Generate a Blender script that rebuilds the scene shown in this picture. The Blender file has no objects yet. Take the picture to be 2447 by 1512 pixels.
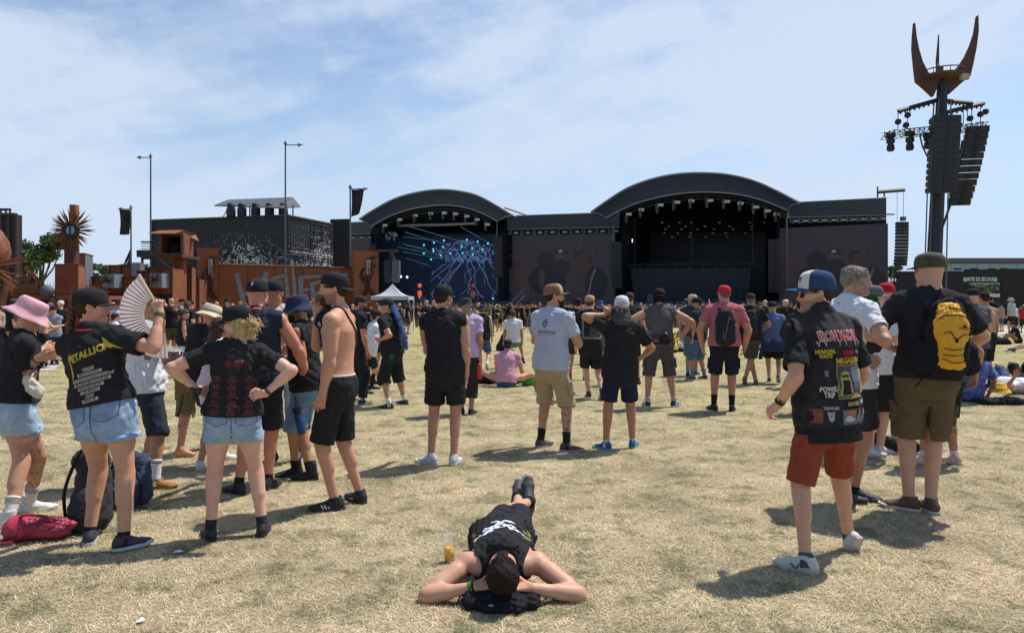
# Festival field with two arched stages
# ===== camera, light, sky and helpers
import bpy,bmesh,math,random,time
import numpy as np
from mathutils import Vector,Matrix
from mathutils.bvhtree import BVHTree
T0=time.time()
random.seed(7);rng=np.random.default_rng(7)
C=bpy.context.scene.collection
SC=bpy.context.scene
R=math.radians
FPX,CXP,CYP,HZ,CAMH=1700.0,1223.5,756.0,731.0,1.605
cam_d=bpy.data.cameras.new('camera');cam=bpy.data.objects.new('camera',cam_d);C.objects.link(cam)
cam.location=(0,0,CAMH);cam.rotation_euler=(R(90),0,0)
cam_d.sensor_width=36.0;cam_d.lens=FPX/2447*36.0
cam_d.shift_y=(HZ-CYP)/2447
cam_d.clip_start=0.1;cam_d.clip_end=4000
SC.camera=cam
def W(x,y,Y):
 return Vector(((x-CXP)/FPX*Y,Y,CAMH-(y-HZ)/FPX*Y))
def G(x,y):
 Y=CAMH*FPX/(y-HZ)
 return Vector(((x-CXP)/FPX*Y,Y,0))
SUN_EL,SUN_AZ=62.0,(0.80,0.60)
w=bpy.data.worlds.new('World');SC.world=w;w.use_nodes=True
nt=w.node_tree;nt.nodes.clear()
def N(nt,t,**kw):
 n=nt.nodes.new(t)
 for k,v in kw.items():
  if k.startswith('i_'):
   k2=k[2:];k2=int(k2) if k2.isdigit() else k2
   n.inputs[k2].default_value=v
  else :setattr(n,k,v)
 return n
def build_sky():
 L=nt.links.new
 out=N(nt,'ShaderNodeOutputWorld');bg=N(nt,'ShaderNodeBackground');bg.inputs[1].default_value=0.126
 sky=N(nt,'ShaderNodeTexSky',sky_type='NISHITA',sun_disc=False,air_density=1.0,dust_density=0.7,ozone_density=1.7)
 sky.sun_elevation=R(SUN_EL);sky.sun_rotation=math.atan2(SUN_AZ[0],SUN_AZ[1])
 tc=N(nt,'ShaderNodeTexCoord')
 sep=N(nt,'ShaderNodeSeparateXYZ');L(tc.outputs['Generated'],sep.inputs[0])
 def M(op,a,b=None,c=None):
  m=N(nt,'ShaderNodeMath',operation=op)
  for i,v in enumerate((a,b,c)):
   if v is None:continue
   if isinstance(v,(int,float)):m.inputs[i].default_value=v
   else :L(v,m.inputs[i])
  return m.outputs[0]
 az=M('ARCTAN2',sep.outputs[0],sep.outputs[1])
 el=M('ARCSINE',sep.outputs[2])
 def noise(sx,sy,rot,scale,detail,rough,dist=0.0,off=(0,0)):
  cb=N(nt,'ShaderNodeCombineXYZ');L(az,cb.inputs[0]);L(el,cb.inputs[1])
  mp=N(nt,'ShaderNodeMapping');L(cb.outputs[0],mp.inputs[0])
  mp.inputs['Rotation'].default_value=(0,0,rot);mp.inputs['Scale'].default_value=(sx,sy,1)
  mp.inputs['Location'].default_value=(off[0],off[1],0)
  mp.vector_type='TEXTURE'
  mp.inputs['Scale'].default_value=(1/sx,1/sy,1)
  n=N(nt,'ShaderNodeTexNoise');n.inputs['Scale'].default_value=scale;n.inputs['Detail'].default_value=detail
  n.inputs['Roughness'].default_value=rough;n.inputs['Distortion'].default_value=dist
  L(mp.outputs[0],n.inputs['Vector']);return n.outputs['Fac']
 warp=noise(1,1,0,5,5,0.6,0.3,(3,1))
 def blob(x,y,rx,ry,ang,gain):
  a0=math.atan((x-CXP)/FPX);e0=math.atan((HZ-y)/math.hypot(FPX,x-CXP))
  ca,sa=math.cos(R(ang)),math.sin(R(ang))
  dx=M('SUBTRACT',M('ADD',az,M('MULTIPLY',M('SUBTRACT',warp,0.5),0.22)),a0)
  dy=M('SUBTRACT',M('ADD',el,M('MULTIPLY',M('SUBTRACT',warp,0.5),0.16)),e0)
  u=M('ADD',M('MULTIPLY',dx,ca/rx),M('MULTIPLY',dy,sa/rx))
  v=M('ADD',M('MULTIPLY',dx,-sa/ry),M('MULTIPLY',dy,ca/ry))
  r2=M('ADD',M('MULTIPLY',u,u),M('MULTIPLY',v,v))
  e=M('POWER',2.718,M('MULTIPLY',r2,-1.0))
  return M('MULTIPLY',e,gain)
 banks=[(60,260,.26,.20,-20,1.0),(330,480,.30,.09,-20,.7),(880,20,.24,.055,-10,.75),(1400,60,.34,.08,-6,.75),(1560,300,.34,.15,10,1.25),(1150,400,.20,.06,10,.45),(1960,190,.20,.12,38,1.1),(2330,30,.16,.05,25,.6),(700,300,.15,.02,-8,.25),(1000,170,.22,.012,-6,.30),(2300,430,.2,.035,4,.55),(100,60,.2,.16,0,.45),(1220,690,1.2,.05,0,.45),(980,265,.2,.02,0,.25),]
 tot=None
 for b in banks:
  b=b[:5]+(b[5]*.80,);o=blob(*b);tot=o if tot is None else M('ADD',tot,o)
 n1=noise(1.0,4.2,R(16),3.4,8,0.56,0.35)
 n2=noise(1.0,2.0,R(-25),9.0,8,0.6,0.8,(7,2))
 f=M('MULTIPLY',M('ADD',M('MULTIPLY',n1,1.25),M('MULTIPLY',n2,.38)),1.12)
 f=M('SUBTRACT',f,.40)
 dens=M('MULTIPLY',tot,M('MULTIPLY',f,1.9))
 dens=M('ADD',dens,M('MULTIPLY',M('SUBTRACT',f,.45),.42))
 mr=N(nt,'ShaderNodeMapRange',interpolation_type='SMOOTHSTEP');L(dens,mr.inputs[0])
 mr.inputs[1].default_value=0.0;mr.inputs[2].default_value=1.3;mr.inputs[3].default_value=0.0;mr.inputs[4].default_value=0.88
 mix=N(nt,'ShaderNodeMix',data_type='RGBA');L(mr.outputs[0],mix.inputs[0])
 mix.inputs[7].default_value=(4.35,5.05,6.1,1)
 ve=N(nt,'ShaderNodeMapRange',interpolation_type='SMOOTHSTEP');L(el,ve.inputs[0]);ve.inputs[1].default_value=.0;ve.inputs[2].default_value=.30;ve.inputs[3].default_value=.85;ve.inputs[4].default_value=.0
 m2=N(nt,'ShaderNodeMix',data_type='RGBA');L(ve.outputs[0],m2.inputs[0]);L(sky.outputs[0],m2.inputs[6]);m2.inputs[7].default_value=(3.3,4.25,5.9,1);L(m2.outputs[2],mix.inputs[6])
 L(mix.outputs[2],bg.inputs[0]);L(bg.outputs[0],out.inputs[0])
build_sky()
sd=bpy.data.lights.new('sun','SUN');sun=bpy.data.objects.new('sun',sd);C.objects.link(sun)
sd.energy=4.2;sd.angle=R(0.6);sd.color=(1.0,.955,.90)
_sv=Vector((SUN_AZ[0]*math.cos(R(SUN_EL)),SUN_AZ[1]*math.cos(R(SUN_EL)),math.sin(R(SUN_EL))))
sun.rotation_euler=_sv.to_track_quat('Z','Y').to_euler();sun.location=(20,20,40)
SC.view_settings.view_transform='Standard';SC.view_settings.look='None'
SC.view_settings.exposure=0.27;SC.view_settings.gamma=1.0
SC.render.engine='CYCLES'
MATS={}
def mat(name,col,rough=.7,metal=0.0,spec=.5,bump=0.0,bscale=200,vary=0.0,vscale=8,emit=None,estr=1.0,sheen=0.0,crease=0.0,attr=None,trans=0.0,alpha=1.0,sss=0.0,ior=1.45,stretch=(1,1,1)):
 if name in MATS:return MATS[name]
 m=bpy.data.materials.new(name);m.use_nodes=True;MATS[name]=m
 nt=m.node_tree;b=nt.nodes['Principled BSDF'];L=nt.links.new
 col=tuple(col)+(1,) if len(col)==3 else col
 b.inputs['Base Color'].default_value=col;b.inputs['Roughness'].default_value=rough
 b.inputs['Metallic'].default_value=metal;b.inputs['Specular IOR Level'].default_value=spec
 b.inputs['IOR'].default_value=ior
 m.diffuse_color=col
 if trans:b.inputs['Transmission Weight'].default_value=trans
 if alpha<1:b.inputs['Alpha'].default_value=alpha
 if sheen:b.inputs['Sheen Weight'].default_value=sheen
 if sss:
  b.inputs['Subsurface Weight'].default_value=sss;b.inputs['Subsurface Radius'].default_value=(.012,.005,.003);b.inputs['Subsurface Scale'].default_value=1.0
 if emit:b.inputs['Emission Color'].default_value=tuple(emit)+(1,);b.inputs['Emission Strength'].default_value=estr
 src=None
 tc=N(nt,'ShaderNodeTexCoord')
 if attr:
  a=N(nt,'ShaderNodeAttribute',attribute_name=attr);src=a.outputs['Color']
 if vary:
  mp=N(nt,'ShaderNodeMapping');L(tc.outputs['Object'],mp.inputs[0]);mp.inputs['Scale'].default_value=stretch
  n=N(nt,'ShaderNodeTexNoise');n.inputs['Scale'].default_value=vscale;n.inputs['Detail'].default_value=6;n.inputs['Roughness'].default_value=.65
  L(mp.outputs[0],n.inputs['Vector'])
  mr=N(nt,'ShaderNodeMapRange');L(n.outputs['Fac'],mr.inputs[0]);mr.inputs[1].default_value=.25;mr.inputs[2].default_value=.75
  mr.inputs[3].default_value=1-vary;mr.inputs[4].default_value=1+vary
  vm=N(nt,'ShaderNodeVectorMath',operation='SCALE');L(mr.outputs[0],vm.inputs['Scale'])
  if src is not None:L(src,vm.inputs[0])
  else :vm.inputs[0].default_value=col[:3]
  src=vm.outputs[0]
 if src is not None:L(src,b.inputs['Base Color'])
 if bump:
  mp2=N(nt,'ShaderNodeMapping');L(tc.outputs['Object'],mp2.inputs[0]);mp2.inputs['Scale'].default_value=stretch
  n=N(nt,'ShaderNodeTexNoise');n.inputs['Scale'].default_value=bscale;n.inputs['Detail'].default_value=4
  L(mp2.outputs[0],n.inputs['Vector'])
  bp=N(nt,'ShaderNodeBump');bp.inputs['Strength'].default_value=bump;bp.inputs['Distance'].default_value=.01
  L(n.outputs['Fac'],bp.inputs['Height']);L(bp.outputs[0],b.inputs['Normal'])
  if crease:
   n2=N(nt,'ShaderNodeTexNoise',noise_type='RIDGED_MULTIFRACTAL');n2.inputs['Scale'].default_value=5.5;n2.inputs['Detail'].default_value=2.5;n2.inputs['Distortion'].default_value=.5;L(tc.outputs['Object'],n2.inputs['Vector'])
   b2=N(nt,'ShaderNodeBump');b2.inputs['Strength'].default_value=crease;b2.inputs['Distance'].default_value=.018;L(n2.outputs['Fac'],b2.inputs['Height']);L(bp.outputs[0],b2.inputs['Normal']);L(b2.outputs[0],b.inputs['Normal'])
 return m
def cloth(col,k='cloth',rough=.9):
 nm='%s_%02x%02x%02x'%(k,int(col[0]*255),int(col[1]*255),int(col[2]*255))
 return mat(nm,col,rough=rough,spec=.2,bump=.3,bscale=45,vary=.16 if max(col)<.3 else .05,vscale=11,crease=.55 if max(col)<.3 else .4)
def denim(col):
 nm='denim_%02x%02x%02x'%(int(col[0]*255),int(col[1]*255),int(col[2]*255))
 return mat(nm,col,rough=.9,spec=.2,bump=.3,bscale=60,vary=.30,vscale=12,crease=.5)
def new_mesh(name,verts,faces,m=None,parent=None,smooth=False,mats=None,midx=None):
 me=bpy.data.meshes.new(name);me.from_pydata([tuple(v) for v in verts],[],faces)
 for mm in (mats or ([m] if m else [])):me.materials.append(mm)
 if midx is not None:me.polygons.foreach_set('material_index',midx)
 if smooth:me.polygons.foreach_set('use_smooth',[True]*len(me.polygons))
 me.update()
 o=bpy.data.objects.new(name,me);C.objects.link(o)
 if parent:o.parent=parent
 return o
def np_mesh(name,v,q,m=None,parent=None,smooth=True,col=None):
 me=bpy.data.meshes.new(name);nv,nf=len(v),len(q);k=q.shape[1]
 me.vertices.add(nv);me.vertices.foreach_set('co',np.ascontiguousarray(v,dtype=np.float32).ravel())
 me.loops.add(nf*k);me.loops.foreach_set('vertex_index',np.ascontiguousarray(q,dtype=np.int32).ravel())
 me.polygons.add(nf);me.polygons.foreach_set('loop_start',np.arange(0,nf*k,k,dtype=np.int32))
 if smooth:me.polygons.foreach_set('use_smooth',np.ones(nf,dtype=bool))
 me.update(calc_edges=True)
 if col is not None:
  a=me.color_attributes.new('Col','FLOAT_COLOR','POINT')
  c4=np.ones((nv,4),dtype=np.float32);c4[:,:3]=col;a.data.foreach_set('color',c4.ravel())
 if m:me.materials.append(m)
 o=bpy.data.objects.new(name,me);C.objects.link(o)
 if parent:o.parent=parent
 return o
def tag(o,label=None,cat=None,group=None,kind=None):
 if label:o['label']=label
 if cat:o['category']=cat
 if group:o['group']=group
 if kind:o['kind']=kind
 return o
def thing(name,label,cat,loc=(0,0,0),rz=0,group=None):
 o=bpy.data.objects.new(name,None);C.objects.link(o);o.location=loc;o.rotation_euler=(0,0,rz)
 o.empty_display_size=.1
 return tag(o,label,cat,group)
class MB:
 def __init__(s):s.v=[];s.f=[];s.mi=[];s.cur=0
 def add(s,vs,fs):
  o=len(s.v);s.v+=[tuple(v) for v in vs];s.f+=[tuple(i+o for i in f) for f in fs];s.mi+=[s.cur]*len(fs)
 def box(s,c,d,M=None):
  cx,cy,cz=c;a,b,h=d[0]/2,d[1]/2,d[2]/2
  vs=[Vector((cx+i*a,cy+j*b,cz+k*h)) for k in (-1,1) for j in (-1,1) for i in (-1,1)]
  if M:vs=[M@v for v in vs]
  s.add(vs,[(0,2,3,1),(4,5,7,6),(0,1,5,4),(2,6,7,3),(0,4,6,2),(1,3,7,5)])
 def bar(s,p,q,r,n=6,r2=None,caps=True):
  p,q=Vector(p),Vector(q);d=(q-p)
  if d.length<1e-6:return
  d.normalize();u=d.orthogonal().normalized();v=d.cross(u);r2=r if r2 is None else r2
  vs=[]
  for (c,rr) in ((p,r),(q,r2)):
   for i in range(n):
    a=2*math.pi*i/n+math.pi/n;vs.append(c+(u*math.cos(a)+v*math.sin(a))*rr)
  fs=[(i,(i+1)%n,n+(i+1)%n,n+i) for i in range(n)]
  if caps:fs+=[tuple(range(n-1,-1,-1)),tuple(range(n,2*n))]
  s.add(vs,fs)
 def tube(s,pts,r,n=6,rs=None):
  pts=[Vector(p) for p in pts];vs=[];fs=[];u=None
  for i,p in enumerate(pts):
   d=(pts[min(i+1,len(pts)-1)]-pts[max(i-1,0)]).normalized()
   u=d.orthogonal().normalized() if u is None else (u-d*u.dot(d)).normalized();v=d.cross(u);rr=rs[i] if rs else r
   for k in range(n):
    a=2*math.pi*k/n;vs.append(p+(u*math.cos(a)+v*math.sin(a))*rr)
  for i in range(len(pts)-1):
   for k in range(n):fs.append((i*n+k,i*n+(k+1)%n,(i+1)*n+(k+1)%n,(i+1)*n+k))
  fs+=[tuple(range(n-1,-1,-1)),tuple(range((len(pts)-1)*n,len(pts)*n))]
  s.add(vs,fs)
 def lathe(s,c,prof,n=16,sx=1,sy=1):
  vs=[];fs=[];c=Vector(c)
  for (r,z) in prof:
   for k in range(n):
    a=2*math.pi*k/n;vs.append(c+Vector((math.cos(a)*r*sx,math.sin(a)*r*sy,z)))
  for i in range(len(prof)-1):
   for k in range(n):fs.append((i*n+k,i*n+(k+1)%n,(i+1)*n+(k+1)%n,(i+1)*n+k))
  s.add(vs,fs)
 def quad(s,a,b,c,d):s.add([a,b,c,d],[(0,1,2,3)])
 def prism(s,poly,origin,u,v,nrm,t):
  origin,u,v,nrm=Vector(origin),Vector(u),Vector(v),Vector(nrm);n=len(poly)
  vs=[origin+u*a+v*b for a,b in poly]+[origin+u*a+v*b+nrm*t for a,b in poly]
  s.add(vs,[tuple(range(n-1,-1,-1)),tuple(range(n,2*n))]+[(i,(i+1)%n,n+(i+1)%n,n+i) for i in range(n)])
 def build(s,name,m=None,parent=None,smooth=False,mats=None):
  return new_mesh(name,s.v,s.f,m,parent,smooth,mats,s.mi if mats else None)
def fix_normals(o):
 bm=bmesh.new();bm.from_mesh(o.data);bmesh.ops.recalc_face_normals(bm,faces=bm.faces);bm.to_mesh(o.data);bm.free();return o
def bevel(o,w=.01,seg=2):
 md=o.modifiers.new('b','BEVEL');md.width=w;md.segments=seg;md.limit_method='ANGLE';return o
def A3(v):return np.array([v[0],v[1],v[2]],dtype=np.float64)
def P(a,b,ra,rb=None,side=None,k=.02,op='add',tag='',cuts=()):
 ra=ra if isinstance(ra,(tuple,list)) else (ra,ra)
 rb=ra if rb is None else (rb if isinstance(rb,(tuple,list)) else (rb,rb))
 return dict(a=A3(a),b=A3(b),ra=ra,rb=rb,side=None if side is None else A3(side),k=k,op=op,tag=tag,cuts=list(cuts))
def infl(p,e,ka=None):
 q=dict(p);q['ra']=(p['ra'][0]+e,p['ra'][1]+e);q['rb']=(p['rb'][0]+e,p['rb'][1]+e)
 if ka is not None:q['k']=ka
 return q
def prim_eval(p,X,Y,Z):
 a,b=p['a'],p['b'];ab=b-a;L2=float(ab@ab);L=math.sqrt(L2) if L2>1e-12 else 1e-6
 qx,qy,qz=X-a[0],Y-a[1],Z-a[2]
 if L2>1e-10:h=np.clip((qx*ab[0]+qy*ab[1]+qz*ab[2])/L2,0,1)
 else :h=np.zeros(np.broadcast(X,Y,Z).shape)
 qx=qx-h*ab[0];qy=qy-h*ab[1];qz=qz-h*ab[2]
 if p['side'] is None and p['ra'][0]==p['ra'][1] and p['rb'][0]==p['rb'][1]:
  d=np.sqrt(qx*qx+qy*qy+qz*qz)-(p['ra'][0]+h*(p['rb'][0]-p['ra'][0]))
 else :
  t=ab/L if L2>1e-10 else np.array([0,0,1.0])
  s=p['side'] if p['side'] is not None else np.array([1.0,0,0])
  s=s-t*(s@t);s=s/max(np.linalg.norm(s),1e-9);f=np.cross(t,s)
  w_=p['ra'][0]+h*(p['rb'][0]-p['ra'][0]);d_=p['ra'][1]+h*(p['rb'][1]-p['ra'][1])
  es=qx*s[0]+qy*s[1]+qz*s[2];ef=qx*f[0]+qy*f[1]+qz*f[2];et=qx*t[0]+qy*t[1]+qz*t[2]
  m_=p.get('cap',None) or np.minimum(w_,d_)
  k0=np.sqrt((es/w_)**2+(ef/d_)**2+(et/m_)**2)
  k1=np.sqrt((es/w_**2)**2+(ef/d_**2)**2+(et/m_**2)**2)+1e-9
  d=np.where(k0<1e-6,-np.minimum(w_,d_),k0*(k0-1)/k1)
 for (c,n) in p['cuts']:
  d=np.maximum(d,(X-c[0])*n[0]+(Y-c[1])*n[1]+(Z-c[2])*n[2])
 return d
def surf(prims,vox,disp=None,cuts=()):
 prims=[p for p in prims if p]
 pad=.05;lo=np.full(3,1e9);hi=np.full(3,-1e9)
 for p in prims:
  if p['op']!='add':continue
  r=max(*p['ra'],*p['rb']);lo=np.minimum(lo,np.minimum(p['a'],p['b'])-r);hi=np.maximum(hi,np.maximum(p['a'],p['b'])+r)
 lo-=3*vox+.02;hi+=3*vox+.02
 n=np.ceil((hi-lo)/vox).astype(int)+1
 xs,ys,zs=(lo[i]+vox*np.arange(n[i]) for i in range(3))
 F=np.full(tuple(n),.2,dtype=np.float64)
 planes=list(cuts)+[c for p in prims if p['op']=='add' for c in p['cuts']]
 def displace():
  if disp is None:return
  ii=np.nonzero(np.abs(F)<.06);x,y,z=xs[ii[0]],ys[ii[1]],zs[ii[2]];dd=disp(x,y,z)
  for (c,nn) in planes:dd=dd*np.clip(np.abs((x-c[0])*nn[0]+(y-c[1])*nn[1]+(z-c[2])*nn[2])/.03,.0,1)
  F[ii]+=dd
 done=False
 for p in sorted(prims,key=lambda p:p['op']!='add'):
  if p['op']!='add' and not done:displace();done=True
  r=max(*p['ra'],*p['rb'])+max(p['k'],.01)+2.5*vox+(0.03 if p['op']=='add' else .0)
  a=np.maximum(np.floor((np.minimum(p['a'],p['b'])-r-lo)/vox).astype(int),0)
  b=np.minimum(np.ceil((np.maximum(p['a'],p['b'])+r-lo)/vox).astype(int)+1,n)
  if np.any(b<=a):continue
  sl=tuple(slice(a[i],b[i]) for i in range(3))
  X,Y,Z=xs[sl[0]][:,None,None],ys[sl[1]][None,:,None],zs[sl[2]][None,None,:]
  d=prim_eval(p,X,Y,Z);f=F[sl];k=p['k']
  if p['op']=='add':
   hh=np.maximum(k-np.abs(f-d),0)/k if k>0 else 0
   F[sl]=np.minimum(f,d)-hh*hh*k*.25
  else :
   d=-d;hh=np.maximum(k-np.abs(f-d),0)/k if k>0 else 0
   F[sl]=np.maximum(f,d)+hh*hh*k*.25
 X,Y,Z=xs[:,None,None],ys[None,:,None],zs[None,None,:]
 if not done:displace()
 for (c,nn) in cuts:
  F=np.maximum(F,(X-c[0])*nn[0]+(Y-c[1])*nn[1]+(Z-c[2])*nn[2])
 S=F<0
 nx,ny,nz=S.shape
 c=[S[dx:nx-1+dx,dy:ny-1+dy,dz:nz-1+dz] for dx in (0,1) for dy in (0,1) for dz in (0,1)]
 anyv=c[0].copy();allv=c[0].copy()
 for k in c[1:]:anyv|=k;allv&=k
 act=anyv&~allv
 I,J,K=np.nonzero(act)
 idx=np.full(act.shape,-1,dtype=np.int64);idx[I,J,K]=np.arange(len(I))
 acc=np.zeros((len(I),3));cnt=np.zeros(len(I))
 offs=[(dx,dy,dz) for dx in (0,1) for dy in (0,1) for dz in (0,1)]
 fv={o:F[I+o[0],J+o[1],K+o[2]] for o in offs}
 for ax in range(3):
  for o in offs:
   if o[ax]:continue
   o2=list(o);o2[ax]=1;o2=tuple(o2)
   f0,f1=fv[o],fv[o2];cr=(f0<0)!=(f1<0)
   t=np.where(cr,f0/np.where(cr,f0-f1,1),0)
   for q in range(3):acc[:,q]+=np.where(cr,o[q]+(t if q==ax else 0),0)
   cnt+=cr
 v=(np.stack([I,J,K],1)+acc/cnt[:,None])*vox+lo
 faces=[]
 for ax in range(3):
  s0=[slice(None)]*3;s1=[slice(None)]*3;s0[ax]=slice(0,-1);s1[ax]=slice(1,None)
  A,B=S[tuple(s0)],S[tuple(s1)]
  cr=A!=B;i,j,k=np.nonzero(cr);e=np.stack([i,j,k],1)
  u,w_=(ax+1)%3,(ax+2)%3
  ok=(e[:,u]>0)&(e[:,w_]>0)&(e[:,u]<S.shape[u]-1)&(e[:,w_]<S.shape[w_]-1);e=e[ok]
  du=np.zeros(3,int);du[u]=1;dw=np.zeros(3,int);dw[w_]=1
  q=[e,e-du,e-du-dw,e-dw]
  q=np.stack([idx[x[:,0],x[:,1],x[:,2]] for x in q],1)
  ins=A[e[:,0],e[:,1],e[:,2]]
  q[~ins]=q[~ins][:,::-1]
  faces.append(q)
 q=np.concatenate(faces);q=q[(q>=0).all(1)]
 return v,q
def folds(seed,amp=.004,wl=.11,vert=0.0):
 r=np.random.default_rng(seed);ks=[]
 for i in range(7):
  d=r.normal(size=3);d[2]*=(1-vert);d/=np.linalg.norm(d);ks.append((d*2*math.pi/(wl*r.uniform(.6,1.7)),r.uniform(0,6.28),r.normal(size=3)*2*math.pi/(wl*2.2)))
 def f(x,y,z):
  s=0
  for k,ph,k2 in ks:
   t=np.sin(k[0]*x+k[1]*y+k[2]*z+ph+1.3*np.sin(k2[0]*x+k2[1]*y+k2[2]*z+ph))
   s=s+(1-1.6*np.abs(t))
  return amp*s*.5
 return f
# ===== people
def V(*a):return Vector(a)
SKIN={'pale':(.68,.40,.285),'fair':(.57,.305,.19),'tan':(.45,.225,.125),'olive':(.36,.18,.10),'red':(.57,.245,.155),'dark':(.16,.085,.055)}
BLACK=(.021,.021,.023)
def skin_mat():return mat('skin',(.5,.3,.2),rough=.5,spec=.4,attr='Col',vary=.13,vscale=17,bump=.08,bscale=150,sss=.08)
def ik(a,t,l1,l2,pole):
 d=t-a;D=d.length;Dm=(l1+l2)*.995
 if D>Dm:t=a+d*(Dm/D);d=t-a;D=Dm
 if D<abs(l1-l2)+.01:D=abs(l1-l2)+.01
 u=d.normalized();x=(l1*l1-l2*l2+D*D)/(2*D);h=math.sqrt(max(l1*l1-x*x,0))
 p=pole-u*pole.dot(u);p=p.normalized() if p.length>1e-6 else u.orthogonal()
 return a+u*x+p*h,t
def body_prof(t,H,fat,fem):
 ts=[-.07,-.02,.03,.09,.14,.19,.235,.27,.30]
 if fem:ws=[.080,.102,.100,.077,.073,.079,.086,.078,.050];ds=[.055,.068,.066,.053,.053,.060,.064,.052,.035]
 else :ws=[.078,.096,.095,.084,.083,.089,.098,.090,.055];ds=[.052,.064,.064,.057,.058,.064,.067,.055,.036]
 f=fat*math.exp(-((t-.09)/.10)**2)
 return np.interp(t,ts,ws)*H*(1+.22*f+.06*fat),np.interp(t,ts,ds)*H*(1+.42*f+.06*fat)
def person(label,fl=None,fr=None,top=None,H=None,yaw=0,hyaw=None,hpitch=0,hroll=0,lean=(2,0),tw=0,hip=None,hips_dz=0,hl=None,hr=None,pl=(-.5,-.8,-.3),pr=(.5,-.8,-.3),kl=(-.15,1,0),kr=(.15,1,0),toe=(12,-12),footp=(0,0),heady=0.0,handl=None,handr=None,fat=0,fem=False,skin='fair',tone=None,vox=None,origin=None,joints=None,group=None,shirt=None,bottom=None,socks=None,shoes=None,hat=None,hair=None,glasses=None,beard=None,stubble=0,legfat=1.0,armfat=1.0,fine=True,hx=None,seed=0,cat='person',eyes=False,headoff=(0,0,0),legcol=None):
 t0=time.time()
 def foot(f):
  if f is None:return None
  if len(f)==4:return W(f[1],f[2],f[3])
  if len(f)==3:return V(*f)
  return G(*f)
 FL,FR=foot(fl),foot(fr)
 O=(FL+FR)/2 if origin is None else Vector(origin);O=Vector((O.x,O.y,0))
 if origin is None:
  for f,p in ((fl,FL),(fr,FR)):
   if len(f)==2:O=V(O.x,O.y,0)
 if H is None:H=(W(CXP,top,O.y).z-.02)/.985
 FL,FR=FL-O,FR-O
 hs=H/1.78*(1.0 if not fem else 1.03);hs=hs**.6
 if vox is None:vox=min(.03,max(.0062,O.y*.00105))
 rz=lambda a:V(-math.sin(R(a)),math.cos(R(a)),0)
 F=rz(yaw);Rr=V(F.y,-F.x,0);Z=V(0,0,1)
 Fc=rz(yaw+tw);Rc=V(Fc.y,-Fc.x,0)
 hyaw=yaw+tw if hyaw is None else hyaw
 l1,l2=.245*H,.243*H;ah=.042*H
 AL,AR=FL+Z*ah,FR+Z*ah
 hw=(.050 if not fem else .053)*H
 pel=(FL+FR)/2
 if hip is not None:
  hp_=W(hip[0],HZ,O.y)-O;pel=V(hp_.x,(hip[1] if len(hip)>1 else 0),0)
 pel.z=0;zmax=.535*H
 for A,sg,f in ((AL,-1,fl),(AR,1,fr)):
  if f is not None and len(f)==4:continue
  j=pel+Rr*hw*sg;hz=math.hypot(A.x-j.x,A.y-j.y);zmax=min(zmax,A.z+math.sqrt(max(((l1+l2)*.988)**2-hz*hz,.01)))
 pel.z=zmax+hips_dz
 dxh=0 if hx is None else ((W(hx,HZ,O.y)-O).x-pel.x-heady*H*Fc.x)/(.40*H)-F.x*math.tan(R(lean[0]))
 U=(Z+F*math.tan(R(lean[0]))+Rr*math.tan(R(lean[1]))+V(1,0,0)*dxh).normalized()
 if joints:
  pel=Vector(joints['pel']);U=(Vector(joints['sh'])-pel).normalized()
  if 'F' in joints:F=Vector(joints['F']).normalized();Rr=F.cross(U).normalized()
  if 'Fc' in joints:Fc=Vector(joints['Fc']).normalized()
  elif 'F' in joints:Fc=F
  Rc=Fc.cross(U).normalized()
  if 'al' in joints:AL,AR=Vector(joints['al']),Vector(joints['ar'])
 Fu=(F-U*F.dot(U)).normalized();Fcu=(Fc-U*Fc.dot(U)).normalized();Rcu=Fcu.cross(U).normalized()
 Ru=Fu.cross(U).normalized()
 sh=pel+U*.285*H
 NB=sh+U*.022*H-Fcu*.008*H
 Uh0=Z if not joints else U
 hc=sh+U*.065*H+Uh0*.055*H+Fcu*(.018+heady)*H+Vector(headoff)
 if joints and 'hc' in joints:hc=Vector(joints['hc'])
 Fh=rz(hyaw);Rh=V(Fh.y,-Fh.x,0)
 if joints and 'Fh' in joints:Fh=Vector(joints['Fh']).normalized();Rh=Fh.cross(Vector(joints['Uh'])).normalized()
 Uh=Rh.cross(Fh).normalized()
 q=Matrix.Rotation(R(hpitch),3,Rh);Fh=q@Fh;Uh=q@Uh
 q=Matrix.Rotation(R(hroll),3,Fh);Rh=q@Rh;Uh=q@Uh
 HP=lambda x,y,z:hc+(Rh*x+Fh*y+Uh*z)*hs
 HL=pel-Ru*hw;HR=pel+Ru*hw
 sw=(.108 if not fem else .094)*H*(1+.06*fat)
 SL=sh-Rcu*sw-U*.006*H;SR=sh+Rcu*sw-U*.006*H
 def bodyv(p):return Rcu*p[0]+Fcu*p[1]+U*p[2]
 def legv(p):return Ru*p[0]+Fu*p[1]+Z*p[2]
 def hand_t(h,S,sg):
  if h is None:return S+Rcu*sg*.035*H+Fcu*.04*H-Z*.308*H
  if h[0]=='l':return S+Rcu*h[1]*H*1+Fcu*h[2]*H+U*h[3]*H
  if h[0]=='w':return V(h[1],h[2],h[3])
  return W(h[0],h[1],O.y+h[2])-O
 lu,lf=.170*H,.146*H
 EL,WL=ik(SL,hand_t(hl,SL,-1),lu,lf,bodyv(pl));ER,WR=ik(SR,hand_t(hr,SR,1),lu,lf,bodyv(pr))
 KL,AL=ik(HL,AL,l1,l2,legv(kl) if len(kl)==3 else Vector(kl[1:]));KR,AR=ik(HR,AR,l1,l2,legv(kr) if len(kr)==3 else Vector(kr[1:]))
 m=H/1.78;af=m*armfat;lg=m*legfat*(1.0 if not fem else 1.04)*(1+.12*fat)
 B=[]
 lv=[-.06,-.02,.03,.09,.14,.19,.235,.27]
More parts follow.
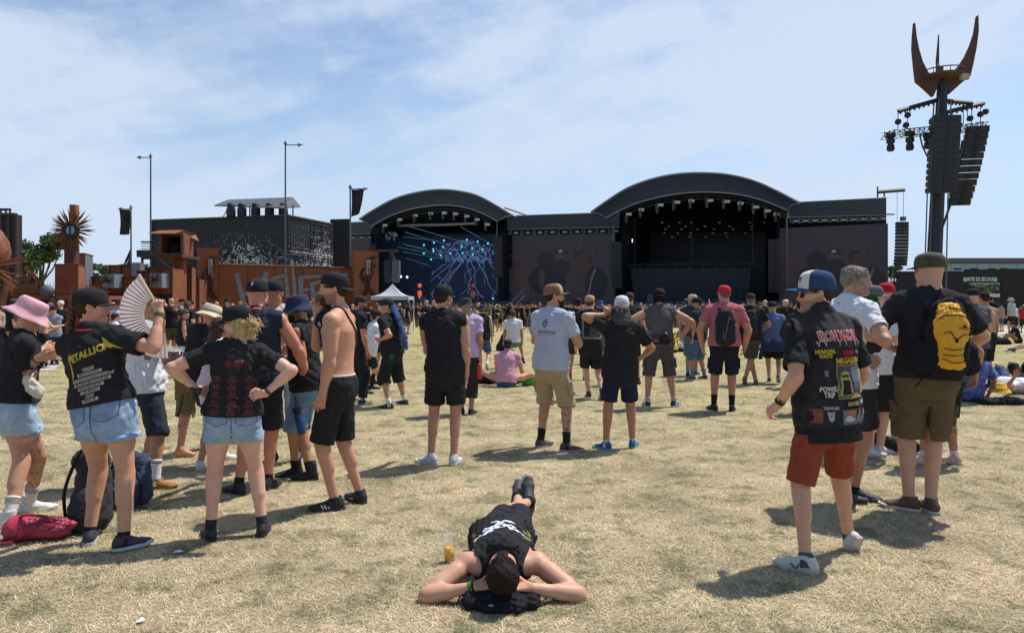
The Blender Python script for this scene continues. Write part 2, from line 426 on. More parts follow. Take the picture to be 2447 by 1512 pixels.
 pr_=[body_prof(t,H,fat,fem) for t in lv]
 def spine(t):
  k=min(max((t-.03)/.2,0),1);return pel+U*t*H,(Ru*(1-k)+Rcu*k).normalized()
 for i in range(len(lv)-1):
  a,s1=spine(lv[i]);b,s2=spine(lv[i+1]);B.append(P(a,b,pr_[i],pr_[i+1],side=(s1+s2)/2,k=.03,tag='torso'))
 if fat>.3:B.append(P(pel+U*.06*H+Fu*.045*H,pel+U*.12*H+Fu*.05*H,(.075*H*fat**.5,.05*H*fat),side=Ru,k=.05,tag='torso'))
 for sg,S in ((-1,SL),(1,SR)):
  B.append(P(NB+U*.012*H,S,.030*H,.033*H*(armfat+1)/2,k=.03,tag='torso'))
  B.append(P(sh-U*.03*H+Rcu*sg*.05*H+Fcu*.01*H,S,(.05*m,.045*m),k=.03,tag='torso'))
  B.append(P(pel-Fu*.028*H+Ru*sg*.045*H-U*.02*H,pel-Fu*.03*H+Ru*sg*.045*H+U*.0*H,(.066*lg,.062*lg),k=.035,tag='torso'))
  if fem:B.append(P(sh-U*.075*H+Fcu*.048*H+Rcu*sg*.042*H,sh-U*.078*H+Fcu*.05*H+Rcu*sg*.044*H,.05*m*(1+.2*fat),k=.03,tag='torso'))
  elif fine:B.append(P(sh-U*.055*H+Fcu*.028*H+Rcu*sg*.03*H,sh-U*.05*H+Fcu*.028*H+Rcu*sg*.06*H,(.05*m,.04*m),k=.03,tag='torso'))
 nr=(.056 if not fem else .047)*m*(1+.1*fat)
 B.append(P(NB-U*.01*H,HP(0,-.022,-.05),nr*1.08,nr*.98,k=.03,tag='neck'))
 def limb(a,b,c,r,tg,bulge):
  B.append(P(a,b,r[0],r[1],k=.02,tag=tg));B.append(P(b,c,r[1],r[3],k=.015,tag=tg))
  d=(c-b);B.append(P(b+d*.12+bulge*.2,b+d*.42+bulge,r[2],r[2]*.80,k=.03,tag=tg))
 for (S,E,Wr) in ((SL,EL,WL),(SR,ER,WR)):
  limb(S,E,Wr,(.051*af,.040*af,.041*af,.026*af),'arm',V(0,0,0))
  if fine:B.append(P(S+(E-S)*.3,S+(E-S)*.7,.045*af,.043*af,k=.03,tag='arm'))
 for (J,K,A) in ((HL,KL,AL),(HR,KR,AR)):
  back=-(Fu);d=(A-K).normalized();back=((K-J).normalized()-(A-K).normalized()*.98);back=(-Fu-d*(-Fu).dot(d)).normalized()
  limb(J,K,A,(.086*lg,.053*lg,.050*lg,.034*lg),'leg',back*.016*m)
  B.append(P(J+(K-J)*.15,J+(K-J)*.5,.084*lg,.074*lg,k=.03,tag='leg'))
 feet=[]
 for sg,A,fp,ty in ((-1,AL,footp[0],toe[0]),(1,AR,footp[1],toe[1])):
  fd=rz(yaw+ty);fr_=V(fd.y,-fd.x,0)
  if joints and 'toes' in joints:fd=Vector(joints['toes'][0 if sg<0 else 1][0]).normalized();up=Vector(joints['toes'][0 if sg<0 else 1][1]).normalized();fr_=fd.cross(up).normalized();up=fr_.cross(fd)
  else :
   q=Matrix.Rotation(R(-fp),3,fr_);fd=q@fd;up=q@Z
  feet.append((A,fd,fr_,up))
  FP=(lambda A,fd,fr_,up:(lambda x,y,z:A+(fr_*x+fd*y+up*z)*m))(A,fd,fr_,up)
  if shoes is None or shoes=='none':
   B.append(P(FP(0,-.03,-.04),FP(0,.10,-.05),(.034*m,.034*m),(.045*m,.024*m),side=fr_,k=.02,tag='foot'));B.append(P(FP(0,0,0),FP(0,.06,-.035),.036*m,.028*m,k=.03,tag='foot'))
   for i in range(5):
    x=(-.036+.018*i)*-sg;B.append(P(FP(x,.11,-.058),FP(x,.165-.010*i,-.062),.012*m,(.011 if i else .014)*m,k=.006,tag='foot'))
  else :B.append(P(FP(0,-.02,-.02),FP(0,.10,-.045),.032*m,.022*m,k=.02,tag='foot'))
 hands=[]
 for sg,E,Wr,hd in ((-1,EL,WL,handl),(1,ER,WR,handr)):
  hd=hd or {};d=(Wr-E).normalized()
  if 'dir' in hd:d=bodyv(hd['dir']).normalized()
  th=bodyv(hd['thumb']) if 'thumb' in hd else Fcu
  s=th-d*th.dot(d);s=s.normalized() if s.length>.05 else d.orthogonal().normalized();n=d.cross(s)*(-sg)
  curl=hd.get('curl',.35);hm=m*(1 if not fem else .92)
  hands.append((Wr,d,s,n,hm))
  hp2=lambda x,y,z:Wr+(s*x+d*y+n*z)*hm
  if not fine:
   B.append(P(hp2(0,.01,0),hp2(0,.13,.02*curl*2),(.036*hm,.018*hm),(.032*hm,.016*hm),side=s,k=.01,tag='hand'));B.append(P(hp2(.02,.04,0),hp2(.05,.09,.02),.012*hm,k=.01,tag='hand'));continue
  B.append(P(hp2(0,-.01,0),hp2(.002,.075,.002),(.028*hm,.022*hm),(.043*hm,.0155*hm),side=s,k=.012,tag='hand'))
  B.append(P(hp2(.02,.015,.006),hp2(.034,.045,.012),.017*hm,.015*hm,k=.012,tag='hand'))
  for i,(x,ln) in enumerate(((.034,.070),(.0115,.078),(-.0115,.073),(-.033,.058))):
   p0=hp2(x,.080-abs(x-.01)*.25,0);a=R(62*curl+4*(i-1));spr=(x*1.2)*(1-curl)
   r0=.0092*hm
   for ph,fr2 in ((0,.45),(1,.31),(2,.24)):
    if ph:a+=R((85,60)[ph-1]*curl)
    p1=p0+(d*math.cos(a)+n*math.sin(a)+s*spr).normalized()*ln*fr2*hm*1.05
    B.append(P(p0,p1,r0,r0*.93,k=.004,tag='hand'));p0=p1;r0*=.93
  t1=hp2(.040,.048,.012);c2=hd.get('tcurl',curl)
  td=(d*(.75)+s*(.75-.6*c2)+n*(.15+.7*c2)).normalized();t2=t1+td*.036*hm
  td=(d*(.95)+s*(.25-.8*c2)+n*(.15+.6*c2)).normalized();t3=t2+td*.030*hm
  B.append(P(t1,t2,.0125*hm,.0105*hm,k=.006,tag='hand'));B.append(P(t2,t3,.0105*hm,.009*hm,k=.004,tag='hand'))
 hk=.02*hs
 def HPr(a,b,ra,rb=None,side=None,k=.02,op='add'):
  sc=lambda r:tuple(x*hs for x in r) if isinstance(r,(tuple,list)) else r*hs
  return P(HP(*a),HP(*b),sc(ra),None if rb is None else sc(rb),side=side,k=k*hs,op=op,tag='head')
 fx=1+.08*fat
 B+=[HPr((0,-.030,.038),(0,.022,.034),(.076,.080),(.070,.072),side=Rh),HPr((0,.035,.01),(0,.048,-.072),(.060*fx,.052),(.036*fx,.034),side=Rh,k=.03)]
 if fine or vox<.02:
  B+=[HPr((0,-.02,-.02),(0,.01,-.05),(.062,.06),(.052*fx,.05),side=Rh,k=.03)]
  for sg in (-1,1):
   B+=[HPr((sg*.050*fx,0,-.055),(sg*.012,.062,-.092),.020*fx,.020,k=.03),HPr((sg*.040,.056,-.020),(sg*.044,.045,-.026),.024*fx,k=.025),HPr((sg*.010,.079,.026),(sg*.040,.066,.026),.012,.012,k=.018),HPr((sg*.031,.093,.006),(sg*.033,.090,.004),.013,k=.012,op='sub'),HPr((sg*.031,.068,.005),(sg*.031,.070,.005),.0135,k=.008),HPr((sg*.073,-.008,.012),(sg*.082,-.022,.014),(.007,.022),side=Rh,k=.006),HPr((sg*.073,-.006,-.018),(sg*.077,-.014,-.012),(.006,.014),side=Rh,k=.006)]
  B+=[HPr((0,.078,.020),(0,.102,-.018),.0085,.0110,k=.014),HPr((-.010,.090,-.024),(.010,.090,-.024),.0095,k=.010),HPr((0,.098,-.020),(0,.104,-.022),.0105,.0085,k=.008),HPr((-.018,.078,-.047),(.018,.078,-.047),.0085,k=.008),HPr((0,.086,-.045),(0,.086,-.045),(.014,.007),side=Rh,k=.008),HPr((-.014,.078,-.058),(.014,.078,-.058),.0088,k=.007),HPr((0,.074,-.085),(0,.072,-.088),.017,k=.02)]
 if joints and joints.get('neck'):pass
 v,qd=surf(B,vox)
 sc_=np.array(SKIN[skin]) if tone is None else np.array(tone)*(1.10,.98,.86);col=np.tile(sc_,(len(v),1))
 rel=v-A3(hc);hx=rel@A3(Rh)/hs;hy=rel@A3(Fh)/hs;hz_=rel@A3(Uh)/hs
 inh=(np.abs(hx)<.1)&(hy>-.12)&(hy<.13)&(hz_>-.125)&(hz_<.13)
 def blend(mask,c):
  mk=np.clip(mask,0,1)[:,None];col[:]=col*(1-mk)+np.array(c)*mk
 g=lambda a,s:np.exp(-(a/s)**2)
 blend(inh*(hy>.06)*g(hx,.024)*g(hz_+.052,.012)*.8,(sc_[0]*.85,sc_[1]*.52,sc_[2]*.55))
 blend(inh*(g(np.abs(hx)-.055,.03)*g(hz_+.02,.03)*(hy>.03)+.8*g(hy-.105,.02)*g(hx,.03)+.5*(np.abs(hx)>.068)*(hy<.02))*.30,(sc_[0]*1.05,sc_[1]*.72,sc_[2]*.66))
 hcol=(hair or {}).get('col',(.05,.03,.02)) if isinstance(hair,dict) else (.05,.03,.02)
 blend(inh*(hy>.055)*g(np.abs(hx)-.03,.017)*g(hz_-.030,.0065)*.85,hcol)
 if stubble:blend(inh*(hy>-.03)*(1/(1+np.exp((hz_+.03-.35*np.clip(.05-hy,0,1))*220)))*(hz_>-.115)*stubble,tuple(x*.8+.02 for x in hcol))
 if isinstance(hair,dict) and hair.get('kind')=='buzz':
  blend(inh*(1/(1+np.exp(-(hz_-.025+1.2*(hy-.02)*(hy>.02)+.75*np.minimum(hy+.02,0))*160)))*.75,hcol)
 if tone is None or True:
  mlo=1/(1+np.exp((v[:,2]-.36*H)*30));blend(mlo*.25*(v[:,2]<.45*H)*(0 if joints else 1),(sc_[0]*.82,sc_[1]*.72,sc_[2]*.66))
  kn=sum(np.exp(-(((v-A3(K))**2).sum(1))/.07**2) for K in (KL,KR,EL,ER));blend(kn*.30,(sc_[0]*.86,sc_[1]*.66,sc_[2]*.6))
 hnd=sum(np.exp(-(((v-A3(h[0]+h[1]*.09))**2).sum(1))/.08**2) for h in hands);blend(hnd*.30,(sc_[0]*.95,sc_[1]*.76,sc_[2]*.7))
 J=dict(SL=SL,SR=SR,EL=EL,ER=ER,WL=WL,WR=WR,HL=HL,HR=HR,KL=KL,KR=KR,AL=AL,AR=AR,hc=hc,Fh=Fh,Rh=Rh,Uh=Uh,HP=HP,hs=hs,U=U,F=Fu,Rr=Ru,Fc=Fcu,Rc=Rcu,pel=pel,sh=sh,NB=NB,O=O,H=H,m=m,feet=feet,hands=hands,vox=vox,seed=seed,yaw=yaw,fat=fat,fem=fem)
 if tone is None and legcol:pass
 for tt in (tone_spots.get(seed,[]) if seed in tone_spots else []):
  a,b=J[tt[0]],J[tt[1]];d=A3(b-a);L2=d@d;r_=v-A3(a);h=(r_@d)/L2;dist=np.sqrt(((r_-h[:,None]*d)**2).sum(1))
  nz=np.sin(v[:,0]*83+3*np.sin(v[:,2]*47+2))*np.sin(v[:,1]*97+2*np.sin(v[:,2]*31))+np.sin(v[:,2]*71+4*np.sin(v[:,0]*53+v[:,1]*41))
  blend((h>tt[2])*(h<tt[3])*(dist<.075)*(nz>tt[5])*tt[4]*(np.ones(len(v)) if len(tt)<7 else ((r_@A3(J[tt[6]]))>tt[7])),(.06,.06,.07))
 body=np_mesh('person',v,qd,skin_mat(),col=col);body.location=O
 tag(body,label,cat,group);body['_d']=0;del body['_d']
 J['body']=body;J['af']=armfat;J['hashat']=bool(hat)
 fine_f=folds(seed*7+1,.0055,.14,.3) if fine else None;fine_b=folds(seed*7+2,.0042,.17,.5) if fine else None
 if shirt:shirt_obj(J,shirt,B,fine_f)
 if bottom and shirt:bottom=dict(bottom);bottom.setdefault('under',shirt.get('hem',-.035)+.03)
 if bottom:bottom_obj(J,bottom,B,fine_b)
 if socks:socks_obj(J,socks)
 if shoes and shoes!='none':shoes_obj(J,shoes)
 if hair:hair_obj(J,hair)
 if beard:beard_obj(J,beard)
 if hat:hat_obj(J,hat)
 if glasses:glasses_obj(J,glasses)
 if eyes:eyes_obj(J)
 return J
tone_spots={}
def child(name,J,v,q,m):return np_mesh(name,v,q,m,parent=J['body'])
def shirt_obj(J,s,B,fo):
 H,m,U,Rc,Fc,pel,sh=J['H'],J['m'],J['U'],J['Rc'],J['Fc'],J['pel'],J['sh']
 loose=s.get('loose',.5);e=.010+.004*loose;hem=s.get('hem',-.035);wall=max(.011,1.7*J['vox'])
 lv=[hem-.03,hem+.02,.05,.10,.15,.20,.24,.272]
 pts=[]
 wc,dc=body_prof(.235,H,J['fat'],J['fem'])
 whp,dhp=body_prof(-.02,H,J['fat'],J['fem'])
 for t in lv:
  w_,d_=body_prof(max(t,-.02),H,J['fat'],J['fem']);k=min(max((.235-t)/(.235-hem),0),1)
  wl=wc*(1-k)+(whp+s.get('flare',.012))*k;dl=dc*(1-k)+(dhp+s.get('flare',.012)+.012)*k
  w_+=e;d_+=e+.006
  if t<.23:w_=w_+(max(wl,w_)-w_)*loose;d_=d_+(max(dl,d_)-d_)*loose
  if t<.075:w_+=.012;d_+=.014
  pts.append((w_,d_))
 S=[]
 for i in range(len(lv)-1):
  k=min(max((lv[i]-.03)/.2,0),1);sd_=(J['Rr']*(1-k)+Rc*k)
  S.append(P(pel+U*lv[i]*H-J['F']*.003*H,pel+U*lv[i+1]*H,pts[i],pts[i+1],side=sd_,k=.03))
 S+=[infl(p,e+(.014 if ((p['a']-A3(pel))@A3(U))<.08*H else 0),.03) for p in B if p['tag']=='torso' and ((p['a']-A3(pel))@A3(U))>(hem-.04)*H]
 sl=s.get('sleeve',.55)
 for sg,Sj,E,Wr in ((-1,J['SL'],J['EL'],J['WL']),(1,J['SR'],J['ER'],J['WR'])):
  d=(E-Sj).normalized();ln=(E-Sj).length
  if sl>0:
   ls=s.get('sl_loose',.014+.012*loose)
   if sl<=1.0:
    end=Sj+d*ln*sl
    S.append(P(Sj-Rc*sg*.01,Sj+d*ln*(sl+.15),.060*m*J['af']+.003,.047*m*J['af']+ls+.002,k=.035,cuts=[(A3(end),A3(d))]))
    if J['vox']<.0088:S.append(P(end-d*.03,end+d*.06,(.044*m*J['af']+ls*.5),(.044*m*J['af']+ls*.7),k=0,op='sub'))
   else :
    d2=(Wr-E).normalized();end=E+(Wr-E)*(sl-1)
    S.append(P(Sj-Rc*sg*.01,E,.058*m,.045*m+ls*.7,k=.035));S.append(P(E,end+d2*.03,.045*m+ls*.7,.030*m+ls,k=.03,cuts=[(A3(end),A3(d2))]))
  elif s.get('tank'):
   tr=s['tank'] if s['tank'] is not True else .062;c=Sj+Rc*sg*(.03-(tr-.062)*.2);S.append(P(c-U*.07+Rc*sg*.01,c+U*.12-Rc*sg*.005,tr*m,k=.01,op='sub'))
  else :
   S.append(P(Sj,Sj+d*.04+Rc*sg*.01,.060*m,.058*m,k=.03));
   c=A3(Sj+Rc*sg*(.030)*m);
   S.append(P(Sj+Rc*sg*(.16)*m-U*.20,Sj+Rc*sg*.16*m+U*.2,.125*m,k=.0,op='sub'))
 NB=J['NB'];nr=s.get('neck',.058)*m
 S.append(P(NB+U*.005+Fc*.012,J['hc'],nr,nr,k=.004,op='sub'))
 if s.get('vneck'):S.append(P(NB+Fc*.05,NB+Fc*.10-U*s['vneck'],.05,.02,k=.004,op='sub'))
 if s.get('low'):S.append(P(NB+Fc*s['low'][0]-U*s['low'][1],NB+U*.1,.075*m,k=.01,op='sub'))
 cp=A3(pel+U*hem*H);cn=-A3(U)
 S.append(P(pel+U*(hem-.05)*H,pel+U*(hem+.015)*H,(pts[0][0]-wall,pts[0][1]-wall),side=J['Rr'],k=0,op='sub')) if s.get('recess',True) and J['vox']<.012 else None
 v,q=surf(S,J['vox']*1.05,disp=fo,cuts=[(cp,cn)])
 o=child(s.get('name','t_shirt'),J,v,q,s.get('mat') or cloth(s.get('col',BLACK)))
 if 'label' in s:o['label']=s['label']
 J['shirt']=o;return o
def bottom_obj(J,s,B,fo):
 H,m,U,Rr,F,pel=J['H'],J['m'],J['U'],J['Rr'],J['F'],J['pel']
 wt=s.get('waist',.055);wt=min(wt,s.get('under',9));wall=max(.013,2.0*J['vox']);loose=s.get('loose',.5);e=.008+.006*loose;S=[]
 w0,d0=body_prof(-.02,H,J['fat'],J['fem']);w1,d1=body_prof(wt,H,J['fat'],J['fem'])
 S.append(P(pel-U*.03*H,pel+U*.02*H,(w0+e,d0+e),side=Rr,k=.03));S.append(P(pel+U*.02*H,pel+U*(wt+.03)*H,(w0+e,d0+e),(w1+e,d1+e),side=Rr,k=.03))
 S+=[infl(p,e,.03) for p in B if p['tag']=='torso' and ((p['b']-A3(pel))@A3(U))<.05*H]
 ln=s.get('len',.8)
 fl=s.get('flare',.014+.02*loose)
 if s.get('skirt'):
  kn=(J['KL']+J['KR'])/2;hm=(J['HL']+J['HR'])/2;d=(kn-hm);end=hm+d*ln
  hwid=(J['KL']-J['KR']).length*ln*.5+.09*m
  S.append(P(pel-U*.02*H,end+d.normalized()*.05,(w0+e,d0+e),(max(hwid,w0*.98)+fl,d0*.95+fl),side=Rr,k=.03,cuts=[(A3(end),A3(d.normalized()))]))
 else :
  for J0,K,A in ((J['HL'],J['KL'],J['AL']),(J['HR'],J['KR'],J['AR'])):
   d=(K-J0).normalized();L=(K-J0).length
   def rr(t):return np.interp(t,[0,.15,.5,1,1.4,2],[.086,.088,.080,.058,.056,.038])*m*(1 if not J['fem'] else 1.04)*s.get('lf',1.0)
   if ln<=1.0:
    end=J0+d*L*ln;S.append(P(J0,end+d*.05,rr(0)+e,rr(ln)+e+fl,k=.025,cuts=[(A3(end),A3(d))]))
    if J['vox']<.013:S.append(P(end-d*.02,end+d*.08,rr(ln)+e+fl-wall,k=0,op='sub'))
   else :
    d2=(A-K).normalized();end=K+(A-K)*(ln-1)
    S.append(P(J0,K,rr(0)+e,rr(1)+e+fl*.8,k=.025));S.append(P(K,end+d2*.05,rr(1)+e+fl*.8,rr(ln)+e+fl,k=.02,cuts=[(A3(end),A3(d2))]))
    if J['vox']<.013:S.append(P(end-d2*.02,end+d2*.08,rr(ln)+e+fl-wall,k=0,op='sub'))
   if s.get('cuff'):
    S.append(P(end-d*.035,end-d*.006,rr(ln)+e+fl+.007,k=.003,cuts=[(A3(end),A3(d)),(A3(end-d*.03),-A3(d))]))
   if s.get('cargo'):
    o_=(Rr*(-1 if J0 is J['HL'] else 1));c=J0+d*L*.62+o_*(rr(.62)+e+fl*.6)
    S.append(P(c-d*.055-F*.0,c+d*.055,(.055,.018),side=F,k=.004))
    S.append(P(c-d*.075+o_*.004,c-d*.055+o_*.004,(.06,.020),side=F,k=.002))
 gc=[]
 if not s.get('skirt') and not s.get('sit') and J['vox']<.013:c_=(J['HL']+J['HR'])/2;S.append(P(c_-V(0,0,(.105 if ln>.6 else .07)*H),c_-V(0,0,.30*H),(.20,.003),(.22,.018),side=F,k=.012,op='sub'))
 if not s.get('skirt') and ln<=.6 and not s.get('sit'):
  em=(J['HL']+(J['KL']-J['HL'])*ln+J['HR']+(J['KR']-J['HR'])*ln)/2;gc=[(A3(em),(0,0,-1.0))]
 v,q=surf(S,J['vox']*1.1,disp=fo,cuts=[(A3(pel+U*wt*H),A3(U))]+gc)
 o=child(s.get('name','shorts'),J,v,q,s.get('mat') or cloth(s.get('col',BLACK)))
 if 'label' in s:o['label']=s['label']
 J['bottom']=o
 if s.get('band'):
  bm_=MB();
 return o
def socks_obj(J,s):
 m=J['m'];ht=s.get('h',.12)*m
 for K,A in ((J['KL'],J['AL']),(J['KR'],J['AR'])):
  d=(K-A).normalized();n=14;mb=MB();back=-J['F']
  def rr(z):
   t=z/(K-A).length;return (np.interp(t,[0,.15,.4,.6,.8,1],[.036,.037,.047,.058,.057,.056])*m)+.004
  prof=[(-.05*m,.040*m)]+[(z,rr(z)) for z in np.linspace(0,ht,6)]+[(ht+.001,rr(ht)-.006)]
  u=d.orthogonal().normalized();w_=d.cross(u);vs=[];fs=[]
  for z,r in prof:
   off=back*.012*m*math.exp(-((z/(K-A).length-.62)/.25)**2)
   for i in range(n):a=2*math.pi*i/n;vs.append(A+d*z+off+(u*math.cos(a)+w_*math.sin(a))*r)
  for i in range(len(prof)-1):
   for k in range(n):fs.append((i*n+k,i*n+(k+1)%n,(i+1)*n+(k+1)%n,(i+1)*n+k))
  sk=new_mesh('sock',vs,fs,cloth(s.get('col',(.02,.02,.02)),'sock'),J['body'],True)
  if s.get('stripes'):
   mb=MB()
   for q_ in range(s.get('ns',2)):
    z=ht-.015-.016*q_;off=back*.012*m*math.exp(-((z/(K-A).length-.62)/.25)**2)
    pts=[A+d*z+off+(u*math.cos(a)+w_*math.sin(a))*(rr(z)+.0005) for a in np.linspace(0,2*math.pi,15)]
    mb.tube(pts,.0035,5)
   mb.build('stripe',cloth(s['stripes'],'sock'),sk)
def shoes_obj(J,s):
 m=J['m']*s.get('size',1.0);vox=max(.005,J['vox']*.9)
 for i,(A,fd,fr_,up) in enumerate(J['feet']):
  FP=lambda x,y,z:A+(fr_*x+fd*y+up*z)*m
  z0=-.075
  side=-1 if i==0 else 1
  S=[P(FP(0,-.038,-.035),FP(0,.03,-.035),(.036*m,.036*m),(.038*m,.036*m),side=fr_,k=.02),P(FP(0,.03,-.035),FP(-side*.004,.115,-.048),(.038*m,.036*m),(.044*m,.026*m),side=fr_,k=.02),P(FP(-side*.004,.115,-.048),FP(-side*.012,.165,-.052),(.044*m,.026*m),(.034*m,.021*m),side=fr_,k=.02),P(FP(0,-.02,-.02),FP(0,-.005,s.get('ankle',.012)),(.037*m,.047*m),(.040*m,.048*m),side=fr_,k=.02),P(FP(0,.02,.002),FP(0,.09,-.028),(.022*m,.014*m),side=fr_,k=.01)]
  S.append(P(FP(0,-.008,s.get('ankle',.012)+.004),FP(0,-.008,.10),(.033*m,.040*m),side=fr_,k=0,op='sub'))
  cut=A3(FP(0,0,z0+.016));v,q=surf(S,vox,cuts=[(A3(FP(0,0,s.get('ankle',.012)+.022)),A3(up)),(cut,-A3(up))])
  sm=s.get('mat') or mat('shoe_%02x%02x%02x'%tuple(int(c*255) for c in s['col']),s['col'],rough=.6,spec=.4,bump=.15,bscale=90,vary=.12,vscale=20)
  sh=child('shoe',J,v,q,sm)
  out=[(-.034,-.045),(-.037,.0),(-.036,.05),(-.044,.11),(-.040,.15),(-.022,.180),(.0,.188),(.022,.180),(.040,.15),(.046,.11),(.040,.05),(.038,.0),(.034,-.045),(.020,-.068),(.0,-.074),(-.020,-.068)]
  mb=MB();n=len(out);vs=[]
  th=s.get('sole_h',.024)
  for z,g_ in ((z0,.96),(z0+.006,1.04),(z0+th,1.06),(z0+th+.001,.95)):
   for (x,y) in out:vs.append(FP(x*g_*-side*-1 if False else x*g_,(y-.05)*g_+.05,z+(.010*max(y-.11,0)/.07)))
  fs=[tuple(range(n-1,-1,-1)),tuple(range(3*n,4*n))]
  for r_ in range(3):fs+=[(r_*n+k,r_*n+(k+1)%n,(r_+1)*n+(k+1)%n,(r_+1)*n+k) for k in range(n)]
  mb.add(vs,fs);so=mb.build('sole',mat('sole_%02x%02x%02x'%tuple(int(c*255) for c in s.get('sole',(.6,.6,.58))),s.get('sole',(.6,.6,.58)),rough=.7,vary=.15,vscale=30),sh,smooth=False)
  if J['vox']<.0125:
   mb=MB();
   for k in range(5):
    y=.035+.016*k;z=.010-.0095*k-.004
    mb.tube([FP(-.022,y+.004,z-.010),FP(0,y,z+.0075),FP(.022,y+.004,z-.010)],.0024*m,5)
   mb.build('laces',cloth(s.get('lace',s['col'] if 'col' in s else (.02,.02,.02)),'lace'),sh)
   if s.get('stripes'):
    mb=MB()
    for k in range(3):
     for sd2 in (-1,1):
      y=.030+.022*k;mb.add([FP(sd2*x,yy,z) for (x,yy,z) in ((.047,y,-.052),(.047,y+.010,-.052),(.036,y+.026,-.024),(.036,y+.016,-.024))],[(0,1,2,3)])
    mb.build('stripe',mat('stripe_white',(.7,.7,.68)),sh)
# ===== heads, hats, hair, prints
def head_surf(J,prims,cuts=(),vox=None,disp=None):
 0
 hs,HP,Rh=J['hs'],J['HP'],J['Rh'];S=[]
 for p in prims:
  a,b,ra=p[0],p[1],p[2];rb=p[3] if len(p)>3 else None;k=p[4] if len(p)>4 else .01;op=p[5] if len(p)>5 else 'add'
  sc=lambda r:tuple(x*hs for x in r) if isinstance(r,(tuple,list)) else r*hs
  S.append(P(HP(*a),HP(*b),sc(ra),None if rb is None else sc(rb),side=Rh,k=k,op=op))
 cc=[(A3(HP(*c)),A3(J['Rh']*n[0]+J['Fh']*n[1]+J['Uh']*n[2])) for c,n in cuts]
 return surf(S,vox or max(.0055,J['vox']*.85),disp=disp,cuts=cc)
def hair_mat(col):return mat('hair_%02x%02x%02x'%tuple(int(c*255) for c in col),col,rough=.7,spec=.15,bump=.5,bscale=60,vary=.45,vscale=55,stretch=(1,1,.25))
SK=[((0,-.030,.038),(0,.022,.034),(.076,.080),(.070,.072))]
def hair_obj(J,h):
 k=h.get('kind','short');col=h.get('col',(.04,.025,.018));
 if k=='buzz':return
 e=h.get('e',.006 if J['hashat'] else .010);pr=[((0,-.030,.038),(0,.022,.036),(.076+e,.080+e),(.070+e,.070+e),.01)]
 pr.append(((0,-.035,.0),(0,-.03,-.045),(.074+e*.6,.070+e*.6),(.055,.052),.02))
 cuts=[]
 pr.append(((0,.115,-.03),(0,.135,.05),(.085,.055),(.075,.050),.01,'sub'))
 pr.append(((-.12,.035,-.055),(.12,.035,-.055),(.085,.072),None,.01,'sub')) if k in ('short','nape') else None
 for sg in (-1,1):pr.append(((sg*.085,-.008,.0),(sg*.085,-.014,.0),.026,None,.004,'sub')) if k in ('short','nape','pony') else None
 if k=='curly':
  pr=[((0,-.035,.04),(0,.0,.03),(.094,.095),None,.01),((0,-.05,-.03),(0,-.045,-.055),(.095,.05),(.085,.045),.02),((0,.12,-.03),(0,.14,.05),(.085,.075),None,.01,'sub')]
 if J['hashat'] and k!='curly':cuts.append(((0,0,.040),(0,0,1)))
 if k in ('long','bob'):
  ln=h.get('len',.2);pr+=[((-.06,-.03,-.02),(-.065,-.04,-ln),.035,.03,.03),((.06,-.03,-.02),(.065,-.04,-ln),.035,.03,.03),((0,-.06,-.02),(0,-.07,-ln-.02),(.07,.035),(.07,.025),.03)]
 low=h.get('low',-.075 if k in ('short','pony') else -.30);cuts.append(((0,0,low),(0,.25,-1)))
 r=np.random.default_rng(J['seed']+5)
 if k=='bob':
  pr+=[((0,-.085,-.0),(0,-.115,-.015),.035,.03,.02)]
 amp=h.get('amp',.0018)
 def dsp(x,y,z):return amp*(np.sin(x*210+3*np.sin(z*45))*np.sin(y*190+2*np.sin(z*60))+.6*np.sin(z*150+x*120))
 v,q=head_surf(J,[p for p in pr if p],cuts,disp=dsp)
 o=child('hair',J,v,q,hair_mat(col));HP=J['HP']
 nst=h.get('strands',0)
 if nst:
  mb=MB()
  for i in range(nst):
   a=r.uniform(-2.0,2.0) if k!='short' else r.uniform(-3,3);z=r.uniform(-.02,.10) if k!='bob' else r.uniform(-.11,-.03)
   rad=.082;p0=V(math.sin(a)*rad,-math.cos(a)*rad*1.05-.01,z);ln=h.get('slen',.06)*r.uniform(.5,1.3)
   if k=='bob' and i%2==0:p0=V(r.normal()*.025,-.12+r.normal()*.02,-.005+r.normal()*.025);ln=.06
   d=V(p0.x*4+r.normal()*.3,p0.y*4+r.normal()*.3,r.normal()*.5+h.get('drop',-.6)).normalized();pts=[p0]
   for q_ in range(4):d=(d+V(r.normal()*.35,r.normal()*.35,-.25+r.normal()*.35)).normalized();pts.append(pts[-1]+d*ln/4)
   mb.tube([HP(*p) for p in pts],.004,5,rs=[.0035,.004,.0035,.003,.001])
  mb.build('locks',hair_mat(tuple(min(c*1.25,1) for c in col)),o,smooth=True)
 if h.get('braid'):
  mb=MB();
  for st in range(3):
   pts=[];rs=[]
   for i in range(46):
    t=i/45;ph=t*20+st*2.094;s_=1-.5*t
    pts.append(HP(math.sin(ph)*.020*s_,-.105-.022*math.sin(t*2.2)-math.sin(2*ph)*.010*s_,.075-.33*t));rs.append(.0175*s_*J['hs'])
   mb.tube(pts,.01,7,rs=rs)
  mb.tube([HP(0,-.118,-.255),HP(.004,-.115,-.29),HP(.012,-.10,-.345)],.01,7,rs=[.011,.014,.003]);mb.tube([HP(0,-.118,-.255),HP(-.01,-.112,-.30),HP(-.006,-.10,-.335)],.01,7,rs=[.010,.010,.002])
  mb.build('braid',hair_mat(h.get('bcol',(.16,.075,.035))),o,smooth=True)
  mb=MB();mb.tube([HP(0,-.09,.07),HP(0,-.112,.072)],.022,9);mb.build('hair_tie',cloth(BLACK),o)
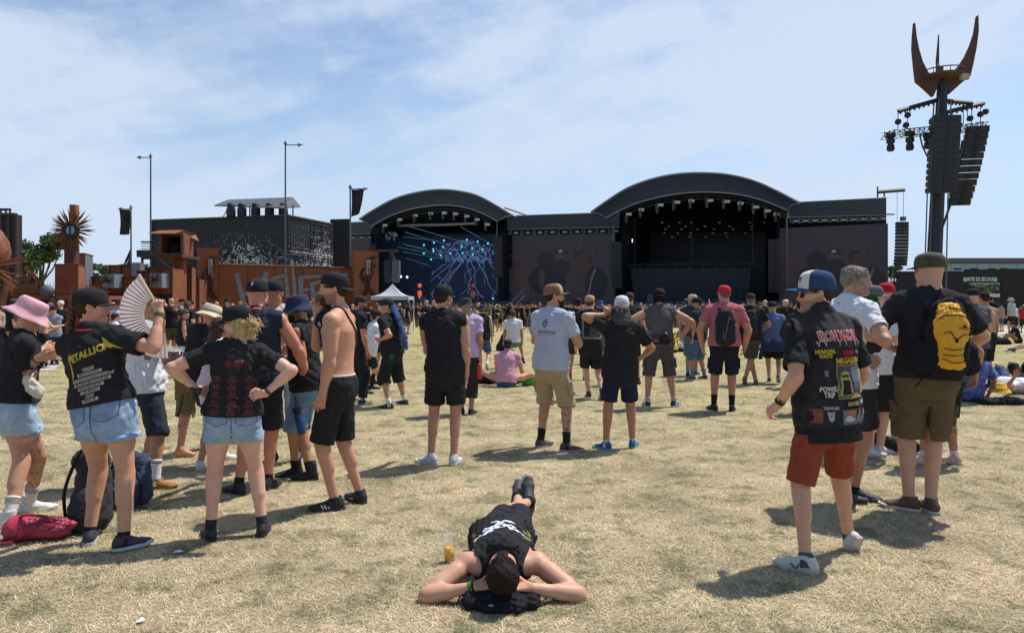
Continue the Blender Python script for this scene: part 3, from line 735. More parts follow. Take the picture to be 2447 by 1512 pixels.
def beard_obj(J,b):
 k=b.get('kind','short');e=b.get('e',.006);col=b.get('col',(.035,.022,.015))
 pr=[((0,.048,-.060),(0,.048,-.078),(.042+e,.040+e),(.036+e,.036+e),.01),((-.052,.0,-.045),(-.012,.062,-.088),.019+e,None,.02),((.052,.0,-.045),(.012,.062,-.088),.019+e,None,.02),((0,.072,-.085),(0,.072,-.09),.020+e,None,.02),((-.022,.082,-.036),(.022,.082,-.036),.006+e*.4,None,.008)]
 if k=='full':pr+=[((0,.055,-.085),(0,.070,-.145),(.052,.040),(.036,.026),.02),((-.05,.02,-.06),(-.02,.055,-.12),.03,.02,.02),((.05,.02,-.06),(.02,.055,-.12),.03,.02,.02)]
 pr.append(((-.014,.092,-.050),(.014,.092,-.050),.0085,None,.003,'sub'))
 for sg in (-1,1):pr.append(((sg*.035,.085,-.012),(sg*.07,.04,-.005),.024,None,.01,'sub'))
 cuts=[((0,.05,-.020),(0,-.10,1)),((0,.006,0),(0,-1,-.35))]
 v,q=head_surf(J,pr,cuts,vox=max(.0045,J['vox']*.7),disp=lambda x,y,z:.0016*np.sin(x*400)*np.sin(y*380+z*300))
 child('beard',J,v,q,hair_mat(col))
def hat_obj(J,h):
 k=h.get('kind','cap');col=h.get('col',BLACK);HP=J['HP'];tilt=h.get('tilt',0);dz=h.get('dz',0);n=40
 yaw=R(h.get('yaw',0));ct,st_=math.cos(R(tilt)),math.sin(R(tilt));body=J['body']
 def Q(x,y,z):
  y,z=y*ct-z*st_,y*st_+z*ct;x,y=x*math.cos(yaw)-y*math.sin(yaw),x*math.sin(yaw)+y*math.cos(yaw)
  return HP(x,y-.010,z+.035+dz)
 sx,sy=.085*h.get('sc',1),.108*h.get('sc',1)
 r=np.random.default_rng(J['seed']+11)
 def crown(prof,name,m,thick=None,mats=None,pick=None,wav=0.0):
  vs=[];fs=[];mi=[]
  for j,(rr,z,yo) in enumerate(prof):
   for i in range(n):
    a=2*math.pi*i/n;wob=1+wav*math.sin(3*a+j*.8)+wav*.7*math.sin(5*a+2*j)
    vs.append(Q(math.sin(a)*sx*rr*wob,math.cos(a)*sy*rr*wob+yo,z+wav*.3*math.sin(2*a+j)*.1))
  for j in range(len(prof)-1):
   for i in range(n):fs.append((j*n+i,j*n+(i+1)%n,(j+1)*n+(i+1)%n,(j+1)*n+i));mi.append(pick(j,2*math.pi*(i+.5)/n) if pick else 0)
  fs.append(tuple(range((len(prof)-1)*n,len(prof)*n)));mi.append(pick(len(prof),3.14) if pick else 0)
  return new_mesh(name,vs,fs,m,body,True,mats,mi if mats else None)
 cm=h.get('mat') or cloth(col,'hat')
 if k in ('cap','trucker'):
  hh=h.get('hh',.105)
  prof=[(.97,-.004,0),(1.0,-.006,0),(1.015,.012,0),(1.01,.035,0),(.97,.058*hh/.105,.001),(.88,.078*hh/.105,.002),(.72,.093*hh/.105,.002),(.50,.102*hh/.105,.0),(.26,hh+.001,0),(.05,hh+.003,0),(.03,hh+.006,0),(.002,hh+.006,0)]
  if h.get('front'):
   fm=cloth(h['front'],'hat');o=crown(prof,'cap',None,mats=[cm,fm],pick=lambda j,a:1 if (a<.95 or a>2*math.pi-.95) and 0<j<10 else 0)
  else :o=crown(prof,'cap',cm,wav=.008)
  bl=h.get('bl',.075);vs=[];nb=15;rows=6
  for L_ in (0,-.004):
   for j in range(rows):
    t=j/(rows-1)
    for i in range(nb):
     a=-1.12+2.24*i/(nb-1);c=math.cos(a*1.35);ext=bl*max(c,0)**.55*t
     x=math.sin(a)*sx*(.985+.10*t*max(c,0));y=math.cos(a)*sy*.985+ext
     z=.002-(x/sx)**2*.022*(0.4+.6*t)+L_-h.get('droop',.12)*ext+.004
     vs.append(Q(x,y,z))
  fs=[];s0=nb*rows
  for L_ in (0,s0):
   for j in range(rows-1):
    for i in range(nb-1):q_=(L_+j*nb+i,L_+j*nb+i+1,L_+(j+1)*nb+i+1,L_+(j+1)*nb+i);fs.append(q_ if L_ else q_[::-1])
  for i in range(nb-1):fs.append(((rows-1)*nb+i,(rows-1)*nb+i+1,s0+(rows-1)*nb+i+1,s0+(rows-1)*nb+i))
  bm_=cloth(h['brim'],'hat') if h.get('brim') else cm
  new_mesh('brim',vs,fs,bm_,o,True)
  if h.get('strap',True) and J['vox']<.0125:
   mb=MB();pts=[(math.sin(a)*.034,math.cos(a)*.036) for a in np.linspace(-1.57,1.57,12)]
   vs=[]
   for (x,z) in pts:yy=-sy*1.02*math.sqrt(max(1-(x/sx)**2,0));vs.append(Q(x,yy*(1-.4*max(z-.01,0)/.09)-.001,z+.006))
   mb.add(vs,[tuple(range(len(vs)))]);mb.build('opening',hair_mat(h.get('open',(.05,.03,.02))),o)
 elif k=='bucket':
  bw=h.get('bw',.055);dr=h.get('drop',.045)
  prof=[(1.02+bw/.085,-.012-dr,0),(1.02+bw/.085,-.008-dr,0),(1.02+bw*.5/.085,-.008-dr*.55,0),(1.06,-.004,0),(1.04,.004,0),(1.02,.03,0),(.97,.062,0),(.90,.080,0),(.80,.088,0),(.4,.091,0),(.002,.090,0)]
  o=crown(prof,'bucket_hat',cm,wav=h.get('wav',.018))
  if h.get('cord'):
   mb=MB();mb.tube([Q(math.sin(a)*sx*1.055,math.cos(a)*sy*1.055,.012) for a in np.linspace(0,6.283,30)],.004,5);mb.tube([Q(math.sin(a)*sx*1.06,math.cos(a)*sy*1.06,.020) for a in np.linspace(0,6.283,30)],.003,5);mb.build('cord',cloth(h['cord']),o)
 elif k=='bandana':
  prof=[(.98,-.012,0),(1.0,-.014,0),(1.0,.02,0),(.98,.045,0),(.88,.068,0),(.66,.085,0),(.3,.095,0),(.002,.096,0)]
  o=crown(prof,'bandana',cm,wav=.015)
  mb=MB();mb.bar(Q(0,-.11,.0),Q(.02,-.15,-.05),.016,6,.006);mb.bar(Q(0,-.11,.0),Q(-.03,-.14,-.06),.014,6,.005);mb.build('knot',cm,o)
 J['hat']=o;J['Q']=Q;return o
def glasses_obj(J,g):
 HP=J['HP'];kind=g.get('kind','sun');fc=g.get('col',(.01,.01,.01));mb=MB();rr=(.026,.021) if kind=='sun' else (.027,.021)
 for sg in (-1,1):
  pts=[HP(sg*.033+math.cos(a)*rr[0]*(1+.1*math.sin(a)),.097-abs(sg*.033+math.cos(a)*rr[0])*.28,.006+math.sin(a)*rr[1]) for a in np.linspace(0,6.283,15)]
  mb.tube(pts,.0024 if kind!='sun' else .003,5);mb.tube([HP(sg*.061,.080,.014),HP(sg*.076,.055,.015),HP(sg*.080,-.004,.016),HP(sg*.079,-.02,.004)],.0027,5)
 mb.tube([HP(-.008,.095,.012),HP(0,.097,.014),HP(.008,.095,.012)],.0025,5)
 o=mb.build('sunglasses' if kind=='sun' else 'glasses',mat('frame_%02x%02x%02x'%tuple(int(c*255) for c in fc),fc,rough=.3),J['body'],True)
 mb=MB()
 for sg in (-1,1):
  c=HP(sg*.033,.091,.006);ring=[HP(sg*.033+math.cos(a)*rr[0]*(1+.1*math.sin(a)),.097-abs(sg*.033+math.cos(a)*rr[0])*.28,.006+math.sin(a)*rr[1]) for a in np.linspace(0,6.283,15)[:-1]]
  mb.add(ring,[tuple(range(14))])
 mb.build('lens',mat('dark_lens',(.008,.008,.01),rough=.08,spec=.8) if kind=='sun' else mat('clear_lens',(.9,.9,.9),rough=.05,trans=1.0,ior=1.05,alpha=.25),o)
def eyes_obj(J):
 HP=J['HP']
 for sg in (-1,1):
  mb=MB();mb.lathe((0,0,0),[(.0001,-1),(.5,-.87),(.87,-.5),(1,0),(.87,.5),(.5,.87),(.0001,1)],12)
  c=HP(sg*.031,.075,.006);r_=.0125*J['hs'];mb.v=[tuple(c+(J['Rh']*v[0]+J['Fh']*v[2]+J['Uh']*v[1])*r_) for v in mb.v]
  e=mb.build('eye',mat('eye_white',(.7,.66,.62),rough=.2),J['body'],True)
  m2=MB();m2.add([HP(sg*.031+math.cos(a)*.0058,.0872,.006+math.sin(a)*.0058) for a in np.linspace(0,6.283,11)[:-1]],[tuple(range(10))]);m2.build('iris',mat('iris',(.03,.02,.015),rough=.1),e)
_bvh={}
def bvh_of(o):
 if o.name not in _bvh:
  me=o.data;_bvh[o.name]=BVHTree.FromPolygons([v.co.copy() for v in me.vertices],[tuple(p.vertices) for p in me.polygons])
 return _bvh[o.name]
def text_polys(txt,size=1.0,bold=0.0,sx=1.0,shear=0.0,spacing=1.0):
 cu=bpy.data.curves.new('t','FONT');cu.body=txt;cu.size=size;cu.offset=bold;cu.shear=shear;cu.space_character=spacing;cu.resolution_u=2;cu.align_x='CENTER';cu.align_y='CENTER'
 ob=bpy.data.objects.new('t',cu);C.objects.link(ob);dg=bpy.context.evaluated_depsgraph_get();me=bpy.data.meshes.new_from_object(ob.evaluated_get(dg))
 vs=[(v.co.x*sx,v.co.y) for v in me.vertices];fs=[tuple(p.vertices) for p in me.polygons]
 bpy.data.objects.remove(ob);bpy.data.curves.remove(cu);bpy.data.meshes.remove(me);return vs,fs
def grid_rect(w_,h,n=8,m_=8):
 vs=[((i/n-.5)*w_,(j/m_-.5)*h) for j in range(m_+1) for i in range(n+1)];fs=[(j*(n+1)+i,j*(n+1)+i+1,(j+1)*(n+1)+i+1,(j+1)*(n+1)+i) for j in range(m_) for i in range(n)]
 return vs,fs
def subdiv(vs,fs,maxlen):
 bm=bmesh.new();bv=[bm.verts.new((x,y,0)) for x,y in vs]
 for f in fs:
  try:bm.faces.new([bv[i] for i in f])
  except ValueError:pass
 bmesh.ops.triangulate(bm,faces=bm.faces)
 for _ in range(5):
  es=[e for e in bm.edges if e.calc_length()>maxlen]
  if not es:break
  bmesh.ops.subdivide_edges(bm,edges=es,cuts=1);bmesh.ops.triangulate(bm,faces=bm.faces)
 bm.verts.index_update();r=[(v.co.x,v.co.y) for v in bm.verts],[tuple(v.index for v in f.verts) for f in bm.faces];bm.free();return r
def lay(target,origin,right,up,shape,m,name='print',off=.003,maxlen=.03,parent=None):
 0
 origin,right,up=Vector(origin),Vector(right).normalized(),Vector(up).normalized();nrm=right.cross(up).normalized()
 vs,fs=subdiv(shape[0],shape[1],maxlen);b=bvh_of(target);out=[];ok=[]
 for (x,y) in vs:
  p=origin+right*x+up*y+nrm*.35;hit=b.ray_cast(p,-nrm,.9)
  if hit[0] is None:out.append(origin+right*x+up*y);ok.append(False)
  else :out.append(hit[0]+nrm*off);ok.append(True)
 fs=[f for f in fs if all(ok[i] for i in f)]
 if not fs:return None
 return new_mesh(name,out,fs,m,parent or target,True)
def paint(col,rough=.8):return mat('print_%02x%02x%02x'%tuple(int(c*255) for c in col),col,rough=rough,spec=.2)
def shape_join(*shapes):
 v=[];f=[]
 for (a,b,dx,dy) in shapes:o=len(v);v+=[(x+dx,y+dy) for x,y in a];f+=[tuple(i+o for i in q) for q in b]
 return v,f
def band(J,which,col,t=0.02,r=.030,w_=.012,name='wristband',end=None):
 E,Wr=(J['EL'],J['WL']) if which=='L' else (J['ER'],J['WR']);d=(Wr-E).normalized();c=Wr-d*t;u=d.orthogonal().normalized();v=d.cross(u);r=r*J['m'];mb=MB();n=14
 vs=[c+d*z+(u*math.cos(a)+v*math.sin(a))*rr for (z,rr) in ((-w_/2,r*.9),(-w_/2,r+.002),(w_/2,r+.002),(w_/2,r*.9)) for a in np.linspace(0,6.283,n+1)[:-1]]
 mb.add(vs,[(q*n+i,q*n+(i+1)%n,(q+1)*n+(i+1)%n,(q+1)*n+i) for q in range(3) for i in range(n)])
 return mb.build(name,cloth(col,'band'),J['body'])
# ===== ground, grass, trees
def ground_mat(name,blade=False):
 m=bpy.data.materials.new(name);m.use_nodes=True;nt=m.node_tree;L=nt.links.new;b=nt.nodes['Principled BSDF']
 b.inputs['Roughness'].default_value=.85;b.inputs['Specular IOR Level'].default_value=.2
 geo=N(nt,'ShaderNodeNewGeometry')
 def noise(scale,det=5,rough=.6,st=(1,1,0)):
  mp=N(nt,'ShaderNodeMapping');L(geo.outputs['Position'],mp.inputs[0]);mp.inputs['Scale'].default_value=st
  n=N(nt,'ShaderNodeTexNoise');n.inputs['Scale'].default_value=scale;n.inputs['Detail'].default_value=det;n.inputs['Roughness'].default_value=rough;L(mp.outputs[0],n.inputs['Vector']);return n.outputs['Fac']
 def ramp(f,stops):
  r=N(nt,'ShaderNodeValToRGB');L(f,r.inputs[0]);e=r.color_ramp.elements
  while len(e)<len(stops):e.new(.5)
  for i,(p,c) in enumerate(stops):e[i].position=p;e[i].color=tuple(c)+(1,)
  return r.outputs[0]
 a=ramp(noise(1.1,7,.68),[(.33,(.385,.33,.215)),(.46,(.545,.455,.305)),(.60,(.675,.56,.39)),(.75,(.71,.53,.375))])
 g=ramp(noise(3.3,9,.74),[(.40,(.50,.55,.46)),(.49,(.92,.93,.88)),(.75,(1.05,1.0,.96))])
 mx=N(nt,'ShaderNodeMix',data_type='RGBA',blend_type='MULTIPLY');mx.inputs[0].default_value=1;L(a,mx.inputs[6]);L(g,mx.inputs[7])
 sep=N(nt,'ShaderNodeSeparateXYZ');L(geo.outputs['Position'],sep.inputs[0]);mr=N(nt,'ShaderNodeMapRange');L(sep.outputs[1],mr.inputs[0])
 mr.inputs[1].default_value=5;mr.inputs[2].default_value=20;mr.inputs[3].default_value=0;mr.inputs[4].default_value=.8
 m2=N(nt,'ShaderNodeMix',data_type='RGBA',blend_type='MULTIPLY');L(mr.outputs[0],m2.inputs[0]);L(mx.outputs[2],m2.inputs[6]);m2.inputs[7].default_value=(.78,.82,.56,1)
 src=m2.outputs[2]
 if blade:
  at=N(nt,'ShaderNodeAttribute',attribute_name='Col');m3=N(nt,'ShaderNodeMix',data_type='RGBA',blend_type='MULTIPLY');m3.inputs[0].default_value=1;L(src,m3.inputs[6]);L(at.outputs['Color'],m3.inputs[7]);src=m3.outputs[2]
 else :
  f=noise(60,6,.75);vor=noise(22,5,.7);sc=ramp(f,[(.32,(.40,.38,.32)),(.5,(.86,.84,.8)),(.68,(1.25,1.22,1.12))])
  m3=N(nt,'ShaderNodeMix',data_type='RGBA',blend_type='MULTIPLY');m3.inputs[0].default_value=.9;L(src,m3.inputs[6]);L(sc,m3.inputs[7]);src=m3.outputs[2]
  bp=N(nt,'ShaderNodeBump');bp.inputs['Strength'].default_value=.9;bp.inputs['Distance'].default_value=.03;L(f,bp.inputs['Height']);L(bp.outputs[0],b.inputs['Normal'])
 L(src,b.inputs['Base Color']);return m
gx=sorted(set([-1500,-400,-150,-80]+list(range(-60,61,4))+[80,150,400,1500]));gy=[-60,-10,0]+list(range(2,60,3))+[70,90,130,300,2500]
vs=[(x,y,0) for y in gy for x in gx];nx=len(gx)
g_=new_mesh('ground',vs,[(j*nx+i,j*nx+i+1,(j+1)*nx+i+1,(j+1)*nx+i) for j in range(len(gy)-1) for i in range(nx-1)],ground_mat('dry_grass_ground'))
tag(g_,kind='structure')
def build_grass():
 V_,F_,Cc=[],[],[]
 base=0
 for (y0,y1,dens,sc) in ((2.9,4.5,9500,1.0),(4.5,6.5,5200,1.12),(6.5,9.5,2400,1.4),(9.5,14,1000,1.9),(14,22,330,2.7),(22,34,90,3.4)):
  hw0=y1*.74+.2;A=(y1-y0)*2*hw0;n=int(A*dens)
  x=rng.uniform(-hw0,hw0,n);y=rng.uniform(y0,y1,n);keep=np.abs(x)<y*.74+.25;x,y=x[keep],y[keep];n=len(x)
  tuft=np.sin(x*3.1+2*np.sin(y*2.3))*np.sin(y*2.7+1.5*np.sin(x*1.9))+.5*np.sin(x*9+y*7)*np.sin(y*11-x*5)
  ln=rng.uniform(.018,.055,n)*sc**.6*(1+.3*np.clip(tuft,-1,1));a=rng.uniform(0,2*np.pi,n);up=rng.uniform(.02,.42,n)**1.5;long_=rng.random(n)<.035;ln=np.where(long_,ln*2.4,ln);up=np.where(long_,up*.35,up)
  wd=rng.uniform(.0007,.0016,n)*sc**.9
  dx,dy=np.cos(a),np.sin(a);px,py=-dy,dx;cv=rng.normal(0,.5,n)
  P0=np.stack([x,y,np.zeros(n)],1)
  z1=ln*up;z2=ln*up*rng.uniform(.4,1.25,n)
  P1=P0+np.stack([dx*ln*.5,dy*ln*.5,z1+.004],1);P2=P0+np.stack([dx*ln+px*cv*ln*.4,dy*ln+py*cv*ln*.4,z2+.004],1)
  W3=np.stack([px*wd,py*wd,np.zeros(n)],1)
  v=np.stack([P0-W3,P0+W3,P1+W3*.9,P1-W3*.9,P2+W3*.25,P2-W3*.25],1).reshape(-1,3)
  i0=base+np.arange(n)[:,None]*6
  f=np.concatenate([i0+np.array([0,1,2,3]),i0+np.array([3,2,4,5])]);V_.append(v);F_.append(f);base+=6*n
  br=rng.uniform(.62,1.5,n);gr=(rng.random(n)<np.clip(.07+.16*tuft,.03,.3));c=np.stack([br,br*.97,br*.93],1);c[gr]*=np.array([.58,.72,.52])
  pale=(rng.random(n)<.10)|long_;c[pale]*=1.35
  Cc.append(np.repeat(c,6,axis=0))
 o=np_mesh('grass',np.concatenate(V_),np.concatenate(F_),ground_mat('grass_blades',True),smooth=False,col=np.concatenate(Cc));tag(o,'short dry straw coloured grass blades over the field','grass',kind='stuff')
build_grass()
pm=mat('paving',(.42,.39,.34),rough=.9,bump=.3,bscale=30,vary=.15,vscale=2)
def sheet(name,pts,m,z=.006):o=new_mesh(name,[(p[0],p[1],z) for p in pts],[tuple(range(len(pts)))],m);return tag(o,kind='structure')
sheet('path',[G(-420,890),G(128,886),G(150,868),G(110,846),G(-420,838)],pm,.012)
sheet('path',[G(2290,800),G(2900,800),G(2900,787),G(2250,782)],pm,.012)
def leaf_mat(c):return mat('leaf_%02x%02x%02x'%tuple(int(x*255) for x in c),c,rough=.6,spec=.3,vary=.35,vscale=1.2)
def tree(label,loc,h,cr,col=(.075,.11,.035),n=2600,leaf=.16,seed=0,trunk_h=.35,group=None,flat=.8):
 r=np.random.default_rng(seed);t=thing('broadleaf_tree',label,'tree',loc,0,group);mb=MB();th=h*trunk_h
 mb.tube([(0,0,-.05),(.05,0,th*.5),(0,.05,th),(.1,0,h*.75)],.2,8,rs=[h*.028,h*.022,h*.018,h*.006]);cl=[]
 for i in range(16):
  a=r.uniform(0,6.28);rad=cr*r.uniform(.25,.85);z=th+(h-th)*r.uniform(.12,.88);rad*=math.sin(min(max((z-th*.7)/(h-th*.7),.1),.95)*3.14)**.6
  p=V(math.cos(a)*rad,math.sin(a)*rad,z);mb.tube([(0,0,th*r.uniform(.7,1.2)),tuple(p*.55+V(0,0,z*.12)),tuple(p)],.05,5,rs=[h*.012,h*.008,h*.003]);cl.append((p,cr*r.uniform(.22,.42)))
 mb.build('trunk',mat('bark',(.10,.075,.05),rough=.9,bump=.6,bscale=8,vary=.3,vscale=5),t)
 pts=[];
 k=n//len(cl)
 for p,rr in cl:
  q=r.normal(size=(k,3));q/=np.linalg.norm(q,axis=1)[:,None];q*=(rr*r.random(k)**.45)[:,None];q[:,2]*=flat*.75;pts.append(q+A3(p))
 pts=np.concatenate(pts);m_=len(pts);u=r.normal(size=(m_,3));u/=np.linalg.norm(u,axis=1)[:,None];w_=np.cross(u,r.normal(size=(m_,3)));w_/=np.linalg.norm(w_,axis=1)[:,None];s=r.uniform(.5,1.2,(m_,1))*leaf
 v=np.stack([pts-u*s,pts+w_*s*.6,pts+u*s,pts-w_*s*.6],1).reshape(-1,3)
 c=np_mesh('crown',v,np.arange(m_*4).reshape(-1,4),leaf_mat(col),parent=t,smooth=False);return t
def at(px,Y,z=0):return V((px-CXP)/FPX*Y,Y,z)
tree('large airy green tree left of the spiked disc sculpture',at(95,70),9.2,3.6,n=6500,leaf=.21,seed=1)
tree('small dark tree between the spiked disc sculpture and the hanging black flag',at(238,80),6.9,2.2,n=1400,seed=2,leaf=.2)
tree('small tree behind the black metal stairs by the containers',at(328,85),7.6,2.4,n=1400,seed=3,leaf=.2)
tree('slim tree seen between the right video screen and the black exit wall',at(2136,112),8.3,2.2,n=1800,seed=4,leaf=.25,col=(.085,.12,.04))
for i,(px,hh,lb) in enumerate(((2215,8,'tree top peeking over the black exit wall left of its doorway'),(2292,9.0,'tree rising over the wall beside the olive cap, in front of the glass office'),(2338,7.5,'pale green tree filling the left half of the exit doorway'),(2385,7.2,'dark tree filling the right half of the exit doorway'),(2440,9.3,'tree top over the exit wall at the far right edge'))):
 tree(lb,at(px,96),hh*.62,2.6,n=2000,seed=10+i,leaf=.26,trunk_h=.2,col=((.085,.11,.045),(.06,.095,.03),(.15,.16,.07),(.07,.10,.035),(.08,.11,.04))[i],group='trees beyond the exit wall')
# ===== rusty bar buildings, exit wall and speaker tower
rust=mat('rust',(.21,.062,.024),rough=.85,bump=.3,bscale=6,vary=.22,vscale=1.2)
rust2=mat('rust_dark',(.085,.032,.017),rough=.85,bump=.3,bscale=6,vary=.35,vscale=1.5)
rust3=mat('rust_bright',(.24,.082,.03),rough=.85,bump=.3,bscale=6,vary=.2,vscale=1.5)
galv=mat('galvanised',(.23,.26,.29),rough=.45,metal=.35,vary=.12,vscale=3)
dark=mat('dark_metal',(.018,.018,.021),rough=.6,vary=.2,vscale=3)
blk=mat('black_fabric',(.016,.016,.019),rough=.85,vary=.15,vscale=1)
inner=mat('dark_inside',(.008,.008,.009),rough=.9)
steel=mat('grey_steel',(.12,.13,.15),rough=.5,metal=.5)
def ZY(py,Y):return CAMH-(py-HZ)/FPX*Y
def slab(mb,px1,Y1,yt1,px2,Y2,yt2,yb=None,t=.3,z0=0.0):
 0
 a,b=at(px1,Y1),at(px2,Y2);d=(b-a).normalized();nrm=V(d.y,-d.x,0);nrm=nrm if nrm.y<0 else -nrm
 za,zb=ZY(yt1,Y1),ZY(yt2,Y2);z0a=z0 if yb is None else ZY(yb,Y1);z0b=z0 if yb is None else ZY(yb,Y2)
 f=[V(a.x,a.y,z0a),V(b.x,b.y,z0b),V(b.x,b.y,zb),V(a.x,a.y,za)];bk=[p-nrm*t for p in f]
 mb.add(f+bk,[(0,1,2,3),(7,6,5,4),(0,4,5,1),(1,5,6,2),(2,6,7,3),(3,7,4,0)])
 return a,b,d,nrm
def pbox(mb,px1,px2,yt,Y,yb=None,t=1.0,rz=0.0):
 x1,x2=at(px1,Y).x,at(px2,Y).x;z1=ZY(yt,Y);z0=0 if yb is None else ZY(yb,Y)
 mb.box(((x1+x2)/2,Y+t/2,(z0+z1)/2),(x2-x1,t,z1-z0))
def spikes(mb,c,n,r0,r1,axis,seed,spread=1.0,rad=.05,cone=.25):
 r=random.Random(seed);axis=Vector(axis).normalized();u=axis.orthogonal().normalized();v=axis.cross(u)
 for i in range(n):
  a=2*math.pi*i/n+r.uniform(-.1,.1);d=(u*math.cos(a)+v*math.sin(a))*spread+axis*r.uniform(-cone,cone);d.normalize()
  ln=r.uniform(.6,1)*(r1-r0);p=c+d*r0;bend=axis*r.uniform(-.08,.08)*ln
  mb.tube([p,p+d*ln*.5+bend,p+d*ln],rad,5,rs=[rad*.55,rad,rad*.06])
def sign_wall():
 t=thing('festival_sign_wall','rusty steel wall with large grey HELLFEST lettering','wall',at(690,44.5))
 o=t.location;mb=MB();a,b,d,nrm=slab(mb,523,43,632,848,46,641,t=.25)
 mb.v=[tuple(V(*v)-o) for v in mb.v];mb.build('panel',rust,t)
 mb=MB()
 for k in (0.0,.2,.4,.6,.8,1.0):
  p=a.lerp(b,k);mb.bar(p+nrm*.015+V(0,0,0)-o,p+nrm*.015+V(0,0,ZY(633+8*k,p.y))-o,.018,4)
 mb.bar(V(a.x,a.y,ZY(632,a.y))-o,V(b.x,b.y,ZY(641,b.y))-o,.07,4);mb.build('seam',rust2,t)
 rr=random.Random(4)
 def on(px,py):
  tx=(px-CXP)/FPX;Y=((a.x-0)*nrm.x+a.y*nrm.y)/(tx*nrm.x+nrm.y);return V(tx*Y,Y,ZY(py,Y))
 letters={'H':[([(565,654),(574,690),(590,762)],13,9),([(636,650),(628,700),(630,762)],15,8),([(580,704),(606,694),(632,697)],9,7)],'E':[([(652,666),(653,720),(656,760)],10,8),([(648,668),(668,661),(684,658)],9,7),([(652,702),(676,698)],8,5),([(655,752),(680,746)],8,4)],'L':[([(682,640),(686,690),(690,756)],5,11),([(688,752),(700,748)],9,5)],'L2':[([(699,636),(704,690),(707,758)],5,13),([(706,754),(722,749)],9,5)],'F':[([(718,660),(720,710),(725,770)],13,9),([(716,663),(740,661),(768,659)],9,4),([(722,694),(746,690)],8,4)],'E2':[([(746,674),(748,705),(750,738)],10,9),([(745,678),(772,671)],9,5),([(748,704),(768,699)],8,4),([(750,734),(776,728)],9,4)],'S':[([(800,676),(786,674),(779,686),(788,699),(800,710),(797,728),(776,732)],9,7)],'T':[([(772,663),(800,659),(834,655)],8,5),([(816,658),(817,700),(821,742)],12,6)]}
 for nm,strokes in letters.items():
  mb=MB()
  for pts,w0,w1 in strokes:
   P_=[];
   for i in range(len(pts)-1):
    for k in range(6):P_.append((pts[i][0]+(pts[i+1][0]-pts[i][0])*k/6,pts[i][1]+(pts[i+1][1]-pts[i][1])*k/6))
   P_.append(pts[-1]);L_,R_=[],[]
   for i,p in enumerate(P_):
    q0,q1=P_[max(i-1,0)],P_[min(i+1,len(P_)-1)];dx,dy=q1[0]-q0[0],q1[1]-q0[1];l=math.hypot(dx,dy);nx_,ny_=-dy/l,dx/l;w_=(w0+(w1-w0)*i/(len(P_)-1))/2*rr.uniform(.82,1.22)
    L_.append((p[0]+nx_*w_,p[1]+ny_*w_));R_.append((p[0]-nx_*w_,p[1]-ny_*w_))
   for i in range(len(P_)-1):
    q=[L_[i],L_[i+1],R_[i+1],R_[i]];w3=[on(*p)+nrm*.05-o for p in q];mb.add(w3+[p-nrm*.045 for p in w3],[(3,2,1,0),(0,1,5,4),(2,3,7,6),(0,1,2,3)])
  mb.build('letter',mat('letter_grey',(.36,.39,.41),rough=.6,vary=.15,vscale=3),t)
sign_wall()
def root_panel(label,px1,Y1,px2,Y2,yt,seed,depth=.9):
 t=thing('rusty_pillar',label,'pillar',at((px1+px2)/2,Y1));o=t.location;mb=MB();a,b,d,nrm=slab(mb,px1,Y1,yt,px2,Y2,yt,t=depth)
 mb.v=[tuple(V(*v)-o) for v in mb.v];mb.build('shaft',rust3 if seed==2 else rust,t)
 r=random.Random(seed);mb=MB();W_=(b-a).length;c=a.lerp(b,.55)+nrm*.03;hz=ZY(640,Y1)
 for i in range(15):
  x=r.uniform(-.10,.10)*W_;z=hz;ph=r.uniform(0,6.28);s_=r.choice((-1,1));dirz=-1 if i<11 else 1;amp=r.uniform(.06,.22)*W_;pts=[]
  for k in range(12):pts.append(c+d*(x+s_*amp*math.sin(k*.55+ph*.3)+s_*.02*k*W_)+V(0,0,z+dirz*k*(.17 if dirz<0 else .07))-o)
  mb.tube(pts,.03,5,rs=[.035]*11+[.01])
 mb.build('root_pattern',mat('root_dark',(.05,.022,.014),rough=.9),t)
 mb=MB();mb.box((0,0,0),(.26,.10,.95));bevel_o=mb.build('mask',galv,t);bevel_o.location=c+nrm*.1+V(0,0,hz+.05)-o;bevel(bevel_o,.08,3)
 mb=MB()
 for i in range(12):q=c+nrm*.15+V(0,0,hz-.1)-o;e=q+d*r.uniform(-.2,.5)+nrm*r.uniform(.05,.4)+V(0,0,r.uniform(-1.0,-.05) if i<8 else r.uniform(.0,.5));mb.bar(q,e,.022,5,.006)
 mb.build('twig',rust3,t)
root_panel('rusty pillar with a root relief left of the sign wall, under the containers',475,42.4,523,43,592,1,.5)
root_panel('tall rusty pillar with a root relief right of the sign wall',847,45,905,45.6,600,2,1.4)
t=thing('hanging_speakers','rusty beam with two black speakers hung from the pillar beside the left stage','speaker',at(925,45.4));o=t.location
mb=MB();mb.box((0,0,ZY(599,45.4)),(1.3,.35,.14));mb.build('beam',rust2,t)
mb=MB();r_=random.Random(3)
for i in range(14):mb.bar((r_.uniform(.1,.5),0,ZY(600,45.4)),(r_.uniform(.1,.6),r_.uniform(-.1,.1),ZY(624,45.4)),.02,4)
mb.build('chain',steel,t)
for dx,w_ in ((.06,.5),(.52,.55)):
 mb=MB();mb.prism([(-w_/2,0),(w_/2,0),(w_/2,-.9),(w_/3,-1.4),(-w_/3,-1.4),(-w_/2,-.9)],(dx,-.1,ZY(622,45.4)),(1,0,0),(0,0,1),(0,1,0),.5);mb.build('speaker',dark if dx<.3 else mat('speaker_grey',(.08,.09,.10),rough=.6),t)
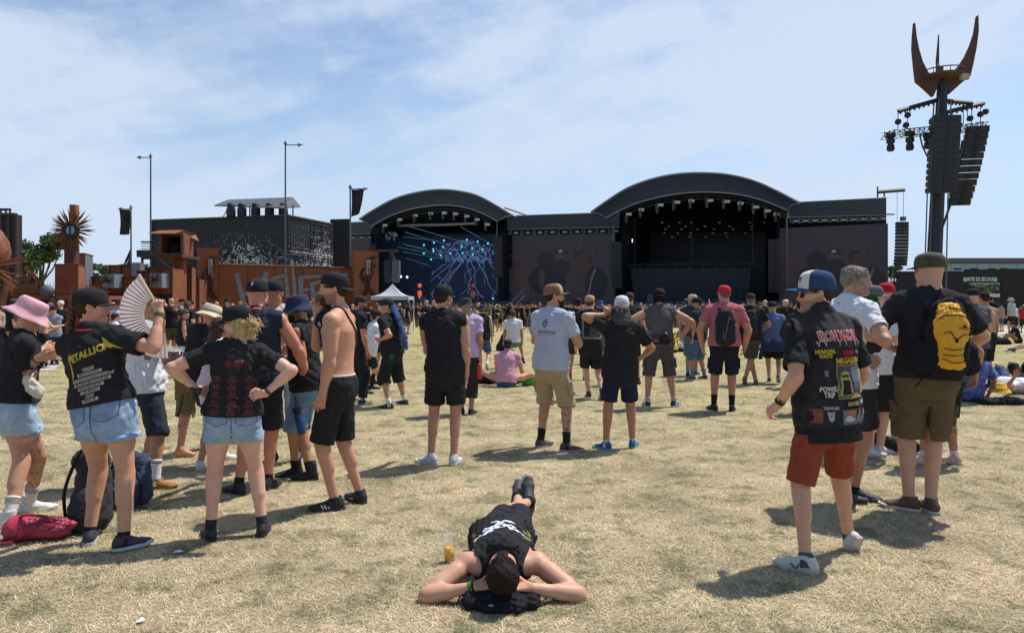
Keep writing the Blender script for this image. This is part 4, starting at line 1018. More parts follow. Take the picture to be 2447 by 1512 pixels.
def container(label,px1,Y1,px2,Y2,z0,z1,px3=None,Y3=None,paint_=True,seed=0):
 a,b=at(px1,Y1),at(px2,Y2);t=thing('shipping_container',label,'container',(a.x,a.y,0),0,'stacked black shipping containers');o=V(a.x,a.y,0)
 d=(b-a);L_=d.length;d.normalize();nrm=V(d.y,-d.x,0)
 if nrm.y>0:nrm=-nrm
 c=at(px3,Y3) if px3 else b-nrm*2.44;dep=(c-b)
 m=container_mat()
 def corr(p,q,name,nn):
  vs=[];fs=[];ln=(q-p).length;dd=(q-p).normalized();n=int(ln/.07);
  for i in range(n+1):
   ph=(i%4);off=0 if ph in (0,1) else -.04;w3=p+dd*ln*i/n+nn*off;vs+=[V(w3.x,w3.y,z0+.12)-o,V(w3.x,w3.y,z1-.12)-o]
  for i in range(n):fs.append((2*i,2*i+2,2*i+3,2*i+1))
  new_mesh(name,vs,fs,m,t)
 n2=V(dep.y,-dep.x,0).normalized();n2=n2 if n2.x>0 else -n2
 corr(a,b,'side_wall',nrm);corr(b,c,'end_wall',n2)
 mb=MB()
 for z in (z0+.06,z1-.06):
  for p,q in ((a,b),(b,c),(c,a-b+c),(a-b+c,a)):mb.bar(V(p.x,p.y,z)-o,V(q.x,q.y,z)-o,.09,4)
 for p in (a,b,c,a-b+c,b.lerp(c,.5)):mb.bar(V(p.x,p.y,z0)-o,V(p.x,p.y,z1)-o,.10,4)
 mb.build('frame',m,t)
 mb=MB();mb.add([V(a.x,a.y,z1-.1)-o,V(b.x,b.y,z1-.1)-o,V(c.x,c.y,z1-.1)-o,V((a-b+c).x,(a-b+c).y,z1-.1)-o],[(0,1,2,3)]);mb.build('roof',m,t)
 mb=MB();q=b.lerp(c,.5)
 for k in range(2):
  for j in range(3):
   e=b.lerp(c,(.55+.2*k))+n2*.05;mb.bar(V(e.x,e.y,z0+.2)-o,V(e.x,e.y,z1-.2)-o,.025,5)
 for j in range(5):e1,e2=b.lerp(c,.52)+n2*.04,b.lerp(c,.98)+n2*.04;zz=z0+(z1-z0)*(j+.5)/5;mb.bar(V(e1.x,e1.y,zz)-o,V(e2.x,e2.y,zz)-o,.02,4)
 mb.build('door_bar',m,t);return t
def container_mat():
 if 'container_black' in MATS:return MATS['container_black']
 m=mat('container_black',(.02,.021,.026),rough=.6,vary=.2,vscale=2);nt=m.node_tree;L=nt.links.new;b=nt.nodes['Principled BSDF']
 geo=N(nt,'ShaderNodeNewGeometry');n=N(nt,'ShaderNodeTexNoise');n.inputs['Scale'].default_value=1.1;n.inputs['Detail'].default_value=5;n.inputs['Distortion'].default_value=2.2;L(geo.outputs['Position'],n.inputs['Vector'])
 sep=N(nt,'ShaderNodeSeparateXYZ');L(geo.outputs['Position'],sep.inputs[0])
 def M(op,a,b_=None):
  q=N(nt,'ShaderNodeMath',operation=op)
  for i,v in enumerate((a,b_)):
   if v is None:continue
   if isinstance(v,(int,float)):q.inputs[i].default_value=v
   else :L(v,q.inputs[i])
  return q.outputs[0]
 def blob(x,z,rx,rz):
  u=M('DIVIDE',M('SUBTRACT',sep.outputs[0],x),rx);v=M('DIVIDE',M('SUBTRACT',sep.outputs[2],z),rz);return M('POWER',2.718,M('MULTIPLY',M('ADD',M('MULTIPLY',u,u),M('MULTIPLY',v,v)),-1.0))
 k=M('ADD',M('MULTIPLY',blob(-18.6,4.6,1.9,1.3),.20),M('ADD',M('MULTIPLY',blob(-13.6,4.6,.8,1.9),.16),M('MULTIPLY',blob(-15.8,4.0,2.5,1.2),.10)))
 rid=M('ABSOLUTE',M('SUBTRACT',n.outputs['Fac'],.5));thr=M('SUBTRACT',M('MULTIPLY',k,.30),rid);mask=M('GREATER_THAN',thr,.0)
 n2=N(nt,'ShaderNodeTexNoise');n2.inputs['Scale'].default_value=9;n2.inputs['Detail'].default_value=4;L(geo.outputs['Position'],n2.inputs['Vector']);mask=M('MULTIPLY',mask,M('GREATER_THAN',n2.outputs['Fac'],M('SUBTRACT',.53,M('MULTIPLY',k,.35))))
 mx=N(nt,'ShaderNodeMix',data_type='RGBA');L(mask,mx.inputs[0]);src=b.inputs['Base Color'].links[0].from_socket;L(src,mx.inputs[6]);mx.inputs[7].default_value=(.62,.61,.56,1);L(mx.outputs[2],b.inputs['Base Color']);return m
container('topmost black container of the stack, lamps on its roof, peeling white paint patch',365,50.8,690,48,5.2,7.75,793,53)
container('black shipping container streaked with white paint, under the topmost container of the stack',365,50.8,690,48,2.6,5.18,793,53)
container('lowest black shipping container of the stack, behind the rusty sign wall',365,50.8,690,48,0.0,2.58,793,53)
t=thing('lamp_shelter','grey tilted roof on thin posts over stage lamps on top of the containers','shelter',at(615,50,7.75));o=t.location;mb=MB();Yr=50
p=[V(*at(512,51.5)),V(*at(680,48.6)),V(*at(718,50.5)),V(*at(548,53.6))]
Q4=[W(512,490,50),W(545,477,53),W(700,471,51.5),W(672,496,48.3)];q5=W(718,493,51.6)
mb.add([Q4[0]-o,Q4[1]-o,Q4[2]-o,Q4[3]-o,q5-o]+[v-o-V(0,0,.08) for v in (Q4[0],Q4[1],Q4[2],Q4[3],q5)],[(0,3,2,1),(3,4,2),(5,6,7,8),(8,7,9),(0,5,8,3),(3,8,9,4),(2,4,9,7),(0,1,6,5)]);mb.build('roof',mat('roof_grey',(.085,.088,.095),rough=.7),t)
mb=MB()
for px in (545,597,640,700):mb.bar(at(px,50,7.7)-o,W(px,490,50)-o,.05,4)
mb.bar(at(530,50.4,7.75)-o,W(548,492,50)-o,.03,4);pass
for (pa,pb,rr_) in ([(at(px,50,7.7)-o,W(px,490,50)-o,.05) for px in (545,597,640,700)]+[(at(530,50.4,7.75)-o,W(548,492,50)-o,.03)]):mb=MB();mb.bar(pa,pb,rr_,4);mb.build('post',steel,t)
for px in (578,611,644,677,552):
 mb=MB();c=W(px,512,49.2)-o;c.z=.02+0;mb.lathe((c.x,c.y,0),[(.001,0),(.28,0),(.30,.12),(.22,.28),(.25,.42),(.26,.85),(.20,.95),(.001,.96)],12);mb.box((c.x,c.y,.35),(.62,.1,.5));mb.build('lamp',dark,t,True)
def mast(label,px,ytop,ybase,Y,side,arm=34,flag=None,name='flagpole',tail=False,zb=None):
 t=thing(name,label,'flagpole',at(px,Y));top=ZY(ytop+14,Y);arm_m=arm/FPX*Y;za=ZY(ytop+12,Y);mb=MB();mb.bar((0,0,0 if zb is None else zb),(0,0,za),.07,8,.05);mb.build('pole',steel,t)
 mb=MB();mb.lathe((0,0,0),[(.05,za),(.13,za+.12),(.0,ZY(ytop,Y))],6);mb.bar((0,0,za),(side*arm_m*.75,0,za+.02),.035,6);mb.bar((side*arm_m*.72,0,za+.02),(side*arm_m,0,za+.03),.14,4,.005);mb.build('spear_arm',steel,t)
 if flag:
  vs=[];fs=[];w_,h_=flag;wm,hm=w_/FPX*Y,h_/FPX*Y
  for j in range(9):
   for i in range(7):k=i/6;vs.append((side*(.08+wm*k*(1-(.35*j/8 if tail else .05*j/8))),.10*math.sin(k*6+j*.5),za-.03-hm*j/8-(0 if not tail else -.25*k*j/8)))
  for j in range(8):
   for i in range(6):fs.append((j*7+i,j*7+i+1,j*7+i+8,j*7+i+7))
  new_mesh('flag',vs,fs,blk,t,True)
 return t
mast('grey mast with an arrow pointing left at the left end of the containers',360,365,600,49.5,-1,34)
mast('tallest grey mast with an arrow pointing right, above the container lamps',682,335,600,47.2,1,42)
mast('flagpole with a black flag to its right, beside the left stage arch',837,440,600,46.5,1,44,(30,66),tail=True)
t=mast('flagpole with a black flag to its left and a torn lower rag',313,488,600,52,-1,32,(25,60))
vs=[(0,0,5.4),(0,0,3.9),(-.5,.1,4.0),(-.1,0,4.6),(-.75,.1,3.7),(-.45,0,4.4)];new_mesh('torn_rag',[(v[0],v[1],v[2]+.5) for v in vs],[(0,3,2,1),(0,5,4,3)],blk,t)
t=thing('banner_wall','tall black fabric wall between the containers and the left stage','wall',at(812,54));mb=MB();a,b,d,nrm=slab(mb,790,53.5,524,835,54,523,t=.3);mb.v=[tuple(V(*v)-t.location) for v in mb.v];mb.build('panel',blk,t)
t=thing('lookout_booth','rusty steel booth on one pillar in front of the containers','booth',at(418,38));o=t.location;Y=38
mb=MB();x1,x2,x3=at(380,Y).x-o.x,at(437,Y).x-o.x,at(462,Y+1.5).x*1-o.x;zb,zt=ZY(610,Y),ZY(556,Y)
mb.add([(x1,0,zb),(x2,0,zb),(x2,0,zt),(x1,0,zt),(x1+.12,.0,zb+.12),(x2-.12,0,zb+.12),(x2-.12,0,zt-.1),(x1+.12,0,zt-.1)],[(0,1,5,4),(1,2,6,5),(2,3,7,6),(3,0,4,7)])
mb.add([(x2,0,zb),(x3,1.5,zb),(x3,1.5,zt+.05),(x2,0,zt)],[(0,1,2,3)]);mb.add([(x1,0,zb),(x1,1.6,zb),(x1,1.6,zt),(x1,0,zt)],[(3,2,1,0)]);mb.add([(x1,1.5,zb),(x3,1.5,zb),(x3,1.5,zt),(x1,1.5,zt)],[(0,1,2,3)]);mb.build('wall',rust,t)
mb=MB();mb.add([(x1-.35,-.6,zt-.10),(x2-.1,-.6,zt-.1),(x3+.1,1.6,zt+.12),(x1-.1,1.6,zt+.15),(x1+.0,0,zt+.12),(x2+.05,0,zt+.14)],[(0,1,5,4),(4,5,2,3),(1,2,5)]);mb.add([(x3-.2,.9,zt),(x3+.45,1.2,zt-.35),(x3+.1,1.6,zt+.05)],[(0,1,2)]);mb.build('roof',rust3,t)
mb=MB();mb.add([(x2+.03,-.01,zb+.1),(x3-.1,1.38,zb+.1),(x3-.1,1.38,zt-.05),(x2+.03,-.01,zt-.05)],[(0,1,2,3)]);mb.build('steel_sheet',mat('scorched_steel',(.16,.15,.16),rough=.4,metal=.5,vary=.5,vscale=2),t)
mb=MB();mb.box(((x1+x3)/2,.6,zb-.07),(x3-x1+.6,2.2,.14));mb.build('floor',rust2,t)
mb=MB();mb.box((.05,.6,(zb-.14)/2),(.42,.42,zb-.14));mb.box((-.22,.5,(zb-.14)/2),(.12,.5,zb-.14));mb.build('pillar',rust,t)
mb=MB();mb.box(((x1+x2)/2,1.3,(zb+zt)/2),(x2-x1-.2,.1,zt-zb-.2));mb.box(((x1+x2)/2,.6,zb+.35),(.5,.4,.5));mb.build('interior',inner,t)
t=thing('metal_staircase','black metal staircase with railings at the left end of the containers','staircase',at(355,47));o=t.location;mb=MB();Y=47
for (y1,y2) in ((578,578),(600,600),(618,618)):mb.bar(W(337,y1,Y)-o,W(370,y2,Y)-o,.05,4)
for yy in (583,589,595):mb.bar(W(337,yy,Y)-o,W(362,yy,Y)-o,.025,4)
for k in range(7):mb.bar(W(362+9*k,590+9*k*.8,Y)-o,W(362+9*k,612+9*k*.8,Y)-o,.02,4)
mb.bar(W(362,580,Y)-o,W(440,650,Y)-o,.03,4);mb.bar(W(362,602,Y)-o,W(440,672,Y)-o,.05,4);mb.build('railing',dark,t)
mb=MB();mb.box((W(352,610,Y).x-o.x,0,ZY(607,Y)),(.9,1,.45));mb.box((W(340,610,Y).x-o.x,0,ZY(600,Y)/2),(.12,.12,ZY(600,Y)));mb.build('landing',dark,t)
def clad(label,px1,px2,yt,Y,seed,t_=1.2,m=None,rib=.55,boxes=(),win=None,cat='wall',name='rusty_wall'):
 t=thing(name,label,cat,at((px1+px2)/2,Y));o=t.location;x1,x2=at(px1,Y).x-o.x,at(px2,Y).x-o.x;z=ZY(yt,Y);mb=MB();mb.box(((x1+x2)/2,t_/2,z/2),(x2-x1,t_,z));mb.build('panel',m or rust,t)
 mb=MB();n=max(2,int((x2-x1)/rib))
 for i in range(n+1):x=x1+(x2-x1)*i/n;mb.box((x,-.035,z/2),(.07,.07,z))
 mb.box(((x1+x2)/2,-.02,z+.03),(x2-x1+.1,.16,.08));mb.build('rib',rust2,t)
 if win:
  mb=MB();wx1,wx2=at(win[0],Y).x-o.x,at(win[1],Y).x-o.x;wz1,wz2=ZY(win[3],Y),ZY(win[2],Y);mb.box(((wx1+wx2)/2,-.09,(wz1+wz2)/2),(wx2-wx1,.03,wz2-wz1));w0=mb.build('window',inner,t)
  mb=MB();r=random.Random(seed)
  for k in range(5):
   for j in range(4):mb.bar((wx1+(wx2-wx1)*(k+.5)/5,-.12,wz1+(wz2-wz1)*(j+.2)/4),(wx1+(wx2-wx1)*(k+.5)/5,-.12,wz1+(wz2-wz1)*(j+.75)/4),.02,4)
  mb.build('grille',steel,w0)
 for (bx1,bx2,by1,by2) in boxes:
  mb=MB();ax1,ax2=at(bx1,Y).x-o.x,at(bx2,Y).x-o.x;z1,z2=ZY(by2,Y),ZY(by1,Y);mb.add([(ax1,-.35,z1),(ax2,-.55,z1),(ax2,-.55,z2),(ax1,-.35,z2),(ax1,0,z1),(ax2+.12,0,z1),(ax2+.12,0,z2),(ax1,0,z2)],[(0,1,2,3),(1,5,6,2),(2,6,7,3),(0,4,5,1),(0,3,7,4)]);bb=mb.build('steel_box',galv,t)
  mb=MB();c=V(ax1+(ax2-ax1)*.5,-.5,(z1+z2)/2);rr=random.Random(seed+bx1)
  for k in range(26):d=V(rr.uniform(-1,.6),rr.uniform(-1.0,-.1),rr.uniform(-.8,.8)).normalized();mb.bar(c,c+d*rr.uniform(.25,.6),.03,5,.004)
  mb.build('spike_burst',rust2,bb)
 return t
clad('rusty ribbed wall with a galvanised box and a spike burst, left of the folded fan',222,330,664,34,1,boxes=((254,288,656,688),),win=(265,318,702,790))
clad('taller rusty box behind the ribbed wall, left of the flagpole',262,318,636,40,2,m=rust,rib=.8)
clad('rusty ribbed wall with a galvanised box and a spike burst, left of the booth pillar',354,412,642,35,3,boxes=((366,400,654,688),),win=(372,410,704,790),rib=.7)
clad('rusty ribbed wall between the booth pillar and the root relief pillar',432,476,668,41.5,4,rib=.5)
clad('narrow bright rusty column standing right of the booth pillar',440,458,640,40,14,rib=.8,m=rust3,t_=.5)
t=clad('low rusty wall behind the fan',330,356,650,37,13,rib=.6)
t=thing('steel_column','narrow galvanised column rising behind the fan','column',at(330,39));mb=MB();mb.box((0,0,ZY(628,39)/2),(.45,.5,ZY(628,39)));mb.build('shaft',galv,t)
t=thing('spiked_disc_sculpture','rusty post carrying a dark ring with spikes all round','sculpture',at(176,31));o=t.location;Y=31
mb=MB();mb.box((.03,0,(ZY(490,Y))/2),(.26,.28,ZY(490,Y)));mb.build('post',rust3,t);mb=MB();mb.box((-.02,-.10,ZY(590,Y)/2+.0),(.42,.4,ZY(590,Y)));mb.build('plinth_post',rust2,t)
c=V(0,-.22,ZY(552,Y));mb=MB();mb.tube([c+V(math.cos(a)*.30,0,math.sin(a)*.30) for a in np.linspace(0,6.283,25)],.11,8);mb.bar(c+V(0,-.06,-.4),c+V(0,-.06,.4),.03,4);mb.build('ring',dark,t,True)
mb=MB();mb.lathe((0,0,0),[(.001,-.02),(.24,-.02),(.24,.02),(.001,.02)],20);d_=mb.build('disc',mat('disc_glass',(.30,.33,.37),rough=.3),t);d_.rotation_euler=(R(90),0,0);d_.location=c
mb=MB();spikes(mb,c,66,.32,1.12,(0,1,0),5,rad=.034,cone=.3);mb.build('spike',mat('rust_spike',(.16,.055,.022),rough=.8),t)
def rbox(label,px1,px2,px3,yt,Y,m1,m2,name='rusty_box',yb=None):
 t=thing(name,label,'box',at((px1+px2)/2,Y));o=t.location;a,b,c=at(px1,Y)-o,at(px2,Y)-o,at(px3,Y+1.5)-o;z=ZY(yt,Y);e=a+(c-b);
 mb=MB();mb.add([V(p.x,p.y,zz) for zz in (0,z) for p in (a,b,c,e)],[(0,1,5,4),(2,3,7,6),(3,0,4,7),(4,5,6,7)]);mb.build('front_panel',m1,t);mb=MB();mb.add([V(p.x,p.y,zz) for zz in (0,z) for p in (b,c)],[(0,1,3,2)]);mb.build('side_panel',m2,t);mb=MB();mb.bar(V(a.x,a.y-.02,z),V(b.x,b.y-.02,z),.03,4);mb.bar(V(b.x,b.y-.02,z),V(c.x,c.y,z),.03,4);mb.build('edge',rust2,t);return t
rbox('big rusty box pedestal in front of the spiked disc post',131,187,203,632,29.5,rust,rust3)
rbox('rusty box with a bright galvanised side behind the spiked disc post',166,204,222,606,33,rust,galv)
t=thing('bar_terrace','rusty terrace with a spiked railing above a dark bar on the far left','terrace',at(90,28));o=t.location;Y=28
mb=MB();x1,x2=at(-120,Y).x-o.x,at(262,Y).x-o.x;mb.box(((x1+x2)/2,.5,ZY(711,Y)),(x2-x1,1,.16));mb.box(((x1+x2)/2,.0,ZY(697,Y)),(x2-x1,.05,.04))
for px in (-60,30,130,200,258):mb.box((at(px,Y).x-o.x,0,ZY(711,Y)/2),(.16,.16,ZY(711,Y)))
mb.build('frame',rust,t);mb=MB()
for i in range(90):x=x1+(x2-x1)*i/90;h_=random.uniform(.45,.62);mb.bar((x,0,ZY(709,Y)),(x+random.uniform(-.03,.03),0,ZY(709,Y)+h_),.022,4,.004)
mb.build('spike_railing',mat('rust_spike',(.2,.1,.1)),t)
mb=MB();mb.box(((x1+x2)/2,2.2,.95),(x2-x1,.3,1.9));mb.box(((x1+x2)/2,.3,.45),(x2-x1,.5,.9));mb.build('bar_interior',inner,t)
mb=MB();mb.box(((x1+x2)/2,.02,.5),(x2-x1,.06,1.0));mb.box(((x1+x2)/2,-.1,1.05),(x2-x1,.5,.06));mb.build('bar_counter',rust2,t)
mb=MB();mb.lathe((at(116,Y).x-o.x,-.1,ZY(697,Y)),[(.001,-.26)]+[(.26*math.sin(a),-.26*math.cos(a)) for a in np.linspace(.3,2.9,9)]+[(.001,.26)],14);mb.build('ball_lamp',mat('lamp_grey',(.07,.08,.09)),t,True)
t=thing('dark_tower','dark ribbed container tower standing at the left edge of the picture','tower',at(-20,33));Y=33;o=t.location
mb=MB();x1,x2=at(-110,Y).x-o.x,at(37,Y).x-o.x;z=ZY(512,Y);mb.box(((x1+x2)/2,.25,z/2),(x2-x1,.4,z));mb.build('wall',mat('dark_rust',(.022,.015,.013),rough=.8,vary=.4,vscale=2),t)
mb=MB()
for i in range(9):mb.box((x1+(x2-x1)*i/8,.06,z/2),(.12,.1,z))
mb.box(((x1+x2)/2,.05,z),(x2-x1,.2,.12));mb.build('rib',mat('dark_rust2',(.055,.04,.035),rough=.8),t)
mb=MB();mb.bar(W(-50,500,Y)-o,W(26,501,Y)-o,.06,4)
for px in (2,14,24):mb.bar(W(px,501,Y)-o,W(px,511,Y)-o,.05,4)
mb.build('light_bar',dark,t)
t=thing('rusty_head_sculpture','huge rusty dome shaped sculpture with spikes fanning right, at the left edge','sculpture',at(-36,27.5));o=t.location;Y=27.5
mb=MB();prof=[(.001,0),(.5,.1),(.75,.5),(.85,1.0),(.78,1.45),(.55,1.85),(.25,2.1),(.001,2.15)];mb.lathe((0,0,ZY(665,Y)),prof,18);d_=mb.build('dome',mat('rust_patina',(.20,.07,.035),rough=.6,vary=.75,vscale=5,bump=.6,bscale=8),t,True)
mb=MB();r_=random.Random(8);c=V(.3,-.2,ZY(640,Y))
for i in range(60):d=V(r_.uniform(.3,1),r_.uniform(-.5,.5),r_.uniform(-.75,.45)).normalized();l_=r_.uniform(.7,1.35);mb.bar(c,c+d*l_,.045,5,.01)
mb.build('spike',mat('rust_spike2',(.2,.07,.03),rough=.8),t)
mb=MB();mb.box((0,.2,ZY(665,Y)/2),(1.2,1.0,ZY(665,Y)));mb.build('base',rust2,t)
t=thing('drum_rack','slanting rusty rack of barrels behind the spiked railing','rack',at(75,30));o=t.location;Y=30
mb=MB();mb.bar(W(62,640,Y)-o,W(118,700,Y)-o,.12,4);mb.build('beam',rust3,t)
for (px,py) in ((52,668),(70,668),(50,685),(68,684),(86,686),(40,700),(62,700),(84,700)):
 mb=MB();c=W(px,py,Y)-o;mb.bar(c+V(-.17,0,0),c+V(.17,0,0),.19,12);mb.build('barrel',mat('barrel_rust',(.17,.08,.05),rough=.7,vary=.3,vscale=4),t)
t=thing('metal_lattice','small red rusty lattice panel beside the ribbed wall','lattice',at(216,33));o=t.location;mb=MB();Y=33;r_=random.Random(2)
for a,b in (((206,686),(206,760)),((226,686),(226,760)),((206,686),(226,686))):mb.bar(W(*a,Y)-o,W(*b,Y)-o,.03,4)
for k in range(9):mb.tube([W(207+r_.random()*18,688+7*k+j*3,Y)-o+V(.05*math.sin(j*2+k),0,0) for j in range(5)],.014,4)
mb.build('frame',rust3,t)
t=thing('white_gazebo','white peaked canopy tent on thin legs in front of the left stage','tent',at(938,44));o=t.location;Y=44;ze,zp=ZY(708,Y),ZY(678,Y);w_=1.15
mb=MB();n_=6;crn=[(-w_,-w_),(w_,-w_),(w_,w_),(-w_,w_)]
for k in range(4):
 p,q=V(*crn[k],ze),V(*crn[(k+1)%4],ze);ap=V(0,0,zp);rows=[]
 for j in range(6):
  s_=j/5;rows.append([p.lerp(q,i/6).lerp(ap,s_)-V(0,0,.22*math.sin(s_*3.14)+.10*math.sin(i/6*3.14)*(1-s_)) for i in range(7)])
 vs=[v for r__ in rows for v in r__];mb.add(vs,[(j*7+i,j*7+i+1,j*7+i+8,j*7+i+7) for j in range(5) for i in range(6)])
 mb.add([p,q,q-V(0,0,.22),p-V(0,0,.22)],[(0,1,2,3)])
mb.build('canopy',mat('tent_white',(.42,.43,.46),rough=.7),t,False)
for (x,y) in crn:mb=MB();mb.bar((x,y,0),(x,y,ze),.03,6);mb.build('leg',steel if x<0 else mat('white_metal',(.6,.6,.6)),t)
t=thing('exit_wall','long black wall with a doorway under white SORTIE DE SECOURS lettering','wall',at(2300,62));o=t.location;Y=62
wm=mat('black_wall',(.016,.016,.018),rough=.8,vary=.1,vscale=.6)
mb=MB()
for (a,b,yt,yb) in ((2148,2311,648,None),(2397,2900,642,None)):x1,x2=at(a,Y).x-o.x,at(b,Y).x-o.x;z1=ZY(yt,Y);mb.box(((x1+x2)/2,.2,z1/2),(x2-x1,.4,z1))
x1,x2=at(2311,Y).x-o.x,at(2397,Y).x-o.x;z1,z0=ZY(643,Y),ZY(675,Y);mb.box(((x1+x2)/2,.2,(z1+z0)/2),(x2-x1,.4,z1-z0));mb.build('wall_panel',wm,t)
vs,fs=text_polys('SORTIE DE SECOURS',.46,bold=.012,sx=.66);c=W(2341,667.5,Y)-o
new_mesh('exit_lettering',[(c.x+v[0],-.02,c.z+v[1]) for v in vs],fs,mat('exit_white',(.62,.64,.62)),t)
for px in (2306,2378):
 c=W(px,668,Y)-o;mb=MB();mb.box((c.x,-.015,c.z),(.34,.03,.36));e=mb.build('exit_symbol',mat('exit_green',(.22,.42,.32)),t);mb=MB();mb.lathe((0,0,0),[(.001,0),(.035,.0),(.001,.03)],8)
 mb=MB();mb.box((c.x+.02,-.035,c.z+.10),(.06,.01,.06));mb.bar((c.x,-.036,c.z+.06),(c.x-.02,-.036,c.z-.04),.025,4);mb.bar((c.x-.02,-.036,c.z-.04),(c.x+.07,-.036,c.z-.14),.018,4);mb.bar((c.x-.02,-.036,c.z-.04),(c.x-.11,-.036,c.z-.10),.018,4);mb.bar((c.x,-.036,c.z+.04),(c.x+.10,-.036,c.z),.014,4);mb.build('running_figure',mat('exit_white',(.62,.64,.62)),e)
for px in (2255,2290,2330,2372,2400):
 mb=MB();c=W(px,644,Y)-o;mb.box((c.x,.1,c.z+.05),(.5,.3,.16));mb.build('floodlight',dark,t)
t=thing('white_cabin','low white roofed cabin seen through the exit doorway','cabin',at(2365,75));mb=MB();mb.box((0,0,ZY(704,75)/2),(3.4,3,ZY(704,75)));mb.build('wall',mat('cabin_dark',(.03,.035,.045)),t);mb=MB();mb.box((0,0,ZY(704,75)-.1),(3.8,3.4,.36));mb.build('roof',mat('cabin_white',(.7,.72,.75)),t)
t=thing('office_building','long flat roofed office block with a glass band behind the exit wall','building',at(2420,170));o=t.location;Y=170;x1,x2=at(2273,Y).x-o.x,at(2900,Y).x-o.x
mb=MB();z1=ZY(617,Y);mb.box(((x1+x2)/2,5,(z1-1.2)/2),(x2-x1,10,z1-1.2));mb.build('wall',mat('office_grey',(.25,.27,.28)),t);mb=MB();mb.box(((x1+x2)/2,4.6,z1-.55),(x2-x1+1,11,1.1));mb.build('roof',mat('office_roof',(.10,.095,.10)),t)
for i in range(20):
 mb=MB();x=x1+(x2-x1)*(i+.5)/20;mb.box((x,-.03,z1-2.3),((x2-x1)/20-.18,.06,2.0));mb.build('window',mat('office_glass',(.20,.30,.34),rough=.15,spec=.8),t)
def array_mesh(t,c,n,w_,h_,tilt0,curve,dep=.5,xr=(1,0,0),name='speaker_array',drift=0):
 c=Vector(c);p=c.copy();xr=Vector(xr).normalized();yd=V(-xr.y,xr.x,0);a=tilt0
 for i in range(n):
  a=tilt0+curve*(i/n)**1.5;dn=-(V(0,0,1)*math.cos(a)+yd*-math.sin(a));f=yd*math.cos(a)+V(0,0,1)*math.sin(a)
  q=p+dn*h_*.975;mb=MB();hw=w_/2
  vs=[p-xr*hw,p+xr*hw,q+xr*hw,q-xr*hw];front=[v-f*dep*.5 for v in vs];back=[v*.7+(p+q)/2*.3+f*dep*.5 for v in vs]
  mb.add(front+back,[(0,1,2,3),(7,6,5,4),(0,4,5,1),(1,5,6,2),(2,6,7,3),(3,7,4,0)])
  mb.box(tuple((p+q)/2-f*(dep*.5+.012)),(.07,.03,h_*.8)) if abs(xr.x)>.9 else None
  for sx_ in (-.27,.27):mb.box(tuple((p+q)/2-f*(dep*.5+.008)+xr*w_*sx_),(w_*.38,.02,h_*.5)) if abs(xr.x)>.9 else None
  mb.build(name,mat('speaker_black',(.022,.022,.024),rough=.65,vary=.2,vscale=5),t);p=p+dn*h_+xr*drift
 return p
t=thing('speaker_tower','tall black steel tower topped by three rusty horns and hung with speaker arrays','tower',at(2231,36));o=t.location;Y=36
mb=MB();zt=ZY(195,Y);lx=.45
mb.tube([(0,0,0),(.06,0,ZY(600,Y)),(.20,0,ZY(460,Y)),(lx,0,zt)],.4,8,rs=[.36,.35,.33,.24]);mb.build('mast',mat('tower_black',(.02,.021,.026),rough=.6,vary=.15,vscale=1),t)
mb=MB()
for s_ in (-1,1):
 for yo in (-.35,.35):mb.tube([(s_*.44,yo*.6,0),(.2+s_*.40,yo*.6,ZY(460,Y)),(lx+s_*.3,yo*.6,ZY(240,Y))],.035,5)
mb.build('cable_rail',steel,t)
corten=mat('corten',(.075,.036,.026),rough=.75,vary=.15,vscale=1.5)
def horn(pts_out,pts_in,thick,off=V(0,0,0)):
 mb=MB();poly=pts_out+pts_in[::-1];f=[W(x,y,Y)-o+off+V(0,-thick/2,0) for x,y in poly];bk=[p+V(0,thick,0) for p in f];n=len(f);m_=len(pts_out)
 fs=[]
 for i in range(m_-1):fs.append((i,i+1,n-2-i,n-1-i));fs.append(tuple(reversed([k+n for k in (i,i+1,n-2-i,n-1-i)])))
 for i in range(n):fs.append((i,(i+1)%n,n+(i+1)%n,n+i))
 mb.add(f+bk,fs);return mb.build('horn',corten,t)
horn([(2184,56),(2181,90),(2180,120),(2184,160),(2188,196),(2207,212),(2228,232)],[(2184.5,58),(2188,90),(2194,120),(2203,150),(2216,175),(2230,186),(2246,190)],.22)
horn([(2335,38),(2336,75),(2331,115),(2323,155),(2316,184),(2296,199),(2266,226)],[(2334,40),(2328,80),(2318,110),(2306,135),(2292,157),(2275,175),(2252,187)],.22)
mb=MB();b0=W(2245,190,36.8)-o;mb.tube([b0,W(2240,150,37.4)-o,W(2243,84,37.8)-o],.1,6,rs=[.10,.09,.03]);mb.build('horn',corten,t)
mb=MB();c=W(2250,186,Y)-o
mb.tube([c+V(math.cos(a)*1.05,math.sin(a)*1.05,.28) for a in np.linspace(0,6.283,19)],.03,4);mb.tube([c+V(math.cos(a)*1.05,math.sin(a)*1.05,0) for a in np.linspace(0,6.283,19)],.06,4)
for a in np.linspace(0,6.283,19)[:-1]:mb.bar(c+V(math.cos(a)*1.05,math.sin(a)*1.05,0),c+V(math.cos(a)*1.05,math.sin(a)*1.05,.28),.02,4)
mb.lathe(tuple(c),[(.001,-.12),(1.05,-.02),(1.05,.04),(.001,.04)],18);mb.box((c.x-.1,0,c.z+.3),(.25,.25,.5));mb.build('crows_nest',mat('nest',(.09,.05,.035),rough=.7),t)
mb=MB();c2=W(2290,196,Y)-o;mb.box((c2.x-.2,-.8,c2.z),(.38,.2,.28));mb.build('floodlight',mat('flood',(.35,.30,.18),rough=.4),t)
mb=MB()
